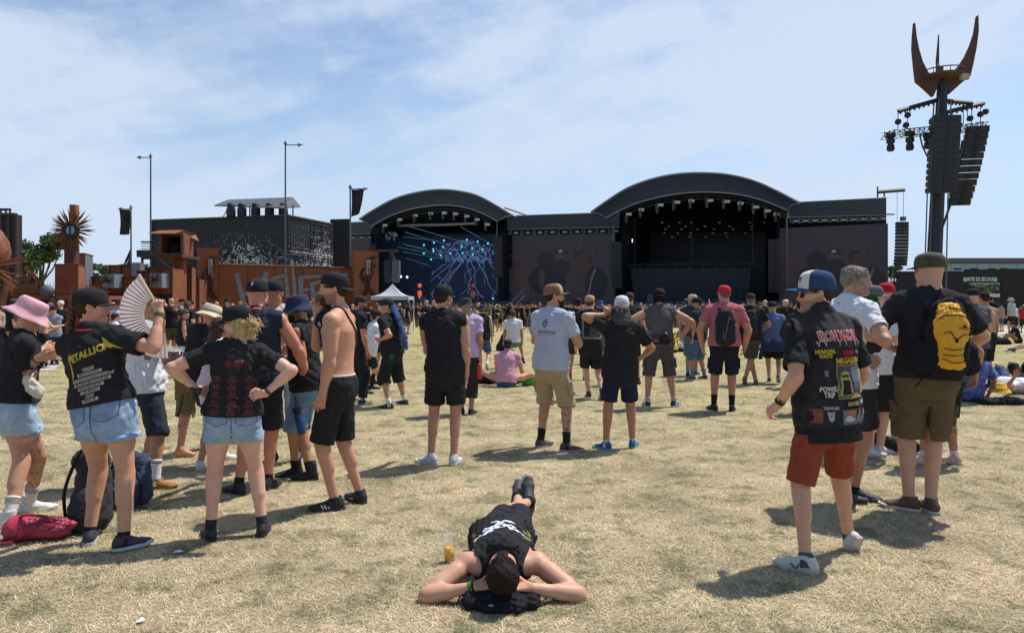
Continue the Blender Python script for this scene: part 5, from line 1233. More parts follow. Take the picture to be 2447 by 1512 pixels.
for a,b in (((2246,238),(2146,266)),((2246,240),(2324,247)),((2246,272),(2352,247)),((2246,240),(2246,272))):
 p,q=W(*a,Y)-o,W(*b,Y)-o;mb.bar(p,q,.11,4)
 for k in range(1,9):e=p.lerp(q,k/9+.05);mb.bar(e,e-V(0,0,.18),.05,5)
mb.build('boom',mat('boom_black',(.025,.025,.03),rough=.6),t)
mb=MB()
def truss(mb,p,q,s_=.22,n=9,r=.025):
 d=(q-p);up=V(0,0,s_);
 for of in (V(0,0,0),up,V(0,s_,0),up+V(0,s_,0)):mb.bar(p+of,q+of,r,4)
 for k in range(n):
  a,b=p+d*(k/n),p+d*((k+1)/n);mb.bar(a,b+up if k%2 else b+up,r*.7,4);mb.bar(a+up,b,r*.6,4) if k%2 else None;mb.bar(a+V(0,s_,0),b+V(0,s_,0)+up,r*.7,4);mb.bar(a,a+up,r*.6,4)
truss(mb,W(2114,330,Y)-o,W(2222,320,Y)-o,.35,9,.03);truss(mb,W(2284,318,Y)-o,W(2362,306,Y)-o,.35,6,.03);mb.build('truss',steel,t)
for px,y1,y2 in ((2127,318,362),(2173,315,360),(2216,318,356)):
 mb=MB();c=W(px,y1,Y)-o;h=(y2-y1)/FPX*Y;mb.lathe((c.x,-.05,c.z-h),[(.001,0),(.14,0),(.19,.1),(.17,.3),(.12,.36),(.2,.42),(.2,.62),(.1,.68),(.001,.7)],12);mb.box((c.x,-.05,c.z-.12),(.42,.18,.24));mb.build('moving_light',dark,t,True)
mb=MB()
for (a,b) in (((2146,266),(2146,308)),((2169,262),(2168,310)),((2302,258),(2302,300)),((2322,254),(2322,300)),((2343,250),(2343,300)),((2312,262),(2312,290)),((2246,262),(2246,282))):mb.bar(W(*a,Y)-o,W(*b,Y)-o,.022,4)
for (px,py) in ((2146,292),(2169,276),(2343,274),(2318,284),(2165,300),(2292,300),(2355,268)):c=W(px,py,Y)-o;mb.lathe((c.x,0,c.z-.15),[(.001,0),(.12,.05),(.17,.15),(.12,.28),(.001,.32)],8)
mb.build('chain_hoist',dark,t)
array_mesh(t,W(2253,280,Y-.75)-o,12,1.34,.315,-.02,.05,.8,drift=-.018)
array_mesh(t,W(2331,304,Y-.2)-o,12,1.02,.32,.05,.36,.7,xr=(.97,-.22,0),drift=-.055)
mb=MB();mb.tube([W(*p,Y)-o+V(0,-.3,0) for p in ((2190,326),(2196,352),(2206,374),(2216,388))],.04,5);mb.tube([W(*p,Y)-o+V(0,.2,0) for p in ((2306,334),(2300,380),(2290,430),(2276,490),(2262,530),(2250,562),(2246,600))],.06,6);mb.build('cable',dark,t)
# ===== the two stages
SA=V(47.4,90,0);SE=V(.930,-.367,0).normalized();SNn=V(-.367,-.930,0).normalized()
def St(px,py,off=0.0):
 tx=(px-CXP)/FPX;Y=(off+SA.dot(SNn))/(tx*SNn.x+SNn.y);return V(tx*Y,Y,ZY(py,Y))
def Sf(px,py,off,far):
 return St(px,py,off)+SNn*(far-off)
canvas=mat('stage_canvas',(.034,.050,.094),rough=.55,vary=.08,vscale=.4);edge=mat('roof_edge',(.24,.27,.32),rough=.5);roofm=mat('roof_canvas',(.30,.32,.36),rough=.5)
blackm=mat('stage_black',(.008,.009,.012),rough=.8,vary=.2,vscale=.5);gear=mat('gear_black',(.014,.014,.017),rough=.6)
white_l=mat('lamp_face',(.55,.57,.6),rough=.3);
def interp_arc(pts,n=33):
 xs=[p[0] for p in pts];ys=[p[1] for p in pts];r=[]
 t=np.linspace(0,len(pts)-1,n)
 for v in t:
  i=min(int(v),len(pts)-2);f=v-i;p0,p1,p2,p3=pts[max(i-1,0)],pts[i],pts[i+1],pts[min(i+2,len(pts)-1)]
  r.append(tuple(.5*((2*p1[k])+(-p0[k]+p2[k])*f+(2*p0[k]-5*p1[k]+4*p2[k]-p3[k])*f*f+(-p0[k]+3*p1[k]-3*p2[k]+p3[k])*f**3) for k in (0,1)))
 return r
def arch_stage(label,outer,innr,base_l,base_r,seed,lamps,floor_y=733):
 t=thing('arched_stage',label,'stage',St((base_l+base_r)/2,740,0)*1);t.location.z=0;o=Vector(t.location)
 ou=interp_arc(outer);inn=interp_arc(innr,33)
 O=[St(*p,5.0)-o for p in ou];I=[St(*p,3.2)-o for p in inn]
 mb=MB();n=len(O);mb.add(O+[a.lerp(b,.5)-SNn*.35 for a,b in zip(O,I)]+I,[(i,i+1,n+i+1,n+i) for i in range(n-1)]+[(n+i,n+i+1,2*n+i+1,2*n+i) for i in range(n-1)]);mb.build('canopy_front',canvas,t,True)
 mb=MB();mb.tube(O,.13,6);mb.tube(I,.11,6);mb.tube([O[0],O[0].lerp(I[0],.55)-V(0,0,-.3),I[0]],.09,5);mb.tube([O[-1],O[-1].lerp(I[-1],.55)+V(0,0,.3),I[-1]],.09,5);mb.build('edge_trim',edge,t,True)
 B2=[p-SNn*30 for p in O];mb=MB();mb.add(O+B2,[(i,i+1,n+i+1,n+i) for i in range(n-1)]);mb.build('roof',roofm,t,True)
 I2=[p-SNn*22 for p in I];mb=MB();mb.add(I+I2,[(i,n+i,n+i+1,i+1) for i in range(n-1)]);mb.build('ceiling',blackm,t)
 L0,R0=St(base_l,700,2.5)-o,St(base_r,700,2.5)-o
 zl,zr=I[2].z+1.7,I[-3].z+1.7
 mb=MB()
 for p,zz in ((L0,zl),(R0,zr)):mb.add([V(p.x,p.y,0),V(p.x,p.y,zz),V(p.x,p.y,zz)-SNn*24,V(p.x,p.y,0)-SNn*24],[(0,1,2,3)])
 zc=max(p.z for p in I)+1
 mb.add([V(L0.x,L0.y,0)-SNn*23,V(R0.x,R0.y,0)-SNn*23,V(R0.x,R0.y,zc)-SNn*23,V(L0.x,L0.y,zc)-SNn*23],[(0,1,2,3)]);mb.build('drapes',blackm,t)
 zd=1.9;mb=MB();f=[V(L0.x,L0.y,0),V(R0.x,R0.y,0)];mb.add([f[0],f[1],V(f[1].x,f[1].y,zd),V(f[0].x,f[0].y,zd),V(f[1].x,f[1].y,zd)-SNn*22,V(f[0].x,f[0].y,zd)-SNn*22],[(0,1,2,3),(3,2,4,5)]);mb.build('deck',gear,t)
 mb=MB();T_=[St(p[0],p[1]+8,1.6)-o for p in inn[2:-2]]
 for dz in (0,-.5):mb.tube([p+V(0,0,dz) for p in T_],.05,4)
 for i in range(len(T_)-1):mb.bar(T_[i],T_[i+1]-V(0,0,.5),.03,4);mb.bar(T_[i]-V(0,0,.5),T_[i],.03,4)
 mb.build('truss',mat('truss_grey',(.06,.065,.075),rough=.5,metal=.4),t)
 k=len(T_)
 for i in range(lamps):
  f_=(i+.5)/lamps*(k-1);i0=int(f_);p=T_[i0].lerp(T_[min(i0+1,k-1)],f_-i0)
  mb=MB();c=p+SNn*.3-V(0,0,.3);mb.bar(c,c-V(0,0,.45),.16,6);mb.bar(c-V(0,0,.4),c-V(0,0,1.5)+SNn*.1,.30,8,.17);mb.build('spotlight',mat('spot_grey',(.05,.055,.06),rough=.45),t)
  if i%1==0:
   mb=MB();p2=T_[i0].lerp(T_[min(i0+1,k-1)],min(f_-i0+.5,1))+SNn*.4;mb.box(tuple(p2-V(0,0,.75)),(.75,.2,.36));mb.build('flood_panel',white_l,t)
 return t,o,inn
r_=random.Random(21)
t2,o2,in2=arch_stage('larger right arched stage, its deck hidden by a long grey curtain',[(1412,507),(1450,480),(1500,449),(1560,427),(1620,415.5),(1680,413),(1740,417),(1800,431),(1855,455),(1912,485)],[(1447,521),(1475,506),(1520,486),(1580,470),(1640,461),(1700,459),(1760,464),(1810,475),(1850,489),(1880,502)],1486,1862,1,12)
t1,o1,in1=arch_stage('smaller left arched stage with blue lights and a lightning bolt backdrop',[(858,524),(895,500),(945,474),(1000,459),(1055,453),(1105,458),(1145,469),(1188,492),(1226,515)],[(886,542),(930,517),(985,499),(1040,491),(1080,491),(1120,498),(1155,511),(1188,529)],886,1205,2,9)
Yb=-17.0
mb=MB();a,b,c,d=(St(*p,Yb)-o1 for p in ((1030,720),(1200,720),(1200,560),(1030,560)));mb.add([a,b,c,d],[(0,1,2,3)]);scr=mb.build('video_screen',mat('screen_dark',(.01,.011,.016),rough=.5,emit=(.003,.004,.008),estr=1.0),t1)
mb=MB()
def bolt(x,y,dx,dy,n,wd):
 pts=[(x,y)]
 for i in range(n):
  x+=dx+r_.uniform(-6,6);y+=dy+r_.uniform(-2,2);pts.append((x,y))
  if r_.random()<.35 and wd>.5:bolt(x,y,dx*.5+r_.uniform(-7,7),dy*.8,max(2,n//3),wd*.55)
 P3=[St(px,py,Yb+.2)-o1 for px,py in pts];mb.tube(P3,.04,3,rs=[wd*.022*(1-.6*i/len(P3))+.012 for i in range(len(P3))])
for (x,y,dx,dy,n) in ((1090,622,-5.5,10,8),(1100,625,-4,9,8),(1118,622,-1.5,10,7),(1128,620,1,10,9),(1138,622,4,10,8),(1155,620,3.5,9,7),(1165,618,4.5,8,6),(1080,628,-8,6,6),(1068,630,-7,5,5),(1108,625,-8,9,9)):bolt(x,y,dx,dy,n,1.0)
mb.build('lightning',mat('lightning_blue',(.1,.15,.4),emit=(.24,.34,.75),estr=.9),scr)
mb=MB()
for i in range(420):
 u=r_.uniform(-1,1);v=r_.uniform(-1,1)
 if u*u+v*v>1 and r_.random()>.1:continue
 px,py=1112+u*70+6*v,605+v*26-(5 if abs(u)<.4 else 0);w_,h_=r_.uniform(.08,.5),r_.uniform(.08,.42)*(1.7 if v>.4 else 1);p=St(px,py,Yb+.25)-o1
 mb.add([p+SE*w_/-2-V(0,0,h_/2),p+SE*w_/2-V(0,0,h_/2*r_.uniform(.5,1.2)),p+SE*w_/2+V(0,0,h_/2),p-SE*w_/2+V(0,0,h_/2*r_.uniform(.6,1.2))],[(0,1,2,3)])
mb.build('glyph_pattern',mat('glyph_blue',(.1,.12,.3),emit=(.12,.18,.36),estr=.65),scr)
mb=MB();p=[St(x,y,-3)-o1 for x,y in ((943,540),(985,538),(1060,537),(1110,535),(1141,533))];mb.tube(p,.22,6);mb.build('rolled_banner',mat('banner_lilac',(.42,.40,.47),rough=.8),t1)
blue=mat('blue_light',(.1,.5,.8),emit=(.10,.62,1.0),estr=1.7);wl=mat('cyan_white',(.5,.8,.9),emit=(.55,.9,1.0),estr=1.5);halo=mat('blue_halo',(.02,.08,.16),emit=(.01,.09,.22),estr=.8)
for i,(px,py,off) in enumerate([(1039,603,-9),(1067,596,-9),(1095,590,-9),(1159,588,-9),(1189,593,-9),(1218,598,-9),(1065,616,-11),(1093,609,-11),(1145,608,-11),(1174,612,-11),(1203,617,-11),(1039,628,-10),(1066,622,-10),(1086,634,-12),(1113,628,-12),(1147,627,-12),(1176,632,-12),(1059,646,-10),(1150,752,-12),(1188,752,-12)]):
 px=860+(px-860)*.855;py=455+(py-440)*.80
 if i==18:px,py=1141,713
 if i==19:px,py=1215-37,713
 py=min(py,713)
 l=MB();c=St(px,py,off)-o1;l.lathe((0,0,0),[(.001,.1),(.15,.05),(.17,0)],12);q=SNn.to_track_quat('Z','Y').to_matrix();vs=[c+q@Vector(v) for v in l.v];
 s_=MB();s_.bar(c-SNn*.05,c-SNn*.5,.30,8,.2);h=s_.build('stage_lamp',gear,t1);new_mesh('lens',vs,l.f,blue,h)
for (px,py) in ((958,661),(973,662)):
 c=St(px,py,-4)-o1;s_=MB();s_.bar(c-SNn*.05,c-SNn*.5,.32,8,.2);h=s_.build('stage_lamp',gear,t1);l=MB();l.lathe((0,0,0),[(.001,.1),(.20,.05),(.22,0)],12);new_mesh('lens',[c+q@Vector(v) for v in l.v],l.f,wl,h)
for i,(a,b) in enumerate((((900,562),(1050,580)),((905,570),(1050,612)),((905,580),(1020,598)),((925,545),(1075,592)),((960,540),(1115,585)),((905,595),(1055,622)),((1100,545),(1180,592)),((930,590),(1090,622)),((905,600),(1030,640)))):
 mb=MB();mb.bar(St(a[0],a[1]-4,-5)-o1,St(b[0],b[1]-4,-12)-o1,.022,4);mb.build('light_beam',mat('beam_light',(.02,.04,.05),emit=(.08,.24,.32),estr=1.0),t1)  # thin glowing rods stand in for beams of light in the smoke
mb=MB()
for i in range(60):p=St(r_.uniform(895,948),r_.uniform(555,575),-2)-o1;mb.box(tuple(p),(r_.uniform(.1,.5),.1,r_.uniform(.1,.35)))
mb.build('reflector_cluster',mat('cluster',(.35,.42,.45),rough=.3),t1)
mb=MB();mb.bar(St(897,560,1)-o1,St(897,640,1)-o1,.12,6);mb.bar(St(1188,530,2)-o1,St(1188,700,2)-o1,.10,6);mb.build('front_post',steel,t1)
orange=mat('orange_glow',(.6,.12,.03),emit=(.9,.17,.04),estr=.75)  # orange light on the two figures is put into their glowing material
for (px,s_) in ((1003,1.0),(1131,.6)):
 mb=MB();p=St(px,686,-8)-o1;mb.lathe(tuple(p),[(.001,-.1),(.28,.0),(.36,.3),(.26,.55),(.001,.65)],9);mb.lathe(tuple(p-V(0,0,1.5)),[(.001,-.7),(.16,-.4),(.34,.1*s_),(.42,.5),(.25,.85),(.001,.95)],9);mb.build('orange_lit_figure',orange if s_==1 else mat('orange_dim',(.3,.08,.04),emit=(.35,.06,.03),estr=.5),t1,True)
amp=mat('amp_cream',(.34,.29,.20),rough=.8)
for px,n_ in ((1011,2),(1125,2)):
 for i in range(n_):
  p=St(px,722-9*i,-6)-o1;mb=MB();mb.box(tuple(p),(.95,.5,.62));a_=mb.build('amplifier',amp,t1);mb=MB();mb.box(tuple(p+SNn*.28),(.62,.04,.40));mb.build('speaker_cloth',mat('amp_cloth',(.16,.13,.10)),a_)
mb=MB()
for i in range(26):p=St(r_.uniform(925,1195),r_.uniform(712,728),r_.uniform(-12,-4))-o1;mb.box((p.x,p.y,1.9+.4),(r_.uniform(.2,.9),.4,r_.uniform(.4,1.6)))
mb.lathe(tuple(St(1085,716,-7)-o1),[(.001,.5),(.5,.45),(.55,-.3),(.001,-.35)],10);mb.build('band_gear',mat('gear2',(.035,.035,.04),rough=.5),t1)
array_mesh(t1,St(1192,566,4)-o1,14,1.3,.42,0,.15,.8,xr=tuple(SE));array_mesh(t1,St(893,585,4)-o1,9,1.2,.42,0,.15,.8,xr=tuple(SE))
sm=bpy.data.materials.new('stage_smoke');sm.use_nodes=True;nt_=sm.node_tree;nt_.nodes.clear();vo=N(nt_,'ShaderNodeVolumePrincipled');vo.inputs['Color'].default_value=(.45,.62,.95,1);vo.inputs['Density'].default_value=.028;oo=N(nt_,'ShaderNodeOutputMaterial');nt_.links.new(vo.outputs[0],oo.inputs['Volume']);MATS['stage_smoke']=sm
pa,pb=St(897,700,1.0),St(1184,700,1.0);za=13.2;mb=MB();mb.add([V(p.x,p.y,z) for z in (2.2,za) for p in (pa,pb,pb-SNn*15,pa-SNn*15)],[(3,2,1,0),(4,5,6,7),(0,1,5,4),(1,2,6,5),(2,3,7,6),(3,0,4,7)]);o_=mb.build('stage_smoke',sm);tag(o_,'thin bluish stage smoke drifting inside the left arched stage','smoke',kind='stuff')
mb=MB();a,b,c,d=(St(*p,-17)-o2 for p in ((1552,735),(1830,735),(1830,555),(1552,555)));mb.add([a,b,c,d],[(0,1,2,3)]);mb.build('video_screen',mat('screen_navy',(.008,.009,.017),rough=.5),t2)
for j,(yy,xs_) in enumerate(((532,(1585,1620,1655,1715,1790,1830)),(541,(1600,1640,1685,1745,1800)),(548,(1590,1627,1668,1710,1755,1800)),(557,(1584,1618,1652,1700,1738,1778)),(566,(1610,1650,1690,1735)))):
 mb=MB();mb.bar(St(xs_[0]-18,yy,-8-j)-o2,St(xs_[-1]+18,yy,-8-j)-o2,.06,4);mb.build('lamp_bar',gear,t2)
 for x in xs_:mb=MB();p=St(x+r_.uniform(-4,4),yy,-7.8-j)-o2;mb.box(tuple(p),(.34,.12,.17));mb.build('flood_panel',white_l,t2)
vs=[];fs=[]
for i in range(61):
 k=i/60;px=1506+(1795-1506)*k;
 for j in range(4):p=St(px-(0 if j==0 else 3*j*(k-.5)*2),641+26*j,1.5+.18*math.sin(i*1.7)*(.3+.3*j))-o2;vs.append(V(p.x,p.y,max(p.z,.3)))
for i in range(60):
 for j in range(3):fs.append((i*4+j,(i+1)*4+j,(i+1)*4+j+1,i*4+j+1))
new_mesh('curtain',vs,fs,mat('curtain_grey',(.026,.028,.034),rough=.8,vary=.1,vscale=1),t2,True)
mb=MB();truss(mb,St(1497,637,2)-o2,St(1806,632,2)-o2,.3,30,.035);
for px in (1517,1653,1798):mb.bar(St(px,520,2)-o2,St(px,634,2)-o2,.03,4)
for k in range(9):mb.bar(St(1515+33*k,640,2.3)-o2,St(1515+33*k,640,2.3)-o2-V(0,0,.3),.12,5)
mb.build('curtain_truss',mat('truss_grey',(.06,.065,.075)),t2)
mb=MB();
for px in (1466,1880):mb.bar(St(px,520,2)-o2,St(px,700,2)-o2,.14,6)
mb.build('front_post',steel,t2)
array_mesh(t2,St(1850,572,4)-o2,17,1.45,.40,0,.16,.8,xr=tuple(SE));array_mesh(t2,St(1474,578,4)-o2,16,1.45,.40,0,.16,.8,xr=tuple(SE))
mb=MB();mb.box(tuple(St(1554,712,1.9)-o2),(.8,.05,1.1));mb.build('notice',mat('notice',(.10,.11,.12)),t2)
mb=MB();mb.box(tuple(St(1511,575,-2)-o2),(.12,.2,.5));mb.build('work_light',mat('worklight',(.8,.85,.85),emit=(.8,.9,.9),estr=1),t2)
def header(label,x1,yt1,yb1,x2,yt2,yb2,n,x3=None):
 t=thing('stage_header',label,'header',St((x1+x2)/2,700,2));t.location.z=0;o=Vector(t.location);mb=MB()
 a,b,c,d=(St(x1,yb1,2)-o,St(x2,yb2,2)-o,St(x2,yt2,3.2)-o,St(x1,yt1,3.2)-o);mb.add([a,b,c,d,a-SNn*2,b-SNn*2,c-SNn*3,d-SNn*3],[(0,1,2,3),(0,4,5,1),(1,5,6,2),(2,6,7,3),(3,7,4,0)]);mb.build('panel',canvas,t)
 mb=MB();mb.bar(a,b,.07,4);mb.bar(c,d,.06,4);mb.build('edge_trim',edge,t)
 mb=MB();xa,xb=(x1-12,x2+18) if x1<1800 else (x1-30,x2);mb.add([St(xa,yb1+2,-1.5)-o,St(xb,yb2+2,-1.5)-o,V((St(xb,0,-1.5)-o).x,(St(xb,0,-1.5)-o).y,2),V((St(xa,0,-1.5)-o).x,(St(xa,0,-1.5)-o).y,2)],[(0,1,2,3)]);mb.build('drape',blackm,t)
 mb=MB();truss(mb,St(x1,yb1+10,1)-o,St(x2,yb2+10,1)-o,.5,n*2,.04);mb.build('truss',mat('truss_grey',(.06,.065,.075)),t)
 for k in range(n*2):
  f=(k+.5)/(n*2);p=(St(x1,yb1+9,1.4)-o).lerp(St(x2,yb2+9,1.4)-o,f);mb=MB()
  if k%2:mb.box(tuple(p),(.62,.12,.30))
  else :
   for sx_ in (-.16,.16):
    for sz in (-.16,.16):mb.box((p.x+sx_,p.y,p.z+sz),(.15,.12,.15))
  mb.build('blinder_lamp',mat('blinder',(.30,.31,.33),rough=.3),t)
 return t
header('dark header panel with a row of blinder lamps between the two arches',1212,516,548,1480,507,543,9)
header('dark header panel with blinder lamps right of the larger arch',1886,484,520,2118,472,513,10)
header('short dark header panel with lamps left of the smaller arch',828,532,560,890,529,558,3)
def video_wall(label,x1,y1t,y1b,x2,y2t,y2b,figs,off=1.0,slats=False):
 t=thing('video_wall',label,'screen',St((x1+x2)/2,700,off));t.location.z=0;o=Vector(t.location);mb=MB()
 a,b,c,d=(St(x1,y1b,off)-o,St(x2,y2b,off)-o,St(x2,y2t,off)-o,St(x1,y1t,off)-o);mb.add([a,b,c,d,a-SNn*.8,b-SNn*.8,c-SNn*.8,d-SNn*.8],[(0,1,2,3),(4,7,6,5),(0,4,5,1),(1,5,6,2),(2,6,7,3),(3,7,4,0)]);mb.build('screen_frame',mat('screen_face',(.018,.016,.022),rough=.5,emit=(.0085,.007,.0105),estr=1.0),t)
 for i,(poly,col) in enumerate(figs):
  mb=MB();pp=[St(x,y,off+.03+.012*i)-o for x,y in poly];mb.add(pp,[tuple(range(len(pp)))]);mb.build('screen_picture',mat('pix_%02x%02x%02x'%tuple(int(c*999)%255 for c in col),(.010,.009,.012),rough=.6,emit=tuple(c*.8 for c in col),estr=.8),t)
 mb=MB();mb.bar(V(a.x,a.y,0),a,.1,4);mb.bar(V(b.x,b.y,0),b,.1,4);mb.build('leg',gear,t)
def oval(cx,cy,rx,ry,n=16,ph=0):return [(cx+rx*math.cos(6.283*i/n+ph),cy+ry*math.sin(6.283*i/n+ph)) for i in range(n)]
def picture(x0,s=1.0,w_=1.0):
 X=lambda x:x0+x*s
 return [([(X(0),575),(X(45),572),(X(45),640),(X(0),625)],(.024,.018,.026)),(oval(X(42),655,40*s,32),(.028,.016,.015)),(oval(X(92),668,52*s,36),(.006,.005,.008)),(oval(X(78),668,8*s,26,ph=.4),(.03,.016,.02)),(oval(X(88),622,24*s,22),(.008,.007,.009)),(oval(X(128),618,13*s,18),(.035,.026,.026)),(oval(X(130),638,24*s,20),(.009,.007,.009)),([(X(112),606),(X(118),595),(X(132),592),(X(146),600),(X(148),610),(X(130),608)],(.012,.011,.016)),([(X(123),598),(X(132),596),(X(134),603),(X(124),604)],(.14,.13,.16)),(oval(X(180),592,6*s,9),(.03,.024,.027)),(oval(X(180),612,14*s,16),(.009,.008,.01)),(oval(X(190),640,24*s,34,ph=.3),(.026,.014,.011)),(oval(X(224),676,30*s,38),(.006,.006,.009)),(oval(X(218),600,6*s,9),(.026,.02,.023)),([(X(200),716),(X(212),660),(X(222),640),(X(226),642),(X(214),672),(X(205),718)],(.055,.05,.056)),([(X(8),700),(X(45),690),(X(45),718),(X(8),720)],(.022,.017,.024))]
video_wall('right video wall, showing dim figures, beyond the grey haired man',1862,546,720,2122,534,722,picture(1864,1.0))
video_wall('video wall between the two arched stages, showing a man with a guitar',1224,562,722,1468,558,722,picture(1226,.88))
video_wall('small dim video wall left of the smaller arch behind the pillar',832,572,720,888,570,722,[(oval(862,645,12,16),(.022,.02,.03)),(oval(864,610,5,8),(.03,.028,.04))])
t=thing('backstage_banner','narrow grey lilac printed hoarding with scaffold beside the middle video wall','hoarding',St(1215,700,0));t.location.z=0;o=Vector(t.location);mb=MB()
pp=[St(x,y,.5)-o for x,y in ((1206,722),(1224,722),(1224,640),(1207,640))];mb.add(pp,[(0,1,2,3)]);mb.build('printed_sheet',mat('lilac_print',(.13,.115,.15),vary=.5,vscale=1.2),t)
mb=MB()
for a,b in (((1206,592),(1232,592)),((1206,620),(1232,620)),((1206,594),(1228,618)),((1206,636),(1232,636))):mb.bar(St(*a,.2)-o,St(*b,.2)-o,.08,4)
mb.build('scaffold',mat('scaf',(.22,.2,.26)),t)
mb=MB();mb.box(tuple(St(1215,700,-10)-o),(4,.2,20));mb.build('drape',blackm,t)
t=thing('side_speaker_array','hanging black speaker array on a beam right of the right video wall','speaker',St(2140,700,2));t.location.z=0;o=Vector(t.location)
mb=MB();mb.bar(St(2097,459,2)-o,St(2163,454,2)-o,.22,4);mb.bar(St(2097,446,2)-o,St(2097,474,2)-o,.1,4);mb.bar(St(2113,457,2)-o,St(2113,474,2)-o,.1,4);mb.bar(St(2085,512,2)-o,St(2138,512,2)-o,.10,4);mb.build('beam',gear,t)
mb=MB();mb.bar(St(2144,456,2)-o,St(2144,526,2)-o,.03,4);mb.bar(St(2159,454,2)-o,St(2159,526,2)-o,.03,4);mb.box(tuple(St(2158,523,2)-o),(.5,.5,.5));mb.bar(St(2133,634,2)-o,St(2128,700,2)-o,.04,4);mb.build('cable',steel,t)
array_mesh(t,St(2153,531,2)-o,13,1.5,.41,0,.22,.8)
mb=MB()
t=thing('crowd_barrier','long black crowd barrier and pit wall along the foot of both stages','barrier',St(1500,740,6));t.location.z=0;o=Vector(t.location);a,b=St(870,740,6)-o,St(2125,740,6)-o;a.z=b.z=0;mb.add([a,b,b+V(0,0,2.1),a+V(0,0,2.1)],[(0,1,2,3)]);mb.build('panel',gear,t);mb=MB();mb.bar(a+V(0,0,2.15),b+V(0,0,2.15),.06,4);mb.build('rail',steel,t)
for (x,lb) in ((1235,'metal access ramp with handrails below the middle video wall'),):
 t=thing('access_stairs',lb,'stairs',St(x,740,7));t.location.z=0;o=Vector(t.location);mb=MB()
 for yy in (0,1.2):mb.bar(V(-1.5,yy,.3),V(1.2,yy,3.2),.05,4);mb.bar(V(-1.5,yy,1.3),V(1.2,yy,4.2),.04,4)
 for k in range(8):mb.box((-1.5+.36*k,.6,.3+.38*k),(.3,1.2,.05))
 mb.build('frame',mat('alu',(.4,.42,.45),metal=.5,rough=.4),t)
# ===== people standing in the field
DEN=(.24,.33,.47);DENL=(.36,.48,.62);DEND=(.055,.085,.15)
SHB=dict(col=(.022,.022,.024),sole=(.03,.03,.032))
def line_block(n,w0,w1,gap,th,chars=True,seed=0):
 0
 r=random.Random(seed);v=[];f=[]
 for i in range(n):
  w_=w0+(w1-w0)*(i/max(n-1,1));w_*=r.uniform(.75,1.1);x=-w_/2
  while x<w_/2:
   l=r.uniform(.006,.02);o=len(v);y=-i*gap;v+=[(x,y),(x+l,y),(x+l,y+th),(x,y+th)];f.append((o,o+1,o+2,o+3));x+=l+.005
 return v,f
def poly(*pts):return [tuple(p) for p in pts],[tuple(range(len(pts)))]
def tl(txt,size,**k):return text_polys(txt,size,**k)
tone_spots[101]=[('EL','WL',.0,.95,.75,.0),('EL','SL',0,.45,.7,.1),('ER','WR',.0,.95,.6,.1),('HR','KR',.55,1.0,.5,.7),('KR','AR',0,.7,.4,.7)]
tone_spots[122]=[('KR','AR',.1,.75,.75,.55)]
tone_spots[139]=[('KR','AR',.15,.5,.75,.8)]
tone_spots[104]=[('KL','AL',.2,.45,.75,.8)]
tone_spots[116]=[('ER','WR',.0,.9,.35,.3)]
def interp_arc3(pts,m_=5):
 out=[];
 for i in range(len(pts)-1):
  p0,p1,p2,p3=pts[max(i-1,0)],pts[i],pts[i+1],pts[min(i+2,len(pts)-1)]
  for k in range(m_):f=k/m_;out.append((p1*2+(p2-p0)*f+(p0*2-p1*5+p2*4-p3)*f*f+(p1*3-p0-p2*3+p3)*f**3)*.5)
 out.append(pts[-1]);return out
def wrap_tube(J,pts,r,name,m,parent):
 b=bvh_of(J['body']);out=[]
 for p in interp_arc3(pts,7):
  h=b.find_nearest(p);n=(p-h[0]);nn=h[1];out.append(h[0]+nn*r*.8 if n.length<.07 or n.dot(nn)<0 else p)
 mb=MB();mb.tube(out,r,6);return mb.build(name,m,parent,True)
def fan_mat():
 m=bpy.data.materials.new('fan_paper');m.use_nodes=True;nt=m.node_tree;b=nt.nodes['Principled BSDF'];b.inputs['Base Color'].default_value=(.74,.64,.63,1);b.inputs['Roughness'].default_value=.8
 t=N(nt,'ShaderNodeBsdfTranslucent');t.inputs[0].default_value=(.80,.68,.66,1);x=N(nt,'ShaderNodeMixShader');x.inputs[0].default_value=.5;nt.links.new(b.outputs[0],x.inputs[1]);nt.links.new(t.outputs[0],x.inputs[2]);nt.links.new(x.outputs[0],nt.nodes['Material Output'].inputs[0]);return m
J=person('woman in a pink bucket hat and light frayed denim shorts looking down at her hands',fl=(22,1262),fr=(72,1222),top=694,yaw=-52,hyaw=-68,hpitch=-24,hx=54,lean=(5,0),fem=True,skin='fair',seed=101,hip=(36,),hl=(92,856,-.10),hr=(98,838,.06),pl=(-.3,-.2,-1),pr=(.3,-.4,-.9),handl=dict(curl=.2,thumb=(.3,0,1),dir=(.25,.9,.35)),handr=dict(curl=.25,thumb=(-.3,0,1),dir=(-.15,.9,.35)),legfat=1.05,toe=(10,-10),shirt=dict(sleeve=.6,loose=.35,vneck=.10,hem=.03,neck=.064),bottom=dict(len=.50,loose=.6,mat=denim(DENL),waist=.075,name='denim_shorts'),socks=dict(h=.16,col=(.62,.6,.57),stripes=(.35,.22,.16),ns=3),shoes=dict(col=(.62,.61,.58),sole=(.66,.65,.62),ankle=.05),hat=dict(kind='bucket',col=(.66,.36,.41),bw=.048,drop=.045,dz=.002,tilt=-4),hair=dict(kind='nape',col=(.16,.11,.08),low=-.07),glasses=dict(col=(.10,.04,.02)))
band(J,'R',(.08,.09,.02),t=.02,w_=.02,name='wristband');band(J,'L',(.07,.09,.02),t=.015,w_=.018);band(J,'L',(.35,.25,.12),t=.05,w_=.006,name='bracelet');band(J,'L',(.35,.25,.12),t=.065,w_=.006,name='bracelet')
b=J['bottom'];mb=MB();r0=random.Random(5)
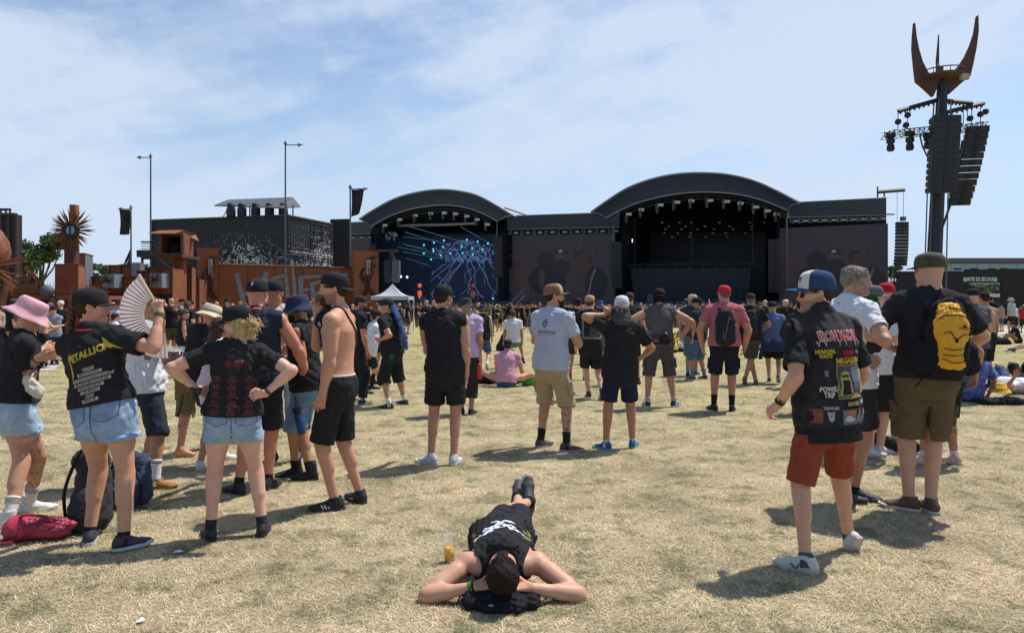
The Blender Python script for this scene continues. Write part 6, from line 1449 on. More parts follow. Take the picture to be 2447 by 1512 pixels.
for (Hj,Kj) in ((J['HL'],J['KL']),(J['HR'],J['KR'])):
 d=(Kj-Hj).normalized();c=Hj+(Kj-Hj)*.50;u=d.orthogonal().normalized();v=d.cross(u)
 for i in range(90):a=r0.uniform(0,6.283);p=c+(u*math.cos(a)+v*math.sin(a))*.098;mb.bar(p-d*.004,p+d*r0.uniform(.012,.03)+V(r0.uniform(-.006,.006),0,0),.0014,3)
mb.build('fray',mat('fray',(.75,.78,.80)),b)
lay(J['shirt'],J['sh']-J['U']*.15+J['Fc']*.1,J['Rc']*-1,V(0,0,1),poly((-.02,-.03),(.03,-.035),(.025,.02),(.0,.045),(-.025,.02)),paint((.55,.12,.16)),'print')
lay(J['bottom'],J['pel']+J['Rr']*.05-J['F']*.0,J['F'],V(0,0,1),grid_rect(.10,.12,3,3),denim((.30,.41,.54)),'pocket',off=.003)
t=thing('crossbody_bag','cream crossbody bag worn at the waist of the pink hat woman','bag',J['O']);bc=J['pel']+V(.19,-.06,.17)
v,q=surf([P(bc+V(-.06,-.02,.04),bc+V(.05,-.02,-.05),(.055,.028),(.045,.026),side=(1,0,.6),k=.02),P(bc+V(-.01,-.03,-.02),bc+V(.05,-.03,-.06),.032,.024,k=.02)],.007,disp=folds(3,.004,.08));np_mesh('pouch',v,q,cloth((.60,.55,.44)),parent=t)
mb=MB();mb.tube([J['NB']+V(-.03,-.04,.03),J['sh']+J['Fc']*.10+V(.03,-.03,-.02),J['sh']+J['Fc']*.145+V(0,-.04,-.12),bc+V(-.02,-.02,.07)],.009,6);mb.build('strap',cloth((.52,.50,.42)),t)
mb=MB();mb.tube([J['AR']+V(.03,0,.05),J['AR']+V(.045,-.01,.10),J['AR']+V(.03,0,.15)],.018,7);tag(mb.build('ankle_scarf',cloth((.75,.10,.32)),J['body']))
J=person('woman with a long braid, black cap and yellow lettered black tee, waving a fan',fl=(214,1298),fr=(296,1316),top=690,yaw=-3,hyaw=-62,hpitch=-2,lean=(1,-1),fem=True,skin='fair',seed=102,hip=(250,),hx=207,fat=.28,hl=('l',.02,.20,-.20),hr=(382,746,.04),pl=(-.25,-.7,-.6),pr=(.75,-.3,-.9),handr=dict(curl=.7,dir=(-.15,.1,1),thumb=(-1,0,.3),tcurl=.4),handl=dict(curl=.5),toe=(28,-42),legfat=1.02,armfat=1.0,shirt=dict(sleeve=.72,loose=1.0,sl_loose=.035,hem=.035,neck=.062,flare=.012),bottom=dict(len=.46,loose=.75,flare=.022,mat=denim((.25,.35,.49)),cuff=True,name='denim_shorts',waist=.085),socks=dict(h=.045),shoes=dict(col=(.05,.035,.05),sole=(.40,.52,.52),lace=(.03,.03,.03)),hat=dict(kind='cap',tilt=3,dz=-.002,strap=False),hair=dict(kind='pony',braid=True,col=(.045,.026,.016),bcol=(.13,.062,.03)),glasses=dict())
F2=J
band(J,'R',(.07,.09,.02),t=.02,w_=.022)
mb=MB();cc=J['NB']+V(0,0,.040)
mb.tube([cc+V(math.cos(a)*.080,math.sin(a)*.076,.012*math.sin(a)) for a in np.linspace(0,6.283,20)],.008,6);mb.build('lanyard',cloth((.45,.04,.04)),J['body'])
org=J['sh']-J['Fc']*.15-J['U']*.095+J['Rc']*.035;yel=paint((.52,.40,.05))
rt,up=(J['Rc']+V(0,0,.26)).normalized(),(J['U']-J['Rc']*.1).normalized();k_=.74
sc2=lambda *p:poly(*[(x*k_,y*k_) for x,y in p])
lay(J['shirt'],org,rt,up,tl('ETALLIC',.063,bold=.0026,sx=.88),yel,'print')
lay(J['shirt'],org,rt,up,sc2((-.165,.036),(-.150,.066),(-.143,.028),(-.134,.056),(-.122,-.026),(-.136,-.026),(-.141,.012),(-.150,-.006),(-.158,.012),(-.168,-.13),(-.190,-.20),(-.178,-.05)),yel,'print',maxlen=.02)
lay(J['shirt'],org,rt,up,sc2((.132,-.026),(.138,.095),(.168,.045),(.185,.020),(.290,-.085),(.190,-.018),(.180,-.03),(.168,-.014),(.152,-.012),(.148,-.03)),yel,'print',maxlen=.02)
up=(J['U']).normalized();rt=(J['Rc']+V(0,0,.12)).normalized();org=org+J['Rc']*.01
for i,(tx,w_) in enumerate((('BATTERY',.10),('MASTER OF PUPPETS',.20),('THE THING THAT SHOULD NOT BE',.34),('WELCOME HOME (SANITARIUM)',.31),('DISPOSABLE HEROES',.22),('LEPER MESSIAH',.17),('ORION',.07),('DAMAGE, INC.',.14))):
 lay(J['shirt'],org-up*(.095+.029*i)+rt*(-.012),rt,up,grid_rect(w_*.72,.0205,max(3,int(w_/.03)),1),paint((.50,.44,.36)),'print')
 lay(J['shirt'],org-up*(.095+.029*i)+rt*(-.012),rt,up,tl(tx,.0205,bold=.0004,sx=.72*w_/(len(tx)*.0132)),paint((.03,.03,.03)),'print',off=.0045)
pk=lambda J,x,z,w_,h_,col,off=.004:(lay(J['bottom'],J['pel']+J['Rr']*x+V(0,0,z),J['Rr'],V(0,0,1),([(-w_/2-.006,h_/2+.004),(-w_/2-.006,-h_*.34),(0,-h_/2-.006),(w_/2+.006,-h_*.34),(w_/2+.006,h_/2+.004)],[(0,1,2,3,4)]),paint((.09,.13,.20)),'stitching',off=off-.0015),lay(J['bottom'],J['pel']-J['F']*.0+V(0,0,-.03),J['Rr'],V(0,0,1),grid_rect(.005,.22,1,8),paint((.12,.17,.25)),'seam',off=.003),lay(J['bottom'],J['pel']+J['Rr']*x+V(0,0,z),J['Rr'],V(0,0,1),([(-w_/2,h_/2),(-w_/2,-h_*.32),(0,-h_/2),(w_/2,-h_*.32),(w_/2,h_/2)],[(0,1,2,3,4)]),denim(col),'pocket',off=off))
pk(J,.085,.02,.15,.15,(.20,.29,.42));pk(J,-.105,.02,.12,.15,(.20,.29,.42))
for x0,w_ in ((.085,.15),(-.105,.12)):
 for (a,b_) in (((-w_/2,.075),(w_/2,.075)),((-w_/2,.065),(w_/2,.065))):lay(J['bottom'],J['pel']+J['Rr']*x0+V(0,0,.02),J['Rr'],V(0,0,1),poly((a[0],a[1]),(b_[0],b_[1]),(b_[0],b_[1]+.003),(a[0],a[1]+.003)),paint((.10,.14,.22)),'stitching',off=.006)
lay(J['bottom'],J['pel']+J['Rr']*.075+V(0,0,.105),J['Rr'],V(0,0,1),grid_rect(.085,.022,3,1),paint((.45,.44,.38)),'pocket_note',off=.006)
fc=W(390,750,J['O'].y+.10);t=thing('folding_fan','open white paper fan held up by the woman with the braid','fan',fc);mb=MB();ribs=MB();nr_=26;a0,a1=R(121),R(277);ring=[]
for i in range(nr_*2+1):
 a=a0+(a1-a0)*i/(nr_*2);r_out=.31 if i<2 else .30;z_=.006 if i%2 else -.006;ring.append((V(math.cos(a)*.13,z_*.6,math.sin(a)*.13),V(math.cos(a)*r_out,z_,math.sin(a)*r_out)))
vs=[p for pr in ring for p in pr];mb.add(vs,[(2*i,2*i+1,2*i+3,2*i+2) for i in range(len(ring)-1)]);mb.build('paper',fan_mat(),t)
for i in range(0,nr_*2+1,2):ribs.bar((0,-.004,0),ring[i][0]*1.0+(ring[i][1]-ring[i][0])*.5+V(0,-.002,0),.0028,4)
ribs.build('rib',mat('bamboo',(.50,.36,.20),rough=.6),t);mb=MB();mb.bar((.01,-.006,-.02),V(math.cos(a0)*.313,-.006,math.sin(a0)*.313),.007,4,.011);mb.build('guard',mat('bamboo_light',(.60,.46,.27),rough=.6),t)
J=person('man in a white tee and navy shorts behind the folding fan, holding a dark drink',fl=(344,1142),fr=(372,1168),top=700,yaw=-58,hyaw=-70,lean=(3,0),fat=.45,skin='tan',seed=103,hip=(352,),hx=342,hl=(398,858,-.18),hr=(412,852,.12),pl=(-.3,-.8,-.7),pr=(.3,-.8,-.6),handl=dict(curl=.75,thumb=(0,0,1)),handr=dict(curl=.6,thumb=(0,0,1)),toe=(20,-25),shirt=dict(sleeve=.62,loose=.7,col=(.66,.68,.72)),bottom=dict(len=1.02,loose=.7,col=(.030,.034,.05)),socks=dict(h=.19,col=(.66,.66,.66),stripes=(.04,.04,.06)),shoes=dict(col=(.30,.11,.03),sole=(.20,.09,.03),lace=(.35,.14,.04)),hair=dict(kind='short',col=(.03,.02,.015)))
band(J,'L',(.10,.11,.02),t=.03,w_=.02)
def cup(label,c,r0,r1,h,fill,fh,foam=None,cat='cup',name='plastic_cup',handle=False,Yd=None):
 t=thing(name,label,cat,c);mb=MB();mb.lathe((0,0,0),[(.001,0),(r0,0),(r1,h),(r1+.002,h),(r1-.0015,h-.001),(r0-.0015,.003),(.001,.003)],24);mb.build('cup_wall',mat('clear_plastic',(.86,.88,.9),rough=.25,trans=.75,ior=1.12,alpha=.30),t,True)
 mb=MB();rf=r0+(r1-r0)*fh;mb.lathe((0,0,0),[(.001,.004),(r0-.003,.004),(rf-.003,h*fh),(.001,h*fh)],24);mb.build('drink',mat('drink_%02x%02x'%(int(fill[0]*255),int(fill[1]*255)),fill,rough=.1,spec=.6),t,True)
 if foam:mb=MB();mb.lathe((0,0,h*fh),[(rf-.003,.0005),(rf-.003,foam[1]),(.001,foam[1])],24);mb.build('foam',mat('foam',foam[0],rough=.7),t,True)
 if handle:mb=MB();mb.tube([(r1*.9,0,h*.8),(r1+.045,0,h*.75),(r1+.045,0,h*.35),(r0,0,h*.3)],.007,6);mb.build('handle',mat('clear_plastic',(.8,.8,.8)),t,True)
 return t
cup('pitcher of dark purple drink held at the chest by the white tee man',W(420,880,6.22),.055,.075,.19,(.045,.012,.02),.78,((.5,.42,.42),.006),name='drink_pitcher',cat='pitcher')
cup('clear empty cup held next to the pitcher of dark drink',W(396,862,6.45),.042,.055,.14,(.30,.36,.40),.3)
J=person('man in a cream sun hat and loose black tee with barefoot tattooed leg',fl=(430,1093),fr=(492,1070),top=710,yaw=-22,hyaw=-42,hpitch=-12,lean=(4,2),skin='red',seed=104,hip=(458,),hx=502,hl=('l',-.02,.22,-.18),hr=('l',.02,.24,-.16),toe=(-38,-40),fat=.2,shirt=dict(sleeve=.65,loose=.9),bottom=dict(len=1.12,loose=.9,col=(.16,.115,.055),cargo=True),shoes=None,hat=dict(kind='bucket',col=(.66,.58,.40),bw=.05,drop=.042,cord=(.25,.20,.13),wav=.03,tilt=-6),hair=dict(kind='buzz',col=(.1,.06,.04)))
J=person('woman in a pale pink tank top and white canvas shoes behind the blond woman',fl=(478,1122),fr=(535,1100),top=748,yaw=-40,hyaw=-40,hpitch=-15,lean=(6,0),fem=True,skin='red',seed=105,hip=(508,),hl=('l',.04,.20,-.18),hr=('l',0,.2,-.15),toe=(50,-20),shirt=dict(sleeve=0,tank=True,loose=.2,col=(.60,.46,.52),hem=.02),bottom=dict(len=.42,loose=.4,col=(.62,.58,.60)),socks=dict(h=.02,col=(.7,.7,.7)),shoes=dict(col=(.60,.62,.62),sole=(.65,.65,.65),ankle=.02),hair=dict(kind='bob',col=(.07,.04,.025),len=.16))
J=person('blond woman in a black cap, hands on hips, red lettering on her black tee',fl=(503,1288),fr=(627,1278),top=733,yaw=17,hyaw=80,hpitch=-8,hroll=-4,lean=(1,0),fem=True,skin='pale',seed=106,hip=(556,),hx=566,fat=.15,legfat=1.0,hl=(470,930,-.02),hr=(634,940,-.06),pl=(-1,-.25,-.1),pr=(1,-.35,-.1),handl=dict(curl=.45,dir=(.8,.3,-.35),thumb=(0,.2,1)),handr=dict(curl=.45,dir=(-.85,-.05,-.1),thumb=(0,-.2,1)),toe=(18,-8),kl=(-.1,1,0),kr=(.1,1,0),shirt=dict(sleeve=.62,loose=.5,hem=.012,neck=.066,sl_loose=.020),bottom=dict(len=.44,loose=.3,flare=.010,mat=denim((.27,.38,.50)),name='denim_shorts',waist=.085),socks=dict(h=.075,col=(.03,.03,.035)),shoes=dict(**SHB),hat=dict(kind='cap',tilt=4,strap=False,dz=-.004),hair=dict(kind='bob',col=(.44,.31,.15),len=.14,amp=.006,strands=110,slen=.05,low=-.30),glasses=dict(col=(.14,.05,.03)))
J6=J
lay(J['shirt'],J['sh']-J['U']*.075-J['Fc']*.15,J['Rc'],J['U'],tl('HELLFEST',.055,bold=.0015,sx=.50),paint((.22,.035,.04)),'print')
for k in range(8):
 x=-.075+.0215*k;lay(J['shirt'],J['sh']-J['U']*.075-J['Fc']*.15+J['Rc']*x,J['Rc'],J['U'],poly((-.002,-.018),(.003,-.018),(.0,-.018-.012-.012*(k%3))),paint((.22,.035,.04)),'print')
for cx_ in (-.115,-.005,.105):
 for rr_ in range(5):lay(J['shirt'],J['sh']-J['U']*(.165+.055*rr_)-J['Fc']*.15+J['Rc']*cx_,J['Rc'],J['U'],line_block(5,.03,.07,.0092,.0052,seed=rr_*3+int(cx_*100)),paint((.20,.055,.055)),'print')
mb=MB();
for i in range(7):mb.tube([J['WL']+V(-.035+.01*i,-.03,.03-.01*i),J['WL']+V(-.01+.008*i,-.045,.0),J['WL']+V(.03,-.02,-.03+.006*i)],.013,6)
mb.tube([J['WL']+V(0,-.02,-.02),J['WL']+V(.03,-.04,-.10),J['WL']+V(.07,-.045,-.13)],.012,5,rs=[.018,.013,.002]);mb.tube([J['WL']+V(0,-.02,-.02),J['WL']+V(.0,-.04,-.06),J['WL']+V(-.02,-.045,-.07)],.012,5,rs=[.018,.013,.002]);mb.build('wrist_bandana',mat('bandana_print',(.04,.04,.045),vary=.9,vscale=80),J['body'],True)
band(J,'R',(.07,.09,.02),t=.02,w_=.02);pk(J,-.095,.02,.13,.12,(.22,.31,.42));pk(J,.095,.02,.13,.12,(.22,.31,.42))
lay(J['bottom'],J['pel']+J['Rr']*.115+V(0,0,.088),J['Rr'],V(0,0,1),poly((-.04,-.03),(.02,-.02),(.03,.02),(-.035,.012)),paint((.42,.40,.28)),'pocket_note',off=.006)
J=person('man in a sleeveless dark slate shirt and black cap with a white emblem',fl=(570,1180),fr=(640,1168),top=668,yaw=-4,lean=(3,1),skin='red',seed=107,hip=(620,),hx=604,hl=('l',-.02,.22,-.17),hr=('l',.05,.16,-.24),pr=(.6,-.2,-.7),pl=(-.2,-.6,-.8),toe=(62,-10),fat=.25,armfat=1.1,shirt=dict(sleeve=0,loose=.9,col=(.028,.032,.045),hem=.0),bottom=dict(len=.95,loose=.6),socks=dict(h=.06),shoes=dict(**SHB),hat=dict(kind='cap',yaw=0,tilt=2,open=(.36,.22,.16)),hair=dict(kind='buzz',col=(.10,.06,.045)))
for dx in (-.06,.055):
 for k in range(11):lay(J['shirt'],J['sh']-J['U']*(.07+.034*k)-J['Fc']*.16+J['Rc']*dx,J['Rc'],J['U'],line_block(1,.05,.05,.01,.010,seed=k*7+int(dx*90)),paint((.26,.28,.32)),'print')
lay(J['hat'],J['HP'](0,-.11,.095),J['Rh'],J['Uh'],poly((0,-.022),(.009,-.004),(.006,.0),(.010,.006),(0,.026),(-.009,.004),(-.006,0),(-.010,-.006)),paint((.6,.6,.62)),'emblem',off=.002)
mb=MB();cc=J['NB']+V(0,0,.045);mb.tube([cc+V(math.cos(a)*.070,math.sin(a)*.066,-.01*math.sin(a)) for a in np.linspace(0,6.283,20)],.016,6);mb.tube([cc+V(-.03,-.07,0),cc+V(-.05,-.085,-.035)],.014,5,rs=[.016,.003]);mb.build('neck_bandana',mat('red_bandana',(.50,.05,.05),vary=.3,vscale=60),J['body'],True)
J=person('man in glasses and a black cap with cream tee, facing the camera',fl=(714,1100),fr=(652,1106),top=672,yaw=178,hyaw=180,hpitch=0,lean=(2,0),skin='tan',seed=108,hip=(680,),hx=656,fat=.35,hl=('l',.10,.17,-.20),hr=('l',-.12,.20,-.17),pl=(-1,-.1,-.2),pr=(1,-.1,-.2),eyes=True,shirt=dict(sleeve=.6,loose=.8,col=(.47,.43,.33)),bottom=dict(len=1.15,loose=1.0,col=(.38,.47,.52)),socks=dict(h=.06),shoes=dict(col=(.03,.03,.04)),hat=dict(kind='cap',bl=.055,strap=False,droop=-.1),hair=dict(kind='short',col=(.015,.012,.01),low=-.02),glasses=dict(kind='clear',col=(.28,.16,.10)),stubble=.15)
lay(J['shirt'],J['sh']-J['U']*.16+J['Fc']*.15,J['Rc']*-1,J['U'],grid_rect(.16,.07,4,2),paint((.62,.63,.66)),'print')
J=person('laughing bearded man in a navy bucket hat with a blue bottle on a strap',fl=(706,1138),fr=(742,1146),top=700,yaw=94,hyaw=106,hpitch=-10,lean=(5,0),skin='tan',seed=109,hip=(733,),hx=716,hl=(726,950,-.14),hr=('l',-.03,.23,-.17),pl=(-.3,-1,-.2),handl=dict(curl=.7),toe=(5,-5),fat=.15,stubble=.6,shirt=dict(sleeve=0,loose=.5),bottom=dict(len=1.05,loose=.5,mat=denim((.16,.26,.40)),name='denim_shorts'),socks=dict(h=.10),shoes=dict(col=(.016,.016,.018),sole=(.03,.03,.03),ankle=.09),hat=dict(kind='bucket',col=(.035,.045,.085),bw=.055,drop=.050,wav=.04),hair=dict(kind='short',col=(.03,.02,.015),low=-.05),beard=dict(col=(.03,.02,.014),e=.008))
J9=J
t=thing('water_bottle','dark blue insulated bottle hanging on a strap from the bucket hat man\'s hand','bottle',W(722,1036,J['O'].y-.22));mb=MB();mb.lathe((0,0,0),[(.001,0),(.036,0),(.038,.01),(.038,.17),(.030,.19),(.001,.19)],16);mb.build('flask',mat('flask_blue',(.02,.05,.16),rough=.35,metal=.3),t,True);mb=MB();mb.lathe((0,0,0),[(.036,.185),(.036,.24),(.001,.245)],16);mb.build('lid',dark,t,True);mb=MB();mb.tube([(0,0,.24),(.02,0,.30),(.01,0,.35)],.005,5);mb.build('strap',dark,t)
t.rotation_euler=(0,R(-14),0)
J=person('shirtless man with backward black cap and sunglasses holding a dark snack to his mouth',fl=(800,1218),fr=(860,1200),top=655,yaw=86,hyaw=102,hpitch=2,lean=(1,0),skin='fair',tone=(.52,.30,.215),seed=110,hip=(808,),hx=806,hl=(768,960,-.20),hr=(758,752,.05),pl=(-.35,-1,-.1),pr=(.3,.1,-1),handl=dict(curl=.35),handr=dict(curl=.42,dir=(-.05,.05,1),thumb=(.1,-1,.1)),toe=(14,-42),heady=.012,armfat=1.1,stubble=.55,bottom=dict(len=.98,loose=.55,waist=.045),socks=dict(h=.02),shoes=dict(stripes=True,**SHB),hat=dict(kind='cap',yaw=180,tilt=-9,dz=.006,strap=False),hair=dict(kind='short',col=(.035,.022,.015),low=-.045),beard=dict(col=(.055,.032,.02),e=.005),glasses=dict())
J10=J
mb=MB();ws=.056*J['H']
pts=[J['pel']+J['U']*.048*J['H']+(J['Rr']*math.cos(a)*(body_prof(.05,J['H'],0,False)[0]+.008)+J['F']*math.sin(a)*(body_prof(.05,J['H'],0,False)[1]+.008)) for a in np.linspace(0,6.283,30)];mb.tube(pts,.007,5);mb.build('waistband',cloth((.62,.62,.64)),J['bottom'])
t=thing('sling_tshirt','black T-shirt slung over the chest of the shirtless man on a brown strap','shirt',J['O']);sc=J['sh']+J['Fc']*.13+J['Rc']*.03-J['U']*.04
v,q=surf([P(sc+V(0,0,.05),sc+V(.01,.0,-.17),(.075,.05),(.05,.04),side=J['Rc'],k=.03),P(sc+V(.06,-.04,.10),sc+V(-.02,0,.02),.05,.06,k=.03)],.007,disp=folds(8,.007,.08));np_mesh('bundle',v,q,cloth(BLACK),parent=t)
wrap_tube(J,[sc+V(.02,-.04,.12),J['sh']+J['Fc']*.10-J['Rc']*.075+J['U']*.075,J['sh']-J['Rc']*.08+J['U']*.09,J['sh']-J['Fc']*.10-J['Rc']*.06+J['U']*.02,J['sh']-J['Fc']*.17-J['Rc']*.0-J['U']*.10,J['sh']-J['Fc']*.15+J['Rc']*.08-J['U']*.2,J['sh']+J['Rc']*.2-J['U']*.22,J['sh']+J['Rc']*.12-J['U']*.15+J['Fc']*.1],.0075,'strap',mat('brown_strap',(.05,.022,.018),rough=.6),t)
mb=MB();mb.lathe((0,0,0),[(.001,.004),(.022,.003),(.024,0)],16);o_=mb.build('round_badge',mat('badge',(.40,.44,.46),rough=.6),t);o_.rotation_euler=(R(90),0,R(12));o_.location=sc+V(-.015,-.062,-.0)
t=thing('snack_bar','dark oblong snack held at the mouth of the shirtless man','snack',W(764,715,J['O'].y+.03));mb=MB();mb.tube([(-.055,0,-.004),(-.045,0,-.002),(0,0,0),(.045,0,.004),(.058,0,.006)],.02,8,rs=[.004,.012,.014,.012,.004]);mb.build('snack',mat('dark_snack',(.03,.012,.016),rough=.35),t,True)
band(J,'R',(.05,.05,.02),t=.05,w_=.014);band(J,'R',(.3,.3,.3),t=.065,w_=.006,name='bracelet')
J=person('man in a dark cap with brown beard behind the shirtless man\'s back, facing right',fl=(842,962),fr=(866,968),top=708,yaw=-60,hyaw=-75,skin='red',seed=111,fat=.2,lean=(2,0),stubble=.6,shirt=dict(sleeve=.6,loose=.7,col=(.02,.02,.03)),bottom=dict(len=1.9,loose=.7,flare=.02,name='trousers'),shoes=dict(col=(.05,.045,.05),sole=(.4,.35,.28),stripes=True),hat=dict(kind='cap',col=(.03,.032,.036),strap=False),hair=dict(kind='short',col=(.03,.02,.01)),glasses=dict(),beard=dict(col=(.05,.03,.02)))
J=person('person with a white sheet shirt draped over the shoulders and long black knee socks',fl=(872,942),fr=(888,930),top=722,yaw=-60,hyaw=-60,skin='pale',seed=112,lean=(14,0),hr=(912,812,0),shirt=dict(sleeve=1.5,loose=1.1,col=(.68,.70,.74)),bottom=dict(len=.8,loose=.6),socks=dict(h=.36),shoes=dict(**SHB),hat=dict(kind='cap',strap=False),hair=dict(kind='short'))
J=person('woman in a black leather cap and sunglasses drinking, left of the blue scarf man',fl=(893,915),fr=(905,918),top=738,yaw=60,hyaw=70,fem=True,skin='tan',seed=113,hr=(886,748,.1),shirt=dict(sleeve=0,tank=True,loose=.2,col=(.05,.03,.03)),bottom=dict(len=.4,col=(.03,.03,.03)),shoes=dict(**SHB),socks=dict(h=.1),hat=dict(kind='cap',strap=False),hair=dict(kind='long',col=(.16,.10,.06),len=.2),glasses=dict())
J=person('man in a dark cap with a long blue scarf hanging down his back, facing left',fl=(930,976),fr=(967,966),top=711,yaw=64,hyaw=96,lean=(1,0),skin='tan',tone=(.46,.27,.20),seed=114,hip=(938,),hx=926,fat=.5,hl=(908,812,-.15),hr=('l',.0,.22,-.16),pl=(-.3,-1,-.3),toe=(20,-10),shirt=dict(sleeve=.62,loose=.7),bottom=dict(len=1.25,loose=1.1),socks=dict(h=.09,col=(.66,.66,.68)),shoes=dict(col=(.05,.055,.06),sole=(.035,.035,.04)),hat=dict(kind='cap',col=(.04,.032,.034),strap=False),hair=dict(kind='short',col=(.03,.02,.015)),glasses=dict())
mb=MB();g_=cloth((.02,.20,.06));lay(J['bottom'],J['HL']+V(0,0,-.10),J['Rr']*.4+V(.9,.2,0),V(0,0,1),shape_join((*poly((-.05,.0),(.05,.0),(.03,.035),(0,.02),(-.03,.035)),0,.02),(*poly((-.06,-.06),(-.045,-.06),(.06,.06),(.045,.06)),0,0),(*poly((.045,-.06),(.06,-.06),(-.045,.06),(-.06,.06)),0,0)),paint((.015,.17,.05)),'print')
hp=J['HP'];v,q=surf([P(hp(0,-.09,.03),J['sh']-J['Fc']*.14+V(.03,0,.02),(.075,.03),(.06,.03),side=J['Rc'],k=.02),P(J['sh']-J['Fc']*.14+V(.03,0,.02),J['pel']-J['Fc']*.20+V(.03,0,.20),(.06,.03),(.05,.028),side=J['Rc'],k=.02),P(J['pel']-J['Fc']*.20+V(.03,0,.20),J['pel']-J['Fc']*.21+V(.05,0,.02),(.05,.028),(.035,.02),side=J['Rc'],k=.02)],.011,disp=folds(4,.012,.07,.8));np_mesh('scarf',v,q,mat('scarf_blue',(.035,.075,.20),rough=.9,vary=.75,vscale=26,stretch=(1,1,.5)),parent=J['body'])
J=person('man in plain black sleeveless shirt, black shorts and grey trainers, alone in the middle',fl=(1030,1108),fr=(1084,1110),top=684,yaw=-4,hyaw=-32,hpitch=0,lean=(1,0),skin='fair',tone=(.45,.27,.20),seed=115,hip=(1064,),hx=1058,hl=('l',.03,.19,-.20),pl=(-.15,-.5,-.9),hr=(1114,898,.03),pr=(.4,-.9,-.1),handr=dict(curl=.45),toe=(62,-8),armfat=1.12,stubble=.4,shirt=dict(sleeve=0,loose=.55,hem=-.005,neck=.054,flare=.0),bottom=dict(len=.76,loose=.8,flare=.026),socks=dict(h=.03,col=(.60,.60,.62)),shoes=dict(col=(.50,.52,.55),sole=(.56,.55,.52),lace=(.6,.6,.6)),hat=dict(kind='cap',yaw=0,tilt=-2,open=(.035,.025,.02)),hair=dict(kind='short',col=(.035,.022,.016),low=-.06),beard=dict(col=(.05,.03,.02),e=.004))
J=person('man in a black sun hat and lilac tee carrying a red bottle',fl=(1104,988),fr=(1126,990),top=712,yaw=-6,skin='tan',seed=116,hr=(1146,852,0),pr=(.4,-.8,-.2),hip=(1112,),fat=.3,shirt=dict(sleeve=.62,loose=.8,col=(.50,.38,.56)),bottom=dict(len=1.6,loose=.5,col=(.03,.025,.03),name='trousers'),shoes=dict(**SHB),hat=dict(kind='bucket',col=(.045,.045,.05),bw=.06,drop=.035,wav=.06),hair=dict(kind='buzz'))
t=thing('red_bottle','red metal bottle hanging from the hand of the man in the lilac tee','bottle',W(1144,905,J['O'].y));mb=MB();mb.lathe((0,0,0),[(.001,0),(.042,0),(.042,.22),(.03,.24),(.001,.24)],14);mb.build('flask',mat('flask_red',(.45,.02,.03),rough=.35),t,True);mb=MB();mb.lathe((0,0,.24),[(.03,0),(.03,.03),(.001,.035)],12);mb.build('lid',dark,t,True)
J=person('person in black floppy hat, black tank and denim shorts walking with a black bag',fl=(1150,881),fr=('w',1164,876,17.5),top=722,yaw=-2,hyaw=-10,skin='fair',seed=117,hip=(1152,),fat=.2,footp=(0,50),shirt=dict(sleeve=0,tank=True,loose=.8),bottom=dict(len=.88,loose=.9,mat=denim(DEND),name='denim_shorts'),socks=dict(h=.05,col=(.65,.65,.65)),shoes=dict(col=(.5,.5,.47),sole=(.5,.48,.44)),hat=dict(kind='bucket',col=(.04,.04,.045),bw=.065,drop=.03,wav=.06),hair=dict(kind='short'))
def pack(J,label,w_=.15,h_=.24,dep=.10,col=(.025,.025,.028),name='backpack',z0=-.07,side=None,dz=0,mat_=None,vox=.009,strapcol=(.03,.03,.033),strap=True):
 t=thing(name,label,'backpack',J['O']);U,Fc,Rc,sh=J['U'],J['Fc'],J['Rc'],J['sh'];bd=body_prof(.2,J['H'],J['fat'],J['fem'])[1]+.022
 c0=sh+U*(z0+dz)-Fc*(bd+dep*.55);c1=sh+U*(z0-h_*1.55+dz)-Fc*(bd+dep*.60)
 v,q=surf([P(c0,c0*.7+c1*.3,(w_*.78,dep*.70),(w_*.95,dep*.9),side=Rc,k=.03),P(c0*.7+c1*.3,c1,(w_*.95,dep*.9),(w_,dep),side=Rc,k=.03),P(c1*.75+c0*.25-Fc*dep*.5,c1-Fc*dep*.5,(w_*.72,dep*.6),side=Rc,k=.01)],max(vox,J['vox']),disp=folds(J['seed']+3,.004,.09));np_mesh('bag_body',v,q,mat_ or cloth(col,'bag'),parent=t)
 if strap:
  for s_ in (-1,1):
   mb=MB();pts=[c0+Rc*s_*w_*.5+Fc*dep*.3+U*.04,sh+Rc*s_*.085-Fc*(bd*.55)+U*.035,sh+Rc*s_*.090+U*.055,sh+Rc*s_*.095+Fc*(bd*.75)+U*.0,sh+Rc*s_*.11+Fc*bd*.9-U*.12,sh+Rc*s_*.15+Fc*.02-U*.24,c1+Rc*s_*w_*.8+Fc*dep*.3]
   cr=interp_arc3(pts);mb2=MB();
   for i in range(len(cr)-1):
    a,b=cr[i],cr[i+1];n_=(b-a).cross(Rc).normalized()*.004;r2=Rc*.026
    mb2.add([a-r2-n_,a+r2-n_,b+r2-n_,b-r2-n_,a-r2+n_,a+r2+n_,b+r2+n_,b-r2+n_],[(0,1,2,3),(7,6,5,4),(0,3,7,4),(1,5,6,2)])
   mb2.build('shoulder_strap',cloth(strapcol,'strap'),t)
 return t,c0,c1
pack(J,'slack black bag on the back of the person in the floppy black hat',.11,.12,.05,z0=-.10)
J=person('brown haired man in a white tee and grey green patterned shorts',fl=(1208,882),fr=('w',1250,862,19),top=726,yaw=-4,skin='tan',seed=118,hip=(1226,),shirt=dict(sleeve=.62,loose=.8,col=(.66,.66,.66)),bottom=dict(len=.95,loose=.8,mat=mat('camo_teal',(.09,.16,.17),vary=.7,vscale=9,rough=.9)),socks=dict(h=.05,col=(.7,.7,.7)),shoes=dict(**SHB),hair=dict(kind='short',col=(.09,.055,.035)),footp=(0,40))
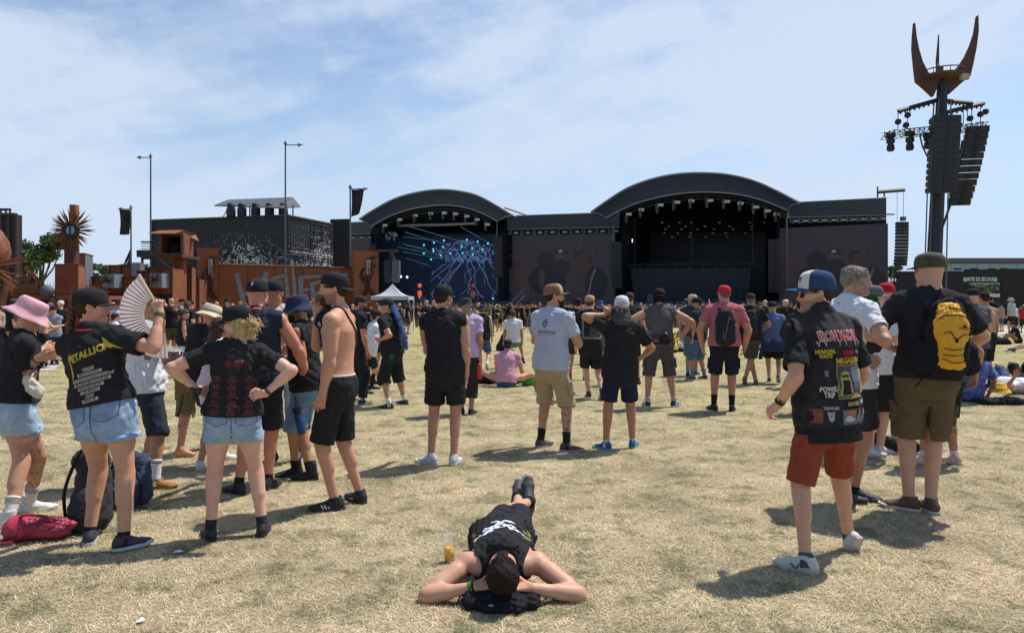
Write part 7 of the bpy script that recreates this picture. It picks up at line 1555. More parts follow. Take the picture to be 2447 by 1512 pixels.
J=person('full bearded man in a tan cap and light grey tee holding an ice cream cone',fl=(1292,1068),fr=(1354,1079),top=682,yaw=-38,hyaw=-82,hpitch=4,lean=(1,0),skin='fair',tone=(.47,.27,.19),seed=122,hip=(1316,),hx=1322,fat=.35,hr=(1362,772,.02),hl=('l',-.02,.2,-.17),pr=(.5,.1,-1),handr=dict(curl=.65,thumb=(-.7,-.5,.3),dir=(.1,.25,1)),toe=(-6,-52),armfat=1.05,shirt=dict(sleeve=.66,loose=.75,col=(.40,.45,.53),sl_loose=.026),bottom=dict(len=1.06,loose=1.0,col=(.38,.29,.175),cargo=True,flare=.03),socks=dict(h=.135,col=(.018,.018,.02)),shoes=dict(col=(.08,.06,.065),sole=(.36,.32,.29)),hat=dict(kind='cap',col=(.23,.12,.065),front=(.50,.34,.20),brim=(.13,.08,.055),strap=False,tilt=3,hh=.115),hair=dict(kind='short',col=(.03,.02,.015),low=-.055),beard=dict(kind='full',col=(.022,.014,.01),e=.012),glasses=dict())
J22=J
lay(J['shirt'],J['sh']-J['U']*.165-J['Fc']*.15+J['Rc']*.02,J['Rc'],J['U'],tl('tokenswap',.056,sx=.95,bold=.0004),paint((.09,.10,.12)),'print');lay(J['shirt'],J['sh']-J['U']*.205-J['Fc']*.15+J['Rc']*.02,J['Rc'],J['U'],line_block(1,.22,.22,.01,.006),paint((.20,.22,.25)),'print')
lay(J['shirt'],J['sh']-J['U']*.075-J['Fc']*.15+J['Rc']*.01,J['Rc'],J['U'],([(0,.055),(.035,.015),(.035,-.015),(0,-.055),(-.035,-.015),(-.035,.015),(0,.02),(.012,0),(0,-.02),(-.012,0)],[(0,1,6),(1,2,7,6),(2,3,8,7),(3,4,9,8),(4,5,6,9),(5,0,6)]),paint((.15,.18,.22)),'print')
t=thing('ice_cream_cone','wafer ice cream cone in the bearded man\'s raised hand','ice cream',W(1367,757,J['O'].y+.04));mb=MB();mb.lathe((0,0,0),[(.001,-.06),(.016,-.05),(.024,.025),(.028,.03),(.028,.045),(.024,.046),(.001,.046)],12);mb.build('wafer',mat('wafer',(.48,.29,.12),rough=.8,bump=.4,bscale=200),t,True);mb=MB();mb.lathe((0,0,.045),[(.023,0),(.018,.012),(.001,.016)],12);mb.build('ice_cream',mat('vanilla',(.7,.6,.45)),t,True);t.rotation_euler=(R(-6),R(10),0)
lay(J['bottom'],J['HR']+(J['KR']-J['HR'])*.55,V(.9,.3,0),V(0,0,1),grid_rect(.11,.02,3,1),cloth((.33,.25,.15)),'pocket_flap',off=.006)
J=person('man with a bun and tan cap, black tee with large pale tour print, walking away',fl=(1407,950),fr=('w',1438,946,12.1),top=704,yaw=8,hyaw=-20,lean=(3,0),skin='pale',seed=123,hip=(1412,),toe=(0,6),footp=(0,50),fat=.2,hl=('l',-.03,.03,-.30),shirt=dict(sleeve=.7,loose=.8,hem=-.05),bottom=dict(len=.9,loose=.8),socks=dict(h=.04),shoes=dict(col=(.03,.03,.035),sole=(.5,.5,.5)),hat=dict(kind='cap',col=(.36,.25,.14),yaw=0,strap=False),hair=dict(kind='short',col=(.10,.055,.03)),glasses=dict(),stubble=.3)
pr_c=paint((.20,.165,.11));o_=J['sh']-J['U']*.23-J['Fc']*.16
for (x,z,w_,h_) in ((-.16,0,.03,.32),(.16,0,.03,.32),(0,.155,.30,.035),(0,-.155,.30,.04)):lay(J['shirt'],o_+J['Rc']*x+J['U']*z,J['Rc'],J['U'],grid_rect(w_,h_,3,6),pr_c,'print')
lay(J['shirt'],o_+J['U']*.11,J['Rc'],J['U'],line_block(20,.10,.14,.0125,.0065,seed=9),pr_c,'print');lay(J['shirt'],o_+J['U']*.11+J['Rc']*.1,J['Rc'],J['U'],line_block(18,.05,.07,.0125,.0065,seed=19),pr_c,'print')
J=person('man all in black with black cap, half hidden behind the ice cream cone',fl=(1362,905),fr=(1398,908),top=712,yaw=-10,skin='fair',seed=124,fat=.4,shirt=dict(sleeve=.7,loose=.9),bottom=dict(len=.85,loose=.9,col=(.045,.036,.036)),socks=dict(h=.05),shoes=dict(**SHB),hat=dict(kind='cap',yaw=0),hair=dict(kind='short'))
J=person('man in a faded blue bucket hat beside the man all in black',fl=(1420,868),fr=(1450,868),top=718,yaw=12,skin='tan',seed=125,shirt=dict(sleeve=.6,loose=.8,col=(.02,.02,.03)),bottom=dict(len=.85),socks=dict(h=.05),shoes=dict(**SHB),hat=dict(kind='bucket',col=(.06,.09,.22)),hair=dict(kind='short'))
J=person('person in white hat, patterned neck scarf, navy shorts and blue shoes, one arm raised',fl=(1448,1074),fr=(1512,1070),top=714,yaw=-4,hyaw=172,hpitch=0,lean=(2,0),skin='tan',seed=126,hip=(1481,),hx=1488,fat=.35,hl=(1444,752,.02),pl=(-.5,-.2,-1),handl=dict(curl=.45,dir=(.35,.1,.9),thumb=(1,0,.1)),hr=('l',.04,.17,-.20),pr=(1,-.3,-.2),toe=(52,-22),shirt=dict(sleeve=.70,loose=1.0,hem=-.05,sl_loose=.03),bottom=dict(len=.85,loose=.8,col=(.018,.022,.045),flare=.022),socks=dict(h=.04,col=(.6,.6,.62)),shoes=dict(col=(.035,.09,.24),sole=(.10,.42,.24),lace=(.05,.05,.1)),hat=dict(kind='cap',col=(.60,.61,.64),brim=(.13,.12,.14),strap=False,bl=.055,hh=.12,droop=.35,dz=.01),hair=dict(kind='short'))
lay(J['hat'],J['HP'](0,.10,.075),J['Rh']*-1,J['Uh'],tl('VIKENGEM',.030,shear=.2),paint((.10,.14,.2)),'print',off=.002)
hp=J['HP'];v,q=surf([P(hp(0,.0,-.02),J['NB']+V(0,0,.02),(.088,.092),(.105,.095),side=J['Rh'],k=.02),P(J['NB']+V(0,0,.03),J['NB']+V(0,0,-.0),(.12,.10),side=J['Rc'],k=.02)],.009,disp=folds(14,.008,.06));np_mesh('neck_scarf',v,q,mat('scarf_dark_print',(.07,.065,.06),rough=.9,vary=.95,vscale=45),parent=J['body'])
mb=MB();mb.tube([J['SL']+J['Rc']*.06+J['U']*.05-J['Fc']*.04,J['sh']-J['Fc']*.12-J['U']*.03,J['sh']-J['Fc']*.14-J['U']*.12-J['Rc']*.0],.012,6);mb.build('bag_strap',cloth((.05,.05,.055)),J['shirt'])
J=person('man in a black backward cap with a brown strap over his black tee',fl=(1485,918),fr=(1525,918),top=700,yaw=-4,hyaw=-14,skin='fair',seed=127,fat=.2,hip=(1505,),hr=('l',.02,.03,-.30),shirt=dict(sleeve=.62,loose=.8),bottom=dict(len=.9,loose=.8),socks=dict(h=.05),shoes=dict(**SHB),hat=dict(kind='cap',col=(.05,.042,.042),yaw=0),hair=dict(kind='short',col=(.12,.07,.04)))
mb=MB();mb.tube([J['sh']+J['Rc']*.06+J['U']*.05,J['sh']-J['Fc']*.13+J['Rc']*.02-J['U']*.05,J['sh']-J['Fc']*.14-J['Rc']*.04-J['U']*.15],.013,5);mb.build('strap',cloth((.14,.07,.035)),J['shirt'])
J=person('stocky man in a grey sleeveless top, hands on hips, black curls under a backward cap',fl=(1547,972),fr=(1611,972),top=690,yaw=0,hyaw=-6,skin='tan',tone=(.45,.27,.19),seed=128,hip=(1577,),fat=.4,hl=(1531,800,-.06),hr=(1630,803,-.06),pl=(-1,-.1,-.25),pr=(1,-.1,-.25),handl=dict(curl=.1,dir=(.9,-.25,.2),thumb=(0,0,1)),handr=dict(curl=.1,dir=(-.9,-.25,.2),thumb=(0,0,1)),toe=(12,-45),armfat=1.2,shirt=dict(sleeve=0,loose=.8,col=(.095,.088,.096),hem=-.01),bottom=dict(len=1.08,loose=1.1,col=(.075,.062,.068),cargo=True,flare=.03),socks=dict(h=.07,col=(.62,.62,.64),stripes=(.05,.05,.06)),shoes=dict(col=(.03,.03,.035),sole=(.55,.55,.55),stripes=True),hat=dict(kind='cap',col=(.022,.022,.024),yaw=180,strap=False),hair=dict(kind='curly',col=(.014,.011,.010),amp=.010,strands=110,slen=.05,low=-.09))
J28=J
band(J,'R',(.05,.03,.02),t=.03,w_=.018)
t=thing('waist_bag','black and red running waist bag worn on the back of the grey tank top man','bag',J['O']);c=J['pel']+J['U']*.10-J['F']*.175
v,q=surf([P(c+V(-.13,0,.0),c+V(.0,0,-.02),(.065,.045),side=(0,0,1),k=.02),P(c+V(.0,-.01,.0),c+V(.09,0,.0),(.06,.05),side=(0,0,1),k=.02),P(c+V(.06,-.01,-.05),c+V(.06,-.01,.05),.045,k=.02)],.010,disp=folds(6,.003,.08));bb=np_mesh('pouch',v,q,cloth((.02,.02,.022)),parent=t)
for k in range(3):lay(bb,c+V(-.10,0,.035-.018*k),V(1,0,.1),V(0,0,1),grid_rect(.10,.010,4,1),paint((.42,.03,.06)),'red_stripe')
lay(bb,c+V(.08,0,.02),V(1,0,.1),V(0,0,1),grid_rect(.06,.014,4,1),paint((.42,.03,.06)),'red_stripe');lay(bb,c+V(-.10,0,-.028),V(1,0,-.05),V(0,0,1),tl('POLAR',.022,bold=.0005),paint((.55,.55,.55)),'print')
mb=MB();mb.lathe(tuple(c+V(.055,-.02,.045)),[(.001,0),(.022,0),(.022,.05),(.012,.065),(.012,.075),(.001,.075)],10);mb.build('soft_flask',mat('flask_pale',(.25,.40,.50),rough=.3),t)
J=person('man in a camouflage cream cap behind the man in the black green edged vest',fl=(1644,898),fr=(1662,896),top=704,yaw=-25,hyaw=60,skin='tan',seed=129,shirt=dict(sleeve=.6,loose=.7,col=(.05,.05,.06)),bottom=dict(len=1.05,loose=.9,mat=denim((.10,.15,.22))),socks=dict(h=.12,col=(.25,.25,.3)),shoes=dict(**SHB),hat=dict(kind='cap',col=(.46,.40,.28),strap=False),hair=dict(kind='short'))
J=person('man in a black cap, black green edged vest and denim shorts, facing left',fl=(1655,908),fr=(1684,906),top=712,yaw=50,hyaw=82,skin='tan',seed=130,fat=.35,hl=(1655,822,-.12),hr=('l',-.04,.2,-.12),shirt=dict(sleeve=.5,loose=.7,col=(.018,.03,.03)),bottom=dict(len=1.06,loose=1.0,mat=denim((.08,.13,.20)),name='denim_shorts'),socks=dict(h=.16,mat=None,col=(.16,.17,.22)),shoes=dict(col=(.06,.045,.035)),hat=dict(kind='cap',strap=False),hair=dict(kind='short'),beard=dict(col=(.03,.02,.015)))
J=person('big man in a faded red cap and coral tee with a black backpack',fl=(1706,980),fr=(1749,982),top=684,yaw=-13,hyaw=10,skin='red',tone=(.44,.25,.18),seed=131,hip=(1731,),fat=.75,toe=(28,-8),hl=('l',-.06,.0,-.29),hr=('l',.05,.06,-.29),pl=(-.8,-.5,0),pr=(.9,-.4,0),armfat=1.2,shirt=dict(sleeve=.66,loose=.7,col=(.45,.13,.15),hem=-.005),bottom=dict(len=.95,loose=1.0,col=(.014,.018,.03),cargo=True,flare=.028),socks=dict(h=.15,col=(.015,.015,.018)),shoes=dict(**SHB),hat=dict(kind='cap',col=(.48,.03,.035),yaw=0,open=(.18,.13,.11),tilt=4),hair=dict(kind='short',col=(.13,.10,.085),low=-.06))
t,c0,c1=pack(J,'black and grey backpack worn by the man in the red cap',.15,.25,.10)
bgrey=cloth((.14,.135,.14))
for s_ in (-1,1):mb=MB();mb.tube([c0+J['Rc']*s_*.10-J['U']*.06,(c0+c1)/2+J['Rc']*s_*.135,c1+J['Rc']*s_*.13],.02,6,rs=[.022,.035,.03]);mb.build('side_panel',bgrey,t,True)
mb=MB();mb.tube([c0-J['Fc']*.10-J['U']*.02+J['Rc']*.06,(c0+c1)/2-J['Fc']*.13+J['Rc']*.02,c1-J['Fc']*.15-J['Rc']*.02],.008,5);mb.tube([c1-J['Fc']*.155-J['Rc']*.03+J['U']*.14,c1-J['Fc']*.16-J['Rc']*.04+J['U']*.01],.005,5);mb.build('zip',steel,t)
J=person('man in a worn black cap and black rucksack walking right of the red cap',fl=(1806,918),fr=('w',1780,914,14.5),top=699,yaw=-20,hyaw=-28,skin='tan',seed=132,hip=(1794,),fat=.5,lean=(6,0),hr=('l',-.02,.16,-.20),pr=(.9,0,-.5),toe=(0,0),footp=(0,70),shirt=dict(sleeve=.66,loose=.8,col=(.02,.02,.022)),bottom=dict(len=.92,loose=1.0,col=(.06,.052,.046)),socks=dict(h=.03,col=(.4,.35,.3)),shoes=dict(col=(.16,.13,.09),sole=(.15,.12,.09)),hat=dict(kind='cap',col=(.035,.03,.032),yaw=0),hair=dict(kind='short',col=(.15,.13,.12),low=-.06))
pack(J,'crumpled black rucksack on the back of the man in the worn black cap',.13,.26,.10)
J=person('man in a faded blue tee with a denim jacket tied round his waist',fl=(1838,912),fr=('w',1860,908,14.6),top=719,yaw=-18,hyaw=-26,skin='fair',seed=133,hip=(1846,),hr=('l',.06,.04,-.28),hl=('l',0,.12,-.26),pr=(.9,-.4,0),toe=(0,-8),footp=(0,30),shirt=dict(sleeve=.62,loose=.7,col=(.10,.17,.33)),bottom=dict(len=.85,loose=.8),socks=dict(h=.05,col=(.55,.55,.58)),shoes=dict(col=(.05,.05,.055),sole=(.3,.3,.28)),hat=dict(kind='cap',col=(.025,.025,.03),yaw=0,open=(.35,.22,.16)),hair=dict(kind='buzz'))
v,q=surf([P(J['pel']+J['U']*.10,J['pel']-J['U']*.20-J['F']*.03,(.19,.14),(.25,.17),side=J['Rr'],k=.02,cuts=[(A3(J['pel']-J['U']*.20),-A3(J['U']))]),P(J['pel']+J['U']*.02,J['pel']-J['U']*.40+J['Rr']*.0,(.2,.1),(.12,.05),side=J['Rr'],k=.02,op='sub') if 0 else None,P(J['pel']+J['Rr']*-.16,J['pel']+J['Rr']*-.24-V(0,0,.34),.06,.04,k=.02),P(J['pel']+J['Rr']*.16,J['pel']+J['Rr']*.26-V(0,0,.28),.06,.04,k=.02)],.014,disp=folds(9,.010,.11));np_mesh('denim_jacket',v,q,denim((.032,.055,.12)),parent=J['body'])
J=person('person in a black tee with arms folded, left of the patch vest man\'s shoulder',fl=(1890,925),fr=(1925,925),top=718,yaw=-20,skin='fair',seed=134,fat=.3,hip=(1914,),hl=('l',0,.22,-.12),shirt=dict(sleeve=.66,loose=.8),bottom=dict(len=.9),socks=dict(h=.05),shoes=dict(**SHB),hair=dict(kind='short'))
J=person('crouching figure in black with a tie dye shoulder patch, behind the patch vest man',fl=(1925,985),fr=(1960,990),top=745,yaw=-15,skin='tan',seed=135,fat=.4,hip=(1940,),shirt=dict(sleeve=.66,loose=.9),bottom=dict(len=1.7,loose=.8,col=(.06,.065,.07),name='trousers'),socks=dict(h=.05),shoes=dict(**SHB),hair=dict(kind='long',len=.1))
J=person('man in blue and cream cap, patch covered denim vest and rust red shorts, walking left',fl=(1925,1366),fr=('w',2030,1334,4.72),top=646,yaw=17,hyaw=80,hpitch=-2,lean=(3,0),skin='pale',tone=(.55,.34,.255),seed=143,hip=(1976,),hx=1962,fat=.32,legfat=.93,hl=(1858,968,-.02),hr=('l',.04,.10,-.27),pl=(-.3,-1,-.1),pr=(.6,-.6,-.1),handl=dict(curl=.6,dir=(-.25,.75,-.45)),toe=(32,0),footp=(0,58),kr=(.1,1,0),heady=.004,stubble=.45,shirt=dict(sleeve=.80,loose=.35,sl_loose=.03,hem=-.095,name='t_shirt'),bottom=dict(len=.99,loose=.5,col=(.26,.056,.03),flare=.014),socks=dict(h=.035,col=(.05,.10,.09)),shoes=dict(col=(.55,.53,.48),sole=(.50,.47,.40),lace=(.55,.53,.5)),hat=dict(kind='cap',col=(.028,.062,.125),front=(.62,.58,.50),brim=(.034,.080,.17),strap=False,tilt=4,hh=.122,bl=.085,sc=1.03),hair=dict(kind='short',col=(.045,.026,.018),low=-.065),glasses=dict(col=(.10,.045,.02)))
JV=J
H=J['H'];vm=mat('vest_denim',(.022,.020,.022),rough=.9,bump=.35,bscale=90,vary=.35,vscale=18)
S=[P(J['pel']-J['U']*.07*H,J['pel']+J['U']*.03*H,(.218,.186),(.212,.178),side=J['Rr'],k=.03),P(J['pel']+J['U']*.03*H,J['pel']+J['U']*.10*H,(.212,.178),(.210,.174),side=J['Rr'],k=.03),P(J['pel']+J['U']*.10*H,J['pel']+J['U']*.24*H,(.210,.174),(.213,.165),side=J['Rc'],k=.03),P(J['pel']+J['U']*.24*H,J['pel']+J['U']*.278*H,(.222,.168),(.17,.12),side=J['Rc'],k=.03)]
for sg,Sj in ((-1,J['SL']),(1,J['SR'])):S.append(P(J['NB']+J['U']*.012*H,Sj+J['Rc']*sg*.012,.080,.088,k=.03))
S.append(P(J['NB']+J['U']*.0,J['NB']+J['U']*.035*H,(.082,.075),side=J['Rc'],k=.01))
for sg,Sj in ((-1,J['SL']),(1,J['SR'])):S.append(P(Sj+J['Rc']*sg*.125-J['U']*.02,Sj+J['Rc']*sg*.14+J['U']*.1,.105,k=.0,op='sub'));S.append(P(Sj+J['Rc']*sg*.11-J['U']*.02,Sj+J['Rc']*sg*.11-J['U']*.13,.085,.05,k=.0,op='sub'))
S.append(P(J['NB']+J['U']*.0+J['Fc']*.02,J['hc'],.062,.066,k=.0,op='sub'));S.append(P(J['sh']+J['Fc']*.2+J['U']*.1,J['pel']+J['Fc']*.2,.10,.09,k=.01,op='sub'))
v,q=surf(S,.0068,disp=folds(44,.0045,.13),cuts=[(A3(J['pel']-J['U']*.042*H),-A3(J['U']))]);vest=child('patch_vest',J,v,q,vm)
vb=J['sh']-J['Fc']*.2;vr,vu=J['Rc'],J['U'];red=paint((.50,.045,.045));wht=paint((.55,.53,.50));yl=paint((.50,.34,.04));gold=paint((.30,.24,.07))
def vlay(x,z,shape,m,off=.004,name='patch',ml=.025):return lay(vest,vb+vr*(x+.012)*.94+vu*z,vr,vu,shape,m,name,off=off,maxlen=ml)
vlay(.0,-.045,tl('IRON MAIDEN',.080,bold=.006,sx=.56),wht,name='lettering',ml=.02);vlay(.0,-.045,tl('IRON MAIDEN',.080,bold=.0012,sx=.56),red,.0058,'lettering',ml=.02)
for x in (-.165,-.125,-.03,.02,.11,.165):vlay(x,-.085,poly((-.010,.012),(.008,.012),(.000,-.022)),wht,.0045,'lettering');vlay(x,-.08,poly((-.006,.010),(.005,.010),(.000,-.016)),red,.006,'lettering')
vlay(0,-.112,grid_rect(.37,.004,10,1),paint((.06,.055,.06)),.004,'seam')
def text_patch(x,z,rows,col,bw,bh,back=(.012,.012,.012),size=.03,sx=.7,shear=0):
 vlay(x,z,grid_rect(bw,bh,4,2),paint(back),.0042)
 for i,rtx in enumerate(rows):vlay(x,z+(len(rows)-1)*size*.42-i*size*.84,tl(rtx,size,bold=.0018,sx=sx,shear=shear),paint(col),.006,'lettering')
text_patch(-.125,-.152,['MUNICIPAL','WASTE'],(.48,.36,.05),.12,.07,size=.034,sx=.62)
text_patch(.035,-.148,['SODOM'],(.40,.03,.045),.10,.05,size=.036,sx=.8);vlay(.035,-.15,line_block(5,.05,.09,.010,.006,seed=3),paint((.36,.03,.04)),.0062,'lettering')
text_patch(.145,-.145,['Unearth'],(.45,.50,.56),.07,.045,size=.028,sx=.6)
vlay(.045,-.200,tl('MEGADETH',.047,bold=.0022,sx=.84),yl,.0055,'lettering')
px_,pz_=.045,-.325;vlay(px_,pz_,grid_rect(.225,.205,6,6),paint((.34,.28,.09)),.0042);vlay(px_,pz_,grid_rect(.212,.192,6,6),mat('patch_dark',(.045,.05,.06),vary=.6,vscale=30),.0056)
vlay(px_+.04,pz_+.01,poly((-.045,.075),(.03,.08),(.055,.05),(.04,-.03),(.01,-.08),(-.03,-.05)),mat('patch_grey_blue',(.12,.15,.20),vary=.5,vscale=35),.007)
vlay(px_-.058,pz_+.005,poly((-.035,.02),(-.025,.05),(0,.062),(.025,.05),(.034,.01),(.045,-.06),(.03,-.09),(-.045,-.09),(-.04,-.03)),paint((.40,.33,.10)),.007);vlay(px_-.058,pz_-.02,poly((-.024,.03),(.024,.03),(.03,-.06),(-.03,-.06)),paint((.02,.02,.02)),.0084);vlay(px_-.058,pz_+.035,poly((-.024,-.008),(.024,-.008),(.022,.006),(-.022,.006)),paint((.03,.03,.03)),.0084)
vlay(px_+.09,pz_-.005,poly((-.012,-.07),(.015,-.07),(.02,.0),(.012,.075),(-.004,.08),(-.012,.02)),paint((.46,.40,.16)),.0084);vlay(px_+.01,pz_-.085,poly((-.05,-.02),(.06,-.01),(.03,.018),(-.02,.01)),paint((.42,.35,.10)),.0084)
text_patch(-.125,-.385,['POWER','TRIP'],(.52,.52,.50),.10,.075,size=.042,sx=.66)
text_patch(.03,-.462,['DEMOSEN'],(.34,.28,.08),.11,.045,size=.032,sx=.62);text_patch(.135,-.452,['HaatR'],(.36,.42,.48),.08,.06,size=.040,sx=.72)
vlay(-.125,-.482,tl('TRIVIUM',.026,bold=.0008,sx=.8),paint((.42,.42,.40)),.0055,'lettering')
vlay(-.125,-.53,poly((-.022,.028),(-.018,.0),(-.012,.01),(.012,.01),(.018,.0),(.022,.028),(.014,.012),(.017,-.012),(.008,-.032),(-.008,-.032),(-.017,-.012),(-.014,.012)),paint((.34,.34,.33)),.0055);vlay(-.131,-.528,poly((-.004,-.004),(.003,-.004),(0,.004)),paint((.02,.02,.02)),.007);vlay(-.118,-.528,poly((-.004,-.004),(.003,-.004),(0,.004)),paint((.02,.02,.02)),.007)
vlay(.0,-.54,grid_rect(.105,.088,4,4),paint((.10,.18,.22)),.0042);vlay(.0,-.522,poly((-.05,-.01),(-.02,.022),(.05,.022),(.05,-.012),(.01,-.004)),mat('patch_orange',(.48,.12,.05),vary=.4,vscale=40),.0056);vlay(-.008,-.548,poly((-.04,-.012),(-.02,.014),(.01,.018),(.045,-.01),(.01,-.022)),paint((.50,.42,.40)),.007)
vlay(.088,-.532,poly((-.03,-.045),(.03,-.045),(.025,-.01),(.012,.01),(.012,.035),(0,.05),(-.012,.035),(-.012,.01),(-.025,-.01)),mat('patch_olive',(.17,.17,.10),vary=.5,vscale=50),.0055)
vlay(.158,-.535,grid_rect(.058,.085,3,4),paint((.05,.03,.06)),.0042);vlay(.158,-.535,poly((-.024,-.02),(-.01,-.035),(.01,-.03),(.024,.0),(.012,.034),(-.012,.03)),mat('patch_mixed',(.30,.10,.16),vary=.9,vscale=60),.0056);vlay(.158,-.533,poly((-.01,-.012),(.01,-.014),(.012,.012),(-.008,.016)),paint((.22,.32,.48)),.007)
vlay(-.195,-.525,grid_rect(.05,.085,2,3),mat('patch_red',(.22,.05,.035),vary=.6,vscale=50),.004);vlay(-.13,-.27,poly((-.012,-.02),(.012,-.02),(.014,.012),(0,.022),(-.014,.012)),paint((.16,.16,.17)),.0055)
vlay(0,-.60,grid_rect(.36,.004,10,1),paint((.06,.055,.06)),.004,'seam')
lay(J['hat'],J['HP'](-.02,.085,.105),(J['Rh']*-1+V(0,0,0)),J['Uh'],poly((-.012,-.01),(.010,-.014),(.016,.006),(.0,.016),(-.014,.008)),paint((.05,.09,.16)),'emblem',off=.003)
E,Wp=J['EL'],J['WL'];band(J,'L',(.02,.025,.03),t=.045,w_=.022,r=.031,name='watch');mb=MB();d=(Wp-E).normalized();c=Wp-d*.045+V(-.005,-.034,.012);mb.box((0,0,0),(.030,.012,.036));o_=mb.build('watch_case',mat('watch_case',(.03,.035,.04),rough=.2),J['body']);o_.location=c;bevel(o_,.004)
A,fd,fr_,up=J['feet'][0];mb=MB()
for (x1,z1,x2,z2) in ((-.0,-.020,.022,-.054),(.022,-.054,.052,-.026)):
 p=lambda y,z:A+(fr_*-.0425+fd*(y+.02)+up*z)*J['m'];mb.bar(p(x1,z1),p(x2,z2),.0045,4)
mb.build('shoe_mark',paint((.05,.10,.09)),[c_ for c_ in J['body'].children if c_.name.startswith('shoe')][0])
J=person('grey haired man in a white tee facing right, blue strap at his neck',fl=(2020,1205),fr=(2040,1192),top=629,yaw=-74,hyaw=-110,hpitch=0,lean=(4,0),skin='red',tone=(.48,.28,.21),seed=136,hip=(2034,),hx=2040,hr=(2072,792,-.16),hl=(2068,858,-.14),pl=(-.3,-.7,-.6),pr=(.7,-.2,-.5),handl=dict(curl=.6,thumb=(0,0,1)),handr=dict(curl=.35,thumb=(-.3,0,1)),stubble=.35,toe=(0,-50),heady=.02,shirt=dict(sleeve=.6,loose=.7,col=(.64,.65,.68)),bottom=dict(len=.85,loose=.7,col=(.03,.03,.035)),socks=dict(h=.03),shoes=dict(**SHB),hair=dict(kind='short',col=(.21,.18,.155),e=.007,amp=.003,strands=260,slen=.022,drop=.1))
mb=MB();cc=J['NB']+V(0,0,.02);mb.tube([cc+V(math.cos(a)*.078,math.sin(a)*.075,.0+.01*math.cos(a)) for a in np.linspace(0,6.283,20)],.011,6);mb.build('lanyard',cloth((.03,.22,.38)),J['body']);band(J,'L',(.35,.33,.28),t=.025,w_=.014,name='bracelet')
t=thing('phone','dark phone held in the grey haired man\'s upper hand','phone',W(2088,806,J['O'].y-.16));mb=MB();mb.box((0,0,0),(.075,.012,.15));o_=mb.build('phone_case',mat('phone_dark',(.05,.02,.02),rough=.3),t);bevel(o_,.006);o_.rotation_euler=(R(60),R(20),R(20))
t=thing('metal_bag_frame','silver framed clutch bag between the grey haired man\'s hands','bag',W(2092,832,J['O'].y-.20));mb=MB();mb.tube([(-.07,0,-.05),(-.085,0,0),(-.07,0,.06),(.07,0,.065),(.09,0,.05)],.006,6);mb.build('rim',mat('silver',(.6,.58,.5),rough=.25,metal=.9),t);mb=MB();mb.prism([(-.07,-.05),(-.078,0),(-.065,.055),(.08,.05),(.04,-.03)],(0,.005,0),(1,0,0),(0,0,1),(0,1,0),.03);mb.build('pouch',cloth((.05,.03,.03)),t)
J=person('person in grey cap over a green head scarf, white tee and black skirt',fl=(2078,1092),fr=(2102,1085),top=683,yaw=-50,hyaw=-108,lean=(2,0),skin='pale',seed=137,hip=(2092,),hx=2084,fat=.5,legfat=1.05,hl=('l',0,.2,-.14),hr=('l',.03,.06,-.28),armfat=1.0,toe=(-30,-40),shirt=dict(sleeve=.6,loose=.9,col=(.62,.63,.66)),bottom=dict(len=1.0,loose=.7,skirt=True,name='skirt'),socks=dict(h=.02,col=(.6,.6,.6)),shoes=dict(col=(.55,.54,.52),sole=(.4,.38,.33)),hat=dict(kind='cap',col=(.12,.125,.13),strap=False),hair=dict(kind='short'))
hp=J['HP'];v,q=surf([P(hp(0,-.03,.0),hp(0,-.05,-.14),(.098,.10),(.14,.11),side=J['Rh'],k=.03),P(hp(-.02,-.06,-.12),hp(-.05,-.08,-.22),.10,.07,k=.02),P(hp(0,.11,-.02),hp(0,.11,-.1),.055,k=.01,op='sub')],.0095,disp=folds(15,.012,.07));np_mesh('head_scarf',v,q,mat('scarf_green',(.012,.075,.030),rough=.9,vary=.98,vscale=15),parent=J['body'])
t=thing('dark_backpack','two slumped black bags on the grass behind the rust red shorts','bag',G(2105,1080));v,q=surf([P((-.28,.1,.12),(-.02,.1,.10),(.14,.12),(.10,.08),side=(0,0,1),k=.03),P((-.30,.1,.2),(-.22,.1,.28),.09,.06,k=.03)],.012,disp=folds(18,.01,.12),cuts=[((0,0,.004),(0,0,-1))]);np_mesh('bag_body',v,q,cloth((.016,.016,.018)),parent=t)
t=thing('flat_black_rucksack','flat black rucksack lying on the grass by the olive cap man\'s leg','backpack',G(2140,1082));v,q=surf([P((-.06,.0,.09),(.20,.0,.07),(.11,.09),(.09,.06),side=(0,1,0),k=.03)],.012,disp=folds(19,.008,.10),cuts=[((0,0,.004),(0,0,-1))]);np_mesh('bag_body',v,q,cloth((.022,.022,.026)),parent=t);mb=MB();mb.tube([(-.1,-.08,.12),(0,-.11,.14),(.12,-.09,.12),(.2,-.06,.07)],.008,5);mb.build('zip',cloth((.08,.08,.09)),t)
t=cup('clear plastic cup standing on the grass behind the rust red shorts',G(2030,1098),.035,.045,.14,(.42,.42,.42),.4)
J=person('person in a red cap with a red lettered neckerchief over a white tee, facing away',fl=(2104,1062),fr=(2138,1062),top=679,yaw=-6,hyaw=-12,skin='red',seed=138,hip=(2122,),fat=.4,hr=('l',.02,.04,-.3),shirt=dict(sleeve=.6,loose=.9,col=(.55,.45,.48)),bottom=dict(len=.80,loose=.8),socks=dict(h=.02,col=(.6,.6,.6)),shoes=dict(col=(.5,.5,.5)),hat=dict(kind='cap',col=(.42,.015,.03),strap=False),hair=dict(kind='buzz'))
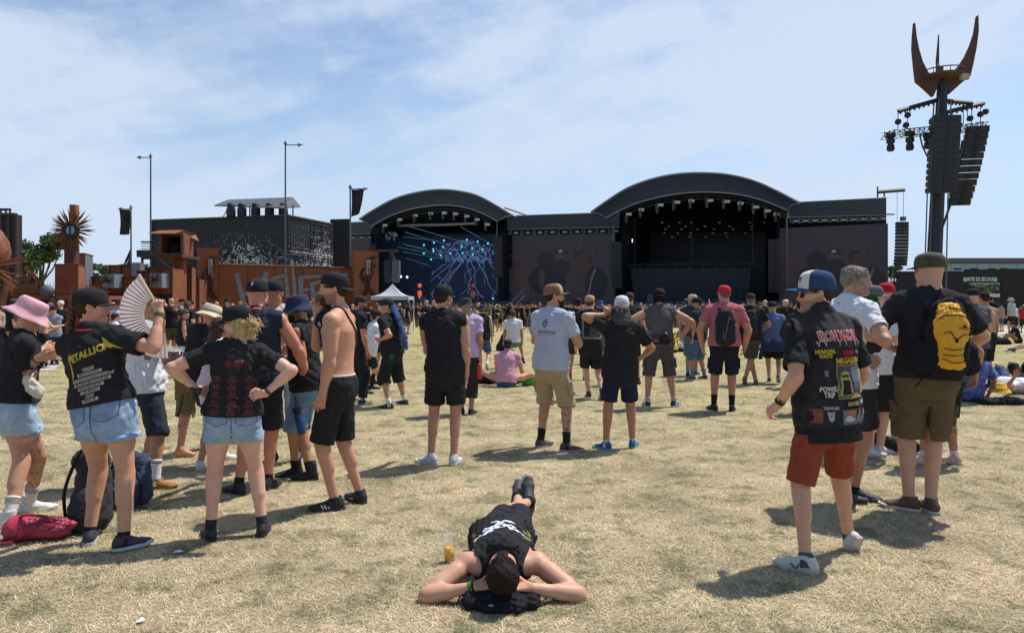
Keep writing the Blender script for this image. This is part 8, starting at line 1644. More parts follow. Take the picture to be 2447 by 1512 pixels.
bd_=J['shirt'];lay(bd_,J['sh']-J['Fc']*.15-J['U']*.02,J['Rc'],J['U'],([(-.17,.06),(-.17,-.03),(0,-.13),(.17,-.03),(.17,.06)],[(0,1,2,3,4)]),mat('neckerchief',(.50,.035,.06),vary=.2,vscale=30),'neckerchief',off=.010);lay(bd_,J['sh']-J['Fc']*.15-J['U']*.03,J['Rc'],J['U'],tl('SLAYER',.085,bold=.002,sx=.72),paint((.06,.02,.02)),'lettering',off=.013);lay(bd_,J['pel']-J['Fc']*.15+J['U']*.12+J['Rc']*.05,J['Rc'],J['U'],tl('B',.07),paint((.45,.06,.10)),'lettering')
J=person('person in black shorts with white hem and a calf tattoo, hidden behind the yellow backpack',fl=(2208,1108),fr=(2282,1108),top=700,yaw=10,skin='tan',seed=139,hip=(2262,),fat=.5,hr=('l',.08,.0,-.29),pr=(.8,-.4,0),armfat=1.15,toe=(10,5),shirt=dict(sleeve=.6,loose=.9,col=(.07,.075,.08)),bottom=dict(len=1.06,loose=.9),socks=dict(h=.06,col=(.6,.6,.6)),shoes=dict(col=(.62,.40,.34),sole=(.6,.58,.55)),hat=dict(kind='cap',strap=False),hair=dict(kind='short'))
mb=MB();
for (Hj,Kj) in ((J['HL'],J['KL']),(J['HR'],J['KR'])):d=(Kj-Hj).normalized();c=Hj+(Kj-Hj)*.995;u=d.orthogonal().normalized();v=d.cross(u);mb.tube([c+(u*math.cos(a)+v*math.sin(a))*.107 for a in np.linspace(0,6.283,18)],.005,5)
mb.build('hem_stripe',cloth((.6,.6,.6)),J['bottom'])
J=person('man in a grey printed tee and black cap right of the yellow backpack',fl=(2318,960),fr=(2342,960),top=692,yaw=6,skin='fair',seed=140,fat=.5,hl=('l',-.02,.02,-.3),shirt=dict(sleeve=.6,loose=1.0,col=(.09,.095,.11),hem=-.05),bottom=dict(len=.95,loose=.8),socks=dict(h=.05),shoes=dict(**SHB),hat=dict(kind='cap'),hair=dict(kind='buzz'))
lay(J['shirt'],J['sh']-J['Fc']*.15-J['U']*.08,J['Rc'],J['U'],line_block(6,.16,.22,.02,.010,seed=2),paint((.22,.23,.24)),'print')
J=person('shirtless man in black shorts and cap right of the grey tee man',fl=(2346,925),fr=(2366,925),top=700,yaw=8,skin='tan',seed=141,fat=.4,bottom=dict(len=1.0,loose=.8),socks=dict(h=.05),shoes=dict(**SHB),hat=dict(kind='cap'),hair=dict(kind='short'))
J=person('tall man in an olive cap, black tee and brown cargo shorts wearing a yellow backpack',fl=(2172,1219),fr=(2224,1224),top=606,yaw=-10,hyaw=24,hpitch=-2,lean=(2,0),skin='fair',tone=(.53,.33,.25),seed=142,hip=(2216,),hx=2230,fat=.35,hl=(2148,838,.14),hr=('l',.02,.14,-.2),pl=(-1,-.2,-.1),pr=(1,0,-.2),handl=dict(curl=.4),toe=(62,12),heady=-.002,shirt=dict(sleeve=.74,loose=.75,hem=-.01,sl_loose=.026),bottom=dict(len=.99,loose=1.0,col=(.115,.085,.045),cargo=True,flare=.032),shoes=dict(col=(.105,.062,.048),sole=(.50,.46,.38)),hat=dict(kind='cap',col=(.060,.068,.035),tilt=2,open=(.17,.11,.085),sc=1.03,mat=mat('hat_camo',(.060,.066,.036),rough=.9,vary=.35,vscale=14),yaw=0),hair=dict(kind='buzz',col=(.09,.06,.045)),glasses=dict())
JB=J
t=thing('yellow_backpack','bright yellow and black hiking backpack on the tall man in the olive cap','backpack',J['O']);U,Fc,Rc,sh=J['U'],J['Fc'],J['Rc'],J['sh'];bd=.145
X=lambda r,z,b=0:sh+Rc*(r+.035)+U*z-Fc*(bd+b)
v,q=surf([P(X(0,-.08,.08),X(0,-.20,.10),(.115,.10),(.145,.115),side=Rc,k=.03),P(X(0,-.20,.10),X(0,-.46,.10),(.145,.115),(.155,.12),side=Rc,k=.03),P(X(-.16,-.36,.08),X(-.16,-.48,.08),.06,.065,k=.02),P(X(.16,-.36,.08),X(.17,-.48,.08),.06,.07,k=.02)],.0075,disp=folds(51,.005,.10));bkb=np_mesh('bag_body',v,q,cloth((.016,.016,.018),'bag'),parent=t)
ym=mat('yellow_nylon',(.74,.36,.02),rough=.55,spec=.4,bump=.35,bscale=22,vary=.10,vscale=12)
v,q=surf([P(X(-.012,-.06,.14),X(-.012,-.14,.19),(.08,.05),(.105,.05),side=Rc,k=.02),P(X(-.012,-.17,.19),X(-.012,-.27,.205),(.122,.05),(.112,.055),side=Rc,k=.006),P(X(-.012,-.30,.205),X(-.012,-.44,.20),(.088,.05),(.08,.05),side=Rc,k=.02),P(X(0,-.44,.20),X(.0,-.475,.19),(.078,.05),(.10,.04),side=Rc,k=.02)],.0065,disp=folds(52,.0045,.07));yb=np_mesh('front_panel',v,q,ym,parent=t)
mb=MB();
mb.tube(interp_arc3([X(-.10,-.23,.22),X(-.11,-.15,.21),X(-.06,-.115,.235),X(.0,-.11,.24),X(.06,-.115,.235),X(.115,-.15,.21),X(.12,-.24,.22)]),.005,6)
mb.tube(interp_arc3([X(-.13,-.17,.17),X(-.10,-.09,.17),X(0,-.055,.20),X(.10,-.09,.17),X(.135,-.17,.17)]),.0045,6);mb.build('zip',cloth((.02,.02,.022),'zip'),t,True)
mb=MB();mb.tube(interp_arc3([X(-.055,-.09,.18),X(-.05,-.015,.14),X(.0,.01,.13),X(.05,-.02,.14),X(.055,-.09,.18)]),.011,7);mb.build('top_handle',cloth((.02,.02,.022)),t,True)
mb=MB()
for pts in (((-.085,-.245),(-.04,-.235),(0,-.29),(.05,-.25),(.085,-.25)),((-.085,-.355),(0,-.365),(.085,-.34)),((-.09,-.40),(0,-.405),(.09,-.39)),((-.09,-.43),(0,-.46),(.095,-.43))):mb.tube(interp_arc3([X(r,z,.262) for r,z in pts],4),.0032,5)
mb.tube([X(0,-.28,.265),X(.002,-.31,.268)],.010,6);mb.build('bungee_cord',cloth((.015,.015,.016)),t)
lay(yb,X(.055,-.205,.2),Rc,U,tl('OUTDOOR',.016,bold=.0004),paint((.03,.03,.03)),'lettering');lay(yb,X(.068,-.192,.2),Rc,U,([(-.02,-.004),(-.015,.01),(.0,.016),(.02,-.004)],[(0,1,2,3)]),paint((.03,.03,.03)),'lettering')
for s_ in (-1,1):
 mb2=MB();cr=interp_arc3([X(s_*.07,-.09,.05),sh+Rc*s_*.09-Fc*.10+U*.035,sh+Rc*s_*.095+U*.068,sh+Rc*s_*.10+Fc*.10+U*.0,sh+Rc*s_*.12+Fc*.14-U*.14,sh+Rc*s_*.17+Fc*.03-U*.28,X(s_*.15,-.44,.02)])
 for i in range(len(cr)-1):
  a,b=cr[i],cr[i+1];n_=(b-a).cross(Rc).normalized()*.008;r2=Rc*.032;mb2.add([a-r2-n_,a+r2-n_,b+r2-n_,b-r2-n_,a-r2+n_,a+r2+n_,b+r2+n_,b-r2+n_],[(0,1,2,3),(7,6,5,4),(0,3,7,4),(1,5,6,2)])
 mb2.build('shoulder_strap',cloth((.024,.024,.027),'strap'),t)
mb=MB();mb.lathe(tuple(X(-.185,-.37,.10)),[(.001,-.04),(.024,-.04),(.024,.02),(.015,.035),(.001,.036)],12);mb.build('bottle',mat('bottle_white',(.5,.55,.58),rough=.3),t)
mb=MB();mb.tube([X(-.14,-.46,.05),X(-.17,-.55,.06),X(-.15,-.60,.06),X(-.19,-.66,.05)],.006,5);mb.build('loose_strap',cloth((.015,.015,.016)),t)
lay(J['bottom'],J['HL']+(J['KL']-J['HL'])*.40,V(.8,.5,0),V(0,0,1),grid_rect(.13,.03,3,1),cloth((.10,.073,.038)),'pocket_flap',off=.006)
# ===== the lying man
def lying_man():
 O=G(1205,1290);O=V((1200-CXP)/FPX*4.6,0,0);
 c=lambda px,py,z:(lambda Y:V((px-CXP)/FPX*Y,Y,z))((CAMH-z)*FPX/(py-HZ))
 pel=c(1198,1284,.11);sh=c(1200,1342,.13)
 d=(sh-pel).normalized();H=1.84;sh=pel+d*.285*H
 O=V(pel.x,pel.y-.3,0);L=lambda p:p-O
 hc=sh+d*.150*H+V(0,.0,.040)
 EL_t,ER_t=c(1040,1425,.06),c(1375,1425,.06)
 WLt,WRt=c(1132,1402,.09),c(1272,1404,.09)
 al=V(.150,5.50,.11);ar=V(.045,5.60,.13)
 J=person('dark haired man in a printed tank top lying on his back, hands behind head',H=H,yaw=0,skin='fair',tone=(.52,.32,.235),seed=150,vox=.0058,origin=O,fl=('w',0,0,1) if False else (al.x,al.y,al.z),fr=(ar.x,ar.y,ar.z),joints=dict(pel=L(pel),sh=L(sh),F=(0,.05,1),al=L(al),ar=L(ar),hc=L(hc),Fh=(0,.60,.80),Uh=(0,-.8,.60),toes=(((-.08,.45,.9),(0,-.8,.4)),((.18,.75,.62),(.1,-.62,.7)))),hl=('w',*L(WLt)),hr=('w',*L(WRt)),pl=(-1,-.5,.9),pr=(1,-.5,.9),kl=('w',-.10,.1,.9),kr=('w',.25,.1,.45),handl=dict(curl=.25,dir=(.95,.0,-.15),thumb=(0,.1,-1)),handr=dict(curl=.25,dir=(-.95,.0,-.15),thumb=(0,.1,-1)),armfat=1.02,legfat=.9,shirt=dict(sleeve=0,tank=.098,loose=.55,hem=-.0,name='tank_top'),bottom=dict(len=.80,loose=.45,flare=.012,col=(.022,.023,.028)),socks=dict(h=.04),shoes=dict(size=1.1,col=(.045,.045,.05),sole=(.42,.42,.40),lace=(.03,.03,.03)),hair=dict(kind='short',col=(.018,.012,.010),e=.012,strands=0,slen=.035,drop=0,amp=.002,low=-.10))
 return J
J=lying_man();JL=J;O=J['O']
ob=J['sh']-J['U']*.19+J['Fc']*.2;rt,up=J['Rc']*-1,J['U']
rt,up=V(1,0,0),V(0,1,0)
def tlay(x,y,shape,m,off=.003):return lay(J['shirt'],ob+rt*x+up*y,rt,up,([(a*1.25,b*1.35) for a,b in shape[0]],shape[1]),m,'print',off=off,maxlen=.02)
wh=paint((.62,.66,.72));ye=paint((.26,.22,.06))
rr_=random.Random(3)
def blobpoly(cx,cy,rx,ry,n=11,j=.35,seed=0):r=random.Random(seed);return [(cx+rx*math.cos(6.283*i/n)*r.uniform(1-j,1+j*.4),cy+ry*math.sin(6.283*i/n)*r.uniform(1-j,1+j*.4)) for i in range(n)]
for i,(cx_,cy_,rx,ry) in enumerate(((-.055,.07,.045,.030),(.035,.075,.040,.030),(-.01,.10,.03,.02),(-.02,.04,.05,.018),(.05,.045,.035,.014),(.0,.125,.07,.008))):tlay(0,0,poly(*blobpoly(cx_,cy_,rx,ry,13,.5,i)),wh)
for i in range(16):x,y=rr_.uniform(-.08,.08),rr_.uniform(.03,.11);tlay(0,0,poly(*blobpoly(x,y,.010,.006,7,.5,i)),paint((.015,.015,.015)),.0045)
tlay(0,0,poly((-.13,-.09),(-.105,.0),(-.095,-.02),(-.085,-.01),(-.075,.02),(-.03,.03),(-.05,.01),(-.03,-.02),(-.05,-.05),(-.085,-.05)),wh);tlay(0,0,poly((.13,-.07),(.105,.01),(.08,.03),(.03,.035),(.07,.0),(.10,-.03)),wh)
for i in range(20):s_=rr_.choice((-1,1));x,y=s_*rr_.uniform(.115,.15),rr_.uniform(-.08,.13);tlay(0,0,poly(*blobpoly(x,y,.016,.009,7,.6,i+40)),ye)
v,q=surf([P(J['pel']+J['U']*.035+V(-.14,0,.01),J['pel']+J['U']*.05+V(.14,0,.01),(.07,.115),side=(0,1,0),k=.03),P(J['pel']-J['U']*.03+V(-.13,0,-.02),J['pel']-J['U']*.02+V(.13,0,-.02),(.07,.125),side=(0,1,0),k=.03),P(J['pel']+V(.12,0,-.03),J['pel']+V(.215,.03,-.01),.06,.02,k=.02)],.0085,disp=folds(33,.011,.085));np_mesh('rumpled_hem',v,q,cloth(BLACK),parent=J['shirt'])
t=thing('baseball_cap','black baseball cap resting over the face of the lying man','cap',J['O']);hp=J['HP'];cc=hp(0,.115,-.010)
v,q=surf([P(hp(-.0,.075,-.045),hp(0,.125,-.04),(.088,.075),side=J['Rh'],k=.03),P(hp(0,.10,-.06),hp(0,.12,-.085),(.075,.035),side=J['Rh'],k=.02),P(hp(0,.11,-.02),hp(0,.13,.0),(.085,.05),side=J['Rh'],k=.02)],.0065,disp=folds(12,.005,.06),cuts=[(A3(hp(0,.060,0)),-A3(J['Fh']))]);cp_=np_mesh('crown',v,q,cloth((.016,.016,.018),'hat'),parent=t)
mb=MB();pts=[hp(x,.072+.05*(1-(x/.085)**2),.030-.010*abs(x)/.08) for x in np.linspace(-.085,.085,11)]
mb.tube(pts,.009,5);mb.build('strap',cloth((.03,.03,.034)),t)
t=thing('black_rucksack','black rucksack used as a pillow under the lying man\'s head','backpack',V(J['hc'].x+O.x,J['hc'].y+O.y,0));
v,q=surf([P((-.17,.03,.03),(.15,.03,.03),(.10,.050),side=(0,1,0),k=.03),P((-.08,-.0,.025),(.08,-.0,.025),(.11,.045),side=(0,1,0),k=.03),P((-.15,.12,.03),(.15,.12,.03),(.10,.05),side=(0,1,0),k=.04)],.008,disp=folds(20,.007,.10),cuts=[((0,0,.002),(0,0,-1))]);bgb=np_mesh('bag_body',v,q,cloth((.014,.014,.016),'bag'),parent=t)
mb=MB();mb.tube(interp_arc3([V(.16,.06,.05),V(.26,.12,.06),V(.24,.26,.10),V(.20,.32,.16),V(.17,.36,.19)]),.008,5);mb.tube(interp_arc3([V(-.16,.0,.03),V(-.21,.02,.05),V(-.22,.12,.05),V(-.18,.25,.12)]),.008,5);mb.build('loose_strap',cloth((.016,.016,.018)),t)
mb=MB();mb.lathe((-.06,-.10,.05),[(.001,.006),(.012,.004),(.014,0)],10);mb.build('badge',mat('badge_grey',(.3,.3,.3)),t)
band(J,'L',(.05,.16,.03),t=.015,w_=.022,r=.030,name='festival_wristband');band(J,'L',(.012,.012,.012),t=.0,w_=.010,r=.032)
t=cup('plastic cup half full of golden beer on the grass left of the lying man',G(1074,1342),.030,.042,.172,(1.0,.52,.05),.56,None,name='beer_cup')
# ===== seated people, bags and the crowd
def seated(label,px,py,yaw,seed,Hh=1.75,back=12,knees=.75,spread=.16,lying=False,**kw):
 g=G(px,py);f=V(-math.sin(R(yaw)),math.cos(R(yaw)),0);r=V(f.y,-f.x,0);pel=V(0,0,.12)
 if lying:
  sh=pel-f*.5+V(0,0,.04);Fv=V(0,0,1)+f*.08;jo=dict(pel=pel,sh=sh,F=Fv,hc=sh-f*.26+V(0,0,.03),Fh=V(0,0,1)+f*.3,Uh=-f+V(0,0,.3))
 else :
  sh=pel+V(0,0,.5*math.cos(R(back)))+f*.5*math.sin(R(back));jo=dict(pel=pel,sh=sh,F=f)
 al,ar=pel+f*knees-r*spread-V(0,0,.05),pel+f*knees+r*spread-V(0,0,.05);jo['al'],jo['ar']=al,ar
 jo['toes']=((f*1-r*.2,V(0,0,1)),(f*1+r*.2,V(0,0,1)))
 o=dict(shirt=dict(sleeve=.6,loose=.6),bottom=dict(len=.9,loose=.6,sit=True),shoes=dict(**SHB),socks=dict(h=.08),kl=('w',-.2*r.x,-.2*r.y,1),kr=('w',.2*r.x,.2*r.y,1));o.update(kw)
 return person(label,H=Hh,yaw=yaw,origin=g,fl=(0,0,0),fr=(0,0,0),joints=jo,seed=seed,**o)
seated('man in a pink tee and black backward cap sitting on the grass',1210,924,-8,201,back=16,knees=.52,spread=.30,skin='fair',fat=.5,kl=('w',-1,0,.5),kr=('w',1,0,.35),hl=('l',.02,.22,-.20),hr=('l',.05,.2,-.22),shirt=dict(sleeve=.6,loose=.9,col=(.58,.30,.38),hem=-.03),bottom=dict(len=.9,loose=.6,sit=True,mat=denim(DEND)),hat=dict(kind='cap',yaw=180,strap=False),hair=dict(kind='short'))
def lump(name,label,cat,px,py,w_,d_,h_,m,seed,grp=None):
 t=thing(name,label,cat,G(px,py),0,grp);v,q=surf([P((-w_/2,0,h_*.4),(w_*.3,0,h_*.45),(d_,h_*.55),(d_*.8,h_*.5),side=(0,1,0),k=.03),P((w_*.1,.0,h_*.3),(w_/2,0,h_*.25),d_*.6,h_*.3,k=.04)],.014,disp=folds(seed,.012,.12),cuts=[((0,0,.003),(0,0,-1))]);np_mesh('bag_body',v,q,m,parent=t)
 mb=MB();mb.tube(interp_arc3([V(-w_*.3,-d_*.6,h_*.7),V(0,-d_*.7,h_*1.05),V(w_*.3,-d_*.6,h_*.7)],4),.010,5);mb.build('strap',m,t);return t
lump('black_bag','black bag on the grass left of the seated man in pink','bag',1172,916,.42,.14,.24,cloth((.016,.018,.026)),1)
lump('green_bag','bright green bag behind the bearded man\'s calf','bag',1274,920,.20,.12,.22,cloth((.05,.45,.06)),2)
t=thing('red_handbag','dark red and pink leather backpack lying on the grass by the pink hat woman','bag',G(98,1290));v,q=surf([P((-.16,0,.085),(.10,.03,.08),(.105,.085),(.085,.07),side=(0,1,0),k=.03),P((-.15,-.02,.05),(-.12,0,.12),.07,.06,k=.03),P((.10,.02,.07),(.19,.03,.10),.06,.03,k=.03)],.0065,disp=folds(31,.005,.10),cuts=[((0,0,.003),(0,0,-1))]);rb=np_mesh('bag_body',v,q,mat('red_leather',(.30,.025,.05),rough=.5,vary=.25,vscale=10),parent=t)
mb=MB();mb.tube(interp_arc3([V(-.13,-.03,.16),V(-.06,-.06,.19),V(.06,-.03,.17),V(.15,0,.13)]),.010,6);mb.tube(interp_arc3([V(-.20,-.06,.02),V(-.19,-.13,.02),V(-.10,-.14,.03)]),.012,5);mb.build('handle',mat('red_leather2',(.20,.02,.035),rough=.5),t)
lay(rb,V(-.12,-.02,.1),V(1,0,0),V(0,.6,1),grid_rect(.11,.12,3,3),cloth((.50,.05,.09)),'side_panel',off=.004)
def big_pack(label,px,py,col,col2,seed,w_=.17,h_=.5):
 t=thing('backpack',label,'backpack',G(px,py));v,q=surf([P((0,0,.10),(0,.05,h_*.75),(w_,.13),(w_*.75,.10),side=(1,0,0),k=.03),P((0,-.12,.08),(0,-.08,h_*.4),(w_*.7,.07),side=(1,0,0),k=.02),P((-.06,0,h_*.8),(.05,0,h_*.85),.07,k=.03)],.008,disp=folds(seed,.005,.13),cuts=[((0,0,.003),(0,0,-1))]);np_mesh('bag_body',v,q,mat('pack_%d'%seed,col,rough=.85,vary=.3,vscale=9,bump=.3,bscale=40,crease=.6),parent=t)
 mb=MB();mb.tube(interp_arc3([V(-w_*.8,-.12,.12),V(-w_*.7,-.15,h_*.5),V(-w_*.3,-.10,h_*.85),V(0,-.06,h_*.98)]),.012,5);mb.tube(interp_arc3([V(w_*.8,-.12,.08),V(w_*.9,-.14,h_*.45),V(w_*.4,-.10,h_*.8)]),.012,5);mb.tube([(w_*.5,-.18,.05),(w_*.9,-.2,.04),(w_*1.2,-.16,.02)],.010,5);mb.build('strap',cloth(col2),t);return t
big_pack('black and dark grey hiking backpack standing behind the braided woman\'s legs',218,1262,(.03,.03,.033),(.015,.015,.016),71,.14,.62);big_pack('black and navy blue backpack leaning behind the braided woman, with a brown base',308,1205,(.035,.045,.085),(.016,.016,.02),72,.19,.42)
t=thing('water_jug','large clear ribbed water bottle standing beside the braided woman\'s shoe','bottle',G(300,1262));prof=[(.001,0),(.052,0)];
for k in range(9):prof+=[(.055,.012+.022*k),(.051,.022+.022*k)]
prof+=[(.052,.22),(.030,.27),(.020,.285),(.020,.30),(.001,.301)]
mb=MB();mb.lathe((0,0,0),prof,20);mb.build('bottle_wall',mat('clear_bottle',(.80,.84,.86),rough=.12,trans=.6,ior=1.15,alpha=.42),t,True);mb=MB();mb.lathe((0,0,.295),[(.022,0),(.022,.02),(.001,.022)],14);mb.build('cap',mat('cap_white',(.6,.62,.64)),t,True)
for i,(px,py,s_) in enumerate(((424,1323,1.0),(334,1489,.6),(1000,1512,0.4))):
 if i>1:continue
 mb=MB();a=random.Random(i);mb.add([(-.03*s_,-.015,.012),(.028*s_,-.02,.02),(.035*s_,.016,.014),(.0,.022,.024),(-.025*s_,.018,.013)],[(0,1,3),(1,2,3),(0,3,4)]);o_=mb.build('paper_scrap',mat('paper_white',(.72,.74,.78)),None);o_.location=G(px,py);tag(o_,('pale blue white paper scrap on the grass between the two women\'s shoes','tiny white scrap on the bare foreground grass at the lower left')[i],'litter')
seated('person in a white tee lying with a bright yellow hat over the face',2398,934,6,202,lying=True,knees=.48,skin='tan',hl=('l',-.1,.1,.12),hr=('l',.1,.02,.14),shirt=dict(sleeve=.5,loose=.6,col=(.66,.67,.68)),bottom=dict(len=.9,loose=.6,sit=True,mat=denim((.10,.14,.22))),hair=dict(kind='short'),kl=('w',0,0,1),kr=('w',0,0,1))
t=thing('yellow_hat','bright yellow bucket hat laid over the face of the lying person','hat',G(2396,962));mb=MB();mb.lathe((0,.05,.20),[(.17,-.03),(.12,.03),(.10,.035),(.088,.11),(.05,.13),(.001,.13)],18,1,.8);mb.build('crown',mat('yellow_cloth',(.70,.38,.02),rough=.8,bump=.4,bscale=20),t,True);mb=MB();mb.tube([(.12*math.cos(a),.05+.1*math.sin(a),.235) for a in np.linspace(0,6.283,19)],.004,4);mb.build('band',mat('yellow_band',(.5,.26,.02)),t)
seated('person in black shorts and black tee lying beside the yellow hat person',2452,925,-10,203,lying=True,knees=.48,skin='tan',hl=('l',.1,.12,-.12),shirt=dict(sleeve=.5,loose=.6),hair=dict(kind='short'),kl=('w',0,0,1),kr=('w',0,0,1))
lump('black_mat_bag','flat black and blue bag under the lying people at the right edge','bag',2400,966,.7,.16,.12,cloth((.014,.016,.024)),5)
seated('person in a colourful fruit print shirt sitting propped on one tattooed arm',2318,958,12,204,back=-16,knees=.6,skin='olive',hr=('w',.26,-.06,.10),pr=(1,-.3,0),hl=('l',0,.2,-.2),fat=.5,shirt=dict(sleeve=.75,loose=.9,mat=mat('fruit_print',(.10,.12,.34),rough=.85,vary=.98,vscale=16),name='print_shirt'),bottom=dict(len=.9,loose=.6,sit=True),hair=dict(kind='short'))
seated('person in black and a black cap sitting on the grass looking at a phone',2433,820,70,205,back=14,knees=.62,skin='tan',hl=('l',0,.25,-.12),hr=('l',0,.25,-.12),hat=dict(kind='cap',strap=False),hair=dict(kind='short'))
seated('person in black reclining at the right edge with bare knees up and trainers',2480,842,74,206,back=-45,knees=.8,skin='fair',shoes=dict(col=(.4,.36,.3)),hair=dict(kind='short'))
seated('person asleep on bags with a camouflage cap, next to the seated phone user',2360,822,-80,207,lying=True,knees=.75,skin='tan',shirt=dict(sleeve=.5,col=(.18,.05,.05)),hat=dict(kind='cap',col=(.08,.08,.05),strap=False),hair=dict(kind='short'))
lump('black_bag','dark bag beside the person seated with a phone on the right','bag',2392,823,.7,.2,.28,cloth((.02,.02,.03)),7)
seated('crouching dark haired woman in black beyond the seated man in pink',1196,838,-70,208,back=25,knees=.30,skin='tan',hair=dict(kind='bob',len=.12,col=(.03,.02,.02)),shirt=dict(sleeve=.5,loose=.6));
seated('person in a yellow shirt and white cap sitting with the yellow group',1606,842,10,209,back=14,knees=.5,spread=.25,skin='tan',shirt=dict(sleeve=.6,loose=.8,col=(.60,.47,.05)),hat=dict(kind='cap',col=(.6,.6,.6),strap=False),hair=dict(kind='short'))
seated('person with a yellow bandana leaning forward beside the yellow shirt',1630,840,-60,210,back=30,knees=.5,skin='tan',shirt=dict(sleeve=.3,loose=.4,col=(.5,.48,.44)),hat=dict(kind='bandana',col=(.62,.40,.03)),hair=dict(kind='short'))
L_=lambda lab,fx,fy,top,yaw,seed,**k:person(lab,fl=(fx-6,fy),fr=(fx+6,fy),top=top,yaw=yaw,seed=seed,**k)
L_('man in a grey tee and black cap facing us with two drinks, by the bar',130,872,731,176,220,skin='fair',fat=.3,hl=('l',.06,.2,-.2),hr=('l',-.06,.2,-.2),shirt=dict(sleeve=.65,loose=.8,col=(.24,.27,.32)),bottom=dict(len=1.0,col=(.03,.035,.05)),socks=dict(h=.1),shoes=dict(**SHB),hat=dict(kind='cap',strap=False),hair=dict(kind='short'))
L_('shirtless person in a black cap holding a pale drink left of the man in grey',104,880,734,-50,221,skin='fair',hr=('l',0,.22,-.1),bottom=dict(len=1.6,col=(.02,.02,.02),name='trousers'),shoes=dict(col=(.5,.5,.5)),socks=dict(h=.1),hat=dict(kind='cap',strap=False),hair=dict(kind='long',len=.12,col=(.2,.12,.07)))
JJ=L_('person with a blue backpack behind the pink hat woman',66,884,745,-20,222,skin='tan',shirt=dict(sleeve=.5,loose=.6),bottom=dict(len=.6,mat=denim(DENL)),shoes=dict(**SHB),socks=dict(h=.1),hair=dict(kind='long',len=.15,col=(.06,.04,.03)));pack(JJ,'petrol blue backpack seen behind the pink hat woman',.14,.22,.09,col=(.02,.10,.16))
L_('man in a black tee standing at the bar just left of the fan',301,900,737,-8,223,skin='tan',shirt=dict(sleeve=.6,loose=.8),bottom=dict(len=1.0),shoes=dict(**SHB),socks=dict(h=.1),hat=dict(kind='cap',yaw=0),hair=dict(kind='short'));
J=_last=None
L_('person in a white tee right behind the braided woman\'s face',272,905,748,-40,224,skin='fair',shirt=dict(sleeve=.6,loose=.8,col=(.6,.62,.64)),bottom=dict(len=1.0),shoes=dict(**SHB),socks=dict(h=.1),hair=dict(kind='short'))
L_('man in a tan straw hat at the bar behind the folding fan',322,895,735,10,225,skin='fair',shirt=dict(sleeve=.6,loose=.8,col=(.02,.02,.02)),bottom=dict(len=1.0),shoes=dict(**SHB),socks=dict(h=.1),hat=dict(kind='bucket',col=(.35,.25,.13)),hair=dict(kind='short'))
L_('man in a sleeveless black top and camouflage bandana left of the cream sun hat',436,900,739,-60,226,skin='red',shirt=dict(sleeve=0,loose=.7),bottom=dict(len=1.0),shoes=dict(**SHB),socks=dict(h=.1),hat=dict(kind='bandana',col=(.07,.075,.04)),hair=dict(kind='short'))
JJ=L_('man in a white tee with a large dark blue print on its back',1633,812,722,4,227,skin='fair',shirt=dict(sleeve=.62,loose=.9,col=(.62,.64,.70)),bottom=dict(len=1.0),shoes=dict(**SHB),socks=dict(h=.1),hat=dict(kind='cap',col=(.05,.05,.055),yaw=0),hair=dict(kind='short'))
lay(JJ['shirt'],JJ['sh']-JJ['U']*.2-JJ['Fc']*.2,JJ['Rc'],JJ['U'],grid_rect(.24,.30,4,4),mat('navy_print',(.06,.08,.16),vary=.95,vscale=25),'print',off=.01)
L_('walker in a white floppy hat, pale loose top and black shorts, far right',2418,799,711,30,228,skin='fair',fat=.4,shirt=dict(sleeve=.9,loose=1.0,col=(.44,.44,.42)),bottom=dict(len=.7,loose=.8),shoes=dict(**SHB),socks=dict(h=.1),hat=dict(kind='bucket',col=(.55,.53,.52)),hair=dict(kind='short'))
Jp=JJ=L_('walker in a black tee and black cap with a navy backpack on the right',2367,806,709,-60,229,skin='tan',shirt=dict(sleeve=.6,loose=.8),bottom=dict(len=.95,loose=.8),shoes=dict(**SHB),socks=dict(h=.1),hat=dict(kind='cap',strap=False),hair=dict(kind='short'));pack(JJ,'navy backpack on the walker in the black tee on the right',.15,.26,.10,col=(.02,.03,.12))
L_('person in a red top at the far right edge',2447,795,728,-20,230,skin='tan',fat=.4,shirt=dict(sleeve=.8,loose=.8,col=(.45,.03,.04)),bottom=dict(len=1.2),shoes=dict(**SHB),hat=dict(kind='cap',col=(.1,.4,.35),strap=False),hair=dict(kind='short'))
def copy_person(src,loc,rz,mats,sc=1.0):
 b=src.copy();C.objects.link(b);b.location=loc;b.rotation_euler=(0,0,rz);b.scale=(sc,sc,sc)
 for ch in src.children:
  d=ch.copy();C.objects.link(d);d.parent=b
  kind=ch.name.split('.')[0]
  if kind in mats and mats[kind] and len(d.material_slots):d.material_slots[0].link='OBJECT';d.material_slots[0].material=mats[kind]
  for g in ch.children:e=g.copy();C.objects.link(e);e.parent=d;
 return b
protos=[]
PV=dict(fine=False,vox=.027)
spec=[dict(hat=dict(kind='cap',strap=False),hair=dict(kind='short')),dict(hair=dict(kind='short',col=(.06,.035,.02))),dict(fem=True,hair=dict(kind='long',len=.22,col=(.10,.06,.03))),dict(hat=dict(kind='bucket'),hair=dict(kind='short')),dict(fat=.6,hat=dict(kind='cap',strap=False),hair=dict(kind='short')),dict(hl=('l',.04,.2,-.1),hr=('l',-.04,.2,-.1),hair=dict(kind='short',col=(.03,.02,.015))),dict(fem=True,hat=dict(kind='bucket'),hl=('l',.04,.2,-.1),hair=dict(kind='long',len=.2,col=(.30,.2,.1))),dict(hr=('l',.06,.1,.18),pr=(1,.2,-.5),hat=dict(kind='cap',strap=False),hair=dict(kind='short')),dict(fat=.4,skin='red',hair=dict(kind='buzz')),dict(sleeve0=True,hat=dict(kind='bandana'),hair=dict(kind='short'))]
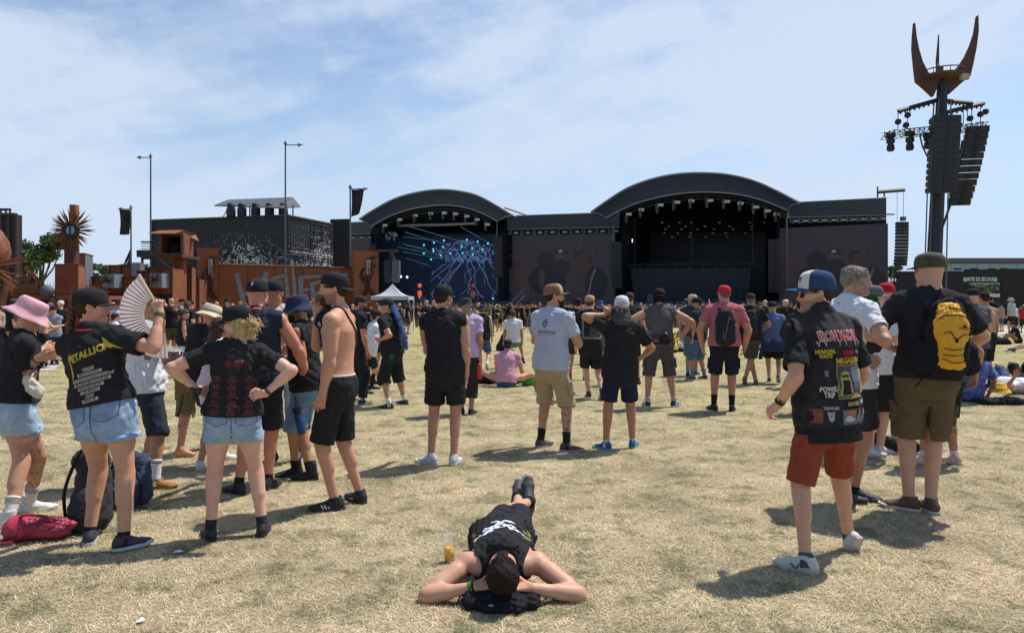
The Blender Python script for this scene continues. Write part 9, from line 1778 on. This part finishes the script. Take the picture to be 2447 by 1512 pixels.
cols=[('black',(.013,.013,.015))]*14+[('black',(.014,.014,.016)),('black',(.02,.02,.024)),('black',(.012,.012,.013)),('black',(.016,.014,.014)),('white',(.62,.63,.66)),('grey',(.17,.18,.20)),('red',(.40,.04,.045)),('blue',(.08,.14,.30)),('pink',(.50,.26,.32)),('tan',(.36,.29,.20)),('black',(.014,.014,.016)),('green',(.06,.20,.08))]
hats=[('black',BLACK)]*7+[('black',BLACK),('black',(.02,.02,.022)),('cream',(.52,.46,.34)),('white',(.6,.6,.6)),('red',(.4,.03,.03)),('grey',(.10,.10,.11)),('olive',(.07,.08,.04)),('orange',(.55,.14,.03))]
bots=[('black',(.014,.014,.016)),('black',(.02,.02,.02)),('denim',(.06,.10,.18)),('khaki',(.26,.20,.12)),('olive',(.08,.07,.04))]
spots=[];rc=random.Random(77)
def zone(px,Y):
 a='near bar' if px<500 else 'by sign wall' if px<860 else 'before left stage' if px<1200 else 'before middle screen' if px<1480 else 'before right stage' if px<1860 else 'before right screen' if px<2120 else 'by exit wall'
 return ('front ' if Y<34 else 'mid ' if Y<46 else 'deep ')+a
while len(spots)<215:
 px=rc.uniform(-20,2440);Y=24+36*rc.random()**.75
 if px<520:Y=rc.uniform(20.5,26.5)
 elif px<870:Y=rc.uniform(24,40)
 if px>2130:
  if rc.random()<.55:continue
  Y=rc.uniform(34,56)
 if 1180<px<1700 and Y<33:continue
 if px>500 and Y<28 and rc.random()<.5:continue
 X=(px-CXP)/FPX*Y
 if any((X-a)**2+(Y-b)**2<.5 for a,b,_ in spots):continue
 if abs(px-2231)<40 and 33<Y<39:continue
 if abs(px-938)<75 and 41<Y<47:continue
 if px<520 and Y>26.3:continue
 spots.append((X,Y,px))
spots.sort(key=lambda s:s[1]);used_lb=set()
for i,(X,Y,px) in enumerate(spots):
 k=i if i<10 else rc.randrange(10);sp=dict(spec[k]);face=rc.gauss(-6 if px>1000 else -20,30)+(rc.choice((0,0,0,0,90,-90,170)))
 if px<520:face=rc.uniform(-180,180)
 kinds={0:'cap',3:'sun hat',4:'cap',6:'sun hat',7:'cap',9:'bandana'}.get(k)
 for tr in range(60):
  cn,cc_=rc.choice(cols);hn,hc_=rc.choice(hats);bn,bc_=rc.choice(bots)
  ht='%s %s'%(hn,kinds) if kinds else 'long hair' if k==2 else 'short hair';lb='person in %s top, %s shorts, %s, %s, %s'%(cn,bn,ht,('facing away','facing left','facing us','facing right')[int(((face+45)%360)//90)],zone(px,Y))
  if lb not in used_lb:break
 used_lb.add(lb);sh_m,ha_m,bo_m=cloth(cc_),cloth(hc_,'hat'),cloth(bc_)
 if i<10:
  s0=sp.pop('sleeve0',False);J=person('x',fl=(X-.12,Y,0),fr=(X+.12,Y,0),H=1.75,yaw=0,seed=300+i,shirt=dict(sleeve=0 if s0 else .6,loose=.7),bottom=dict(len=.95 if i%3 else 1.8,loose=.7),shoes=dict(**SHB),**sp,**PV);b=J['body'];protos.append(b);b.rotation_euler=(0,0,R(face))
  for ch in b.children:
   kd=ch.name.split('.')[0];mm={'t_shirt':sh_m,'shorts':bo_m,'cap':ha_m,'bucket_hat':ha_m,'bandana':ha_m}.get(kd)
   if mm and len(ch.material_slots):ch.material_slots[0].link='OBJECT';ch.material_slots[0].material=mm
 else :b=copy_person(protos[k],(X,Y,0),R(face),{'t_shirt':sh_m,'shorts':bo_m,'cap':ha_m,'bucket_hat':ha_m,'bandana':ha_m},rc.uniform(.92,1.07))
 tag(b,lb,'person','people standing in the crowd')
def far_crowd():
 r=np.random.default_rng(9);Vv,Ff,Cc=[],[],[];base=0
 hs_=[(math.cos(a),math.sin(a)) for a in np.linspace(0,2*math.pi,7)[:-1]]
 pal=[(.014,.014,.016)]*30+[(.02,.02,.03)]*3+[(.6,.6,.62)]*2+[(.4,.05,.05),(.1,.16,.32),(.25,.25,.26),(.42,.3,.2),(.55,.3,.35),(.5,.4,.08)];hp_=[(.02,.018,.016)]*14+[(.08,.05,.03),(.3,.2,.1),(.5,.45,.36),(.6,.6,.6),(.4,.04,.04)];skn=[(.42,.24,.17),(.5,.29,.21),(.3,.17,.11)]
 n=0
 while n<1500:
  Y=r.uniform(52,88);px=r.uniform(560,2180);X=(px-CXP)/FPX*Y;p=V(X,Y,0)
  if (p-SA).dot(SNn)<8.5:continue
  H=r.uniform(1.6,1.85);top=pal[r.integers(len(pal))];hat=hp_[r.integers(len(hp_))];sk=skn[r.integers(3)]
  prof=[(.13,.0,sk),(.17,.85,(.03,.03,.03)),(.19,1.0,top),(.22,1.40,top),(.07,1.50,sk),(.10,1.58,sk),(.11,1.68,hat),(.09,1.76,hat),(.01,1.79,hat)]
  for (rad,z,c) in prof:
   wx,wy=(1.15,.7) if .5<z<1.5 else (.85,1)
   for (cx_,cy_) in hs_:Vv.append((X+cx_*rad*wx,Y+cy_*rad*wy,z*H/1.79));Cc.append(c)
  for j in range(len(prof)-1):
   for q in range(6):Ff.append((base+j*6+q,base+j*6+(q+1)%6,base+(j+1)*6+(q+1)%6,base+(j+1)*6+q))
  base+=6*len(prof);n+=1
 o=np_mesh('crowd',np.array(Vv),np.array(Ff),mat('crowd_clothes',(.05,.05,.05),rough=.85,attr='Col'),col=np.array(Cc));tag(o,'packed distant festival crowd at the foot of the stages','crowd',kind='stuff')
far_crowd()
for o in bpy.data.objects:
 if 'label' in o and o.parent is None and len(o['label'].split())>16:print('LONG',o.name,o['label'])
print('script',round(time.time()-T0,1))
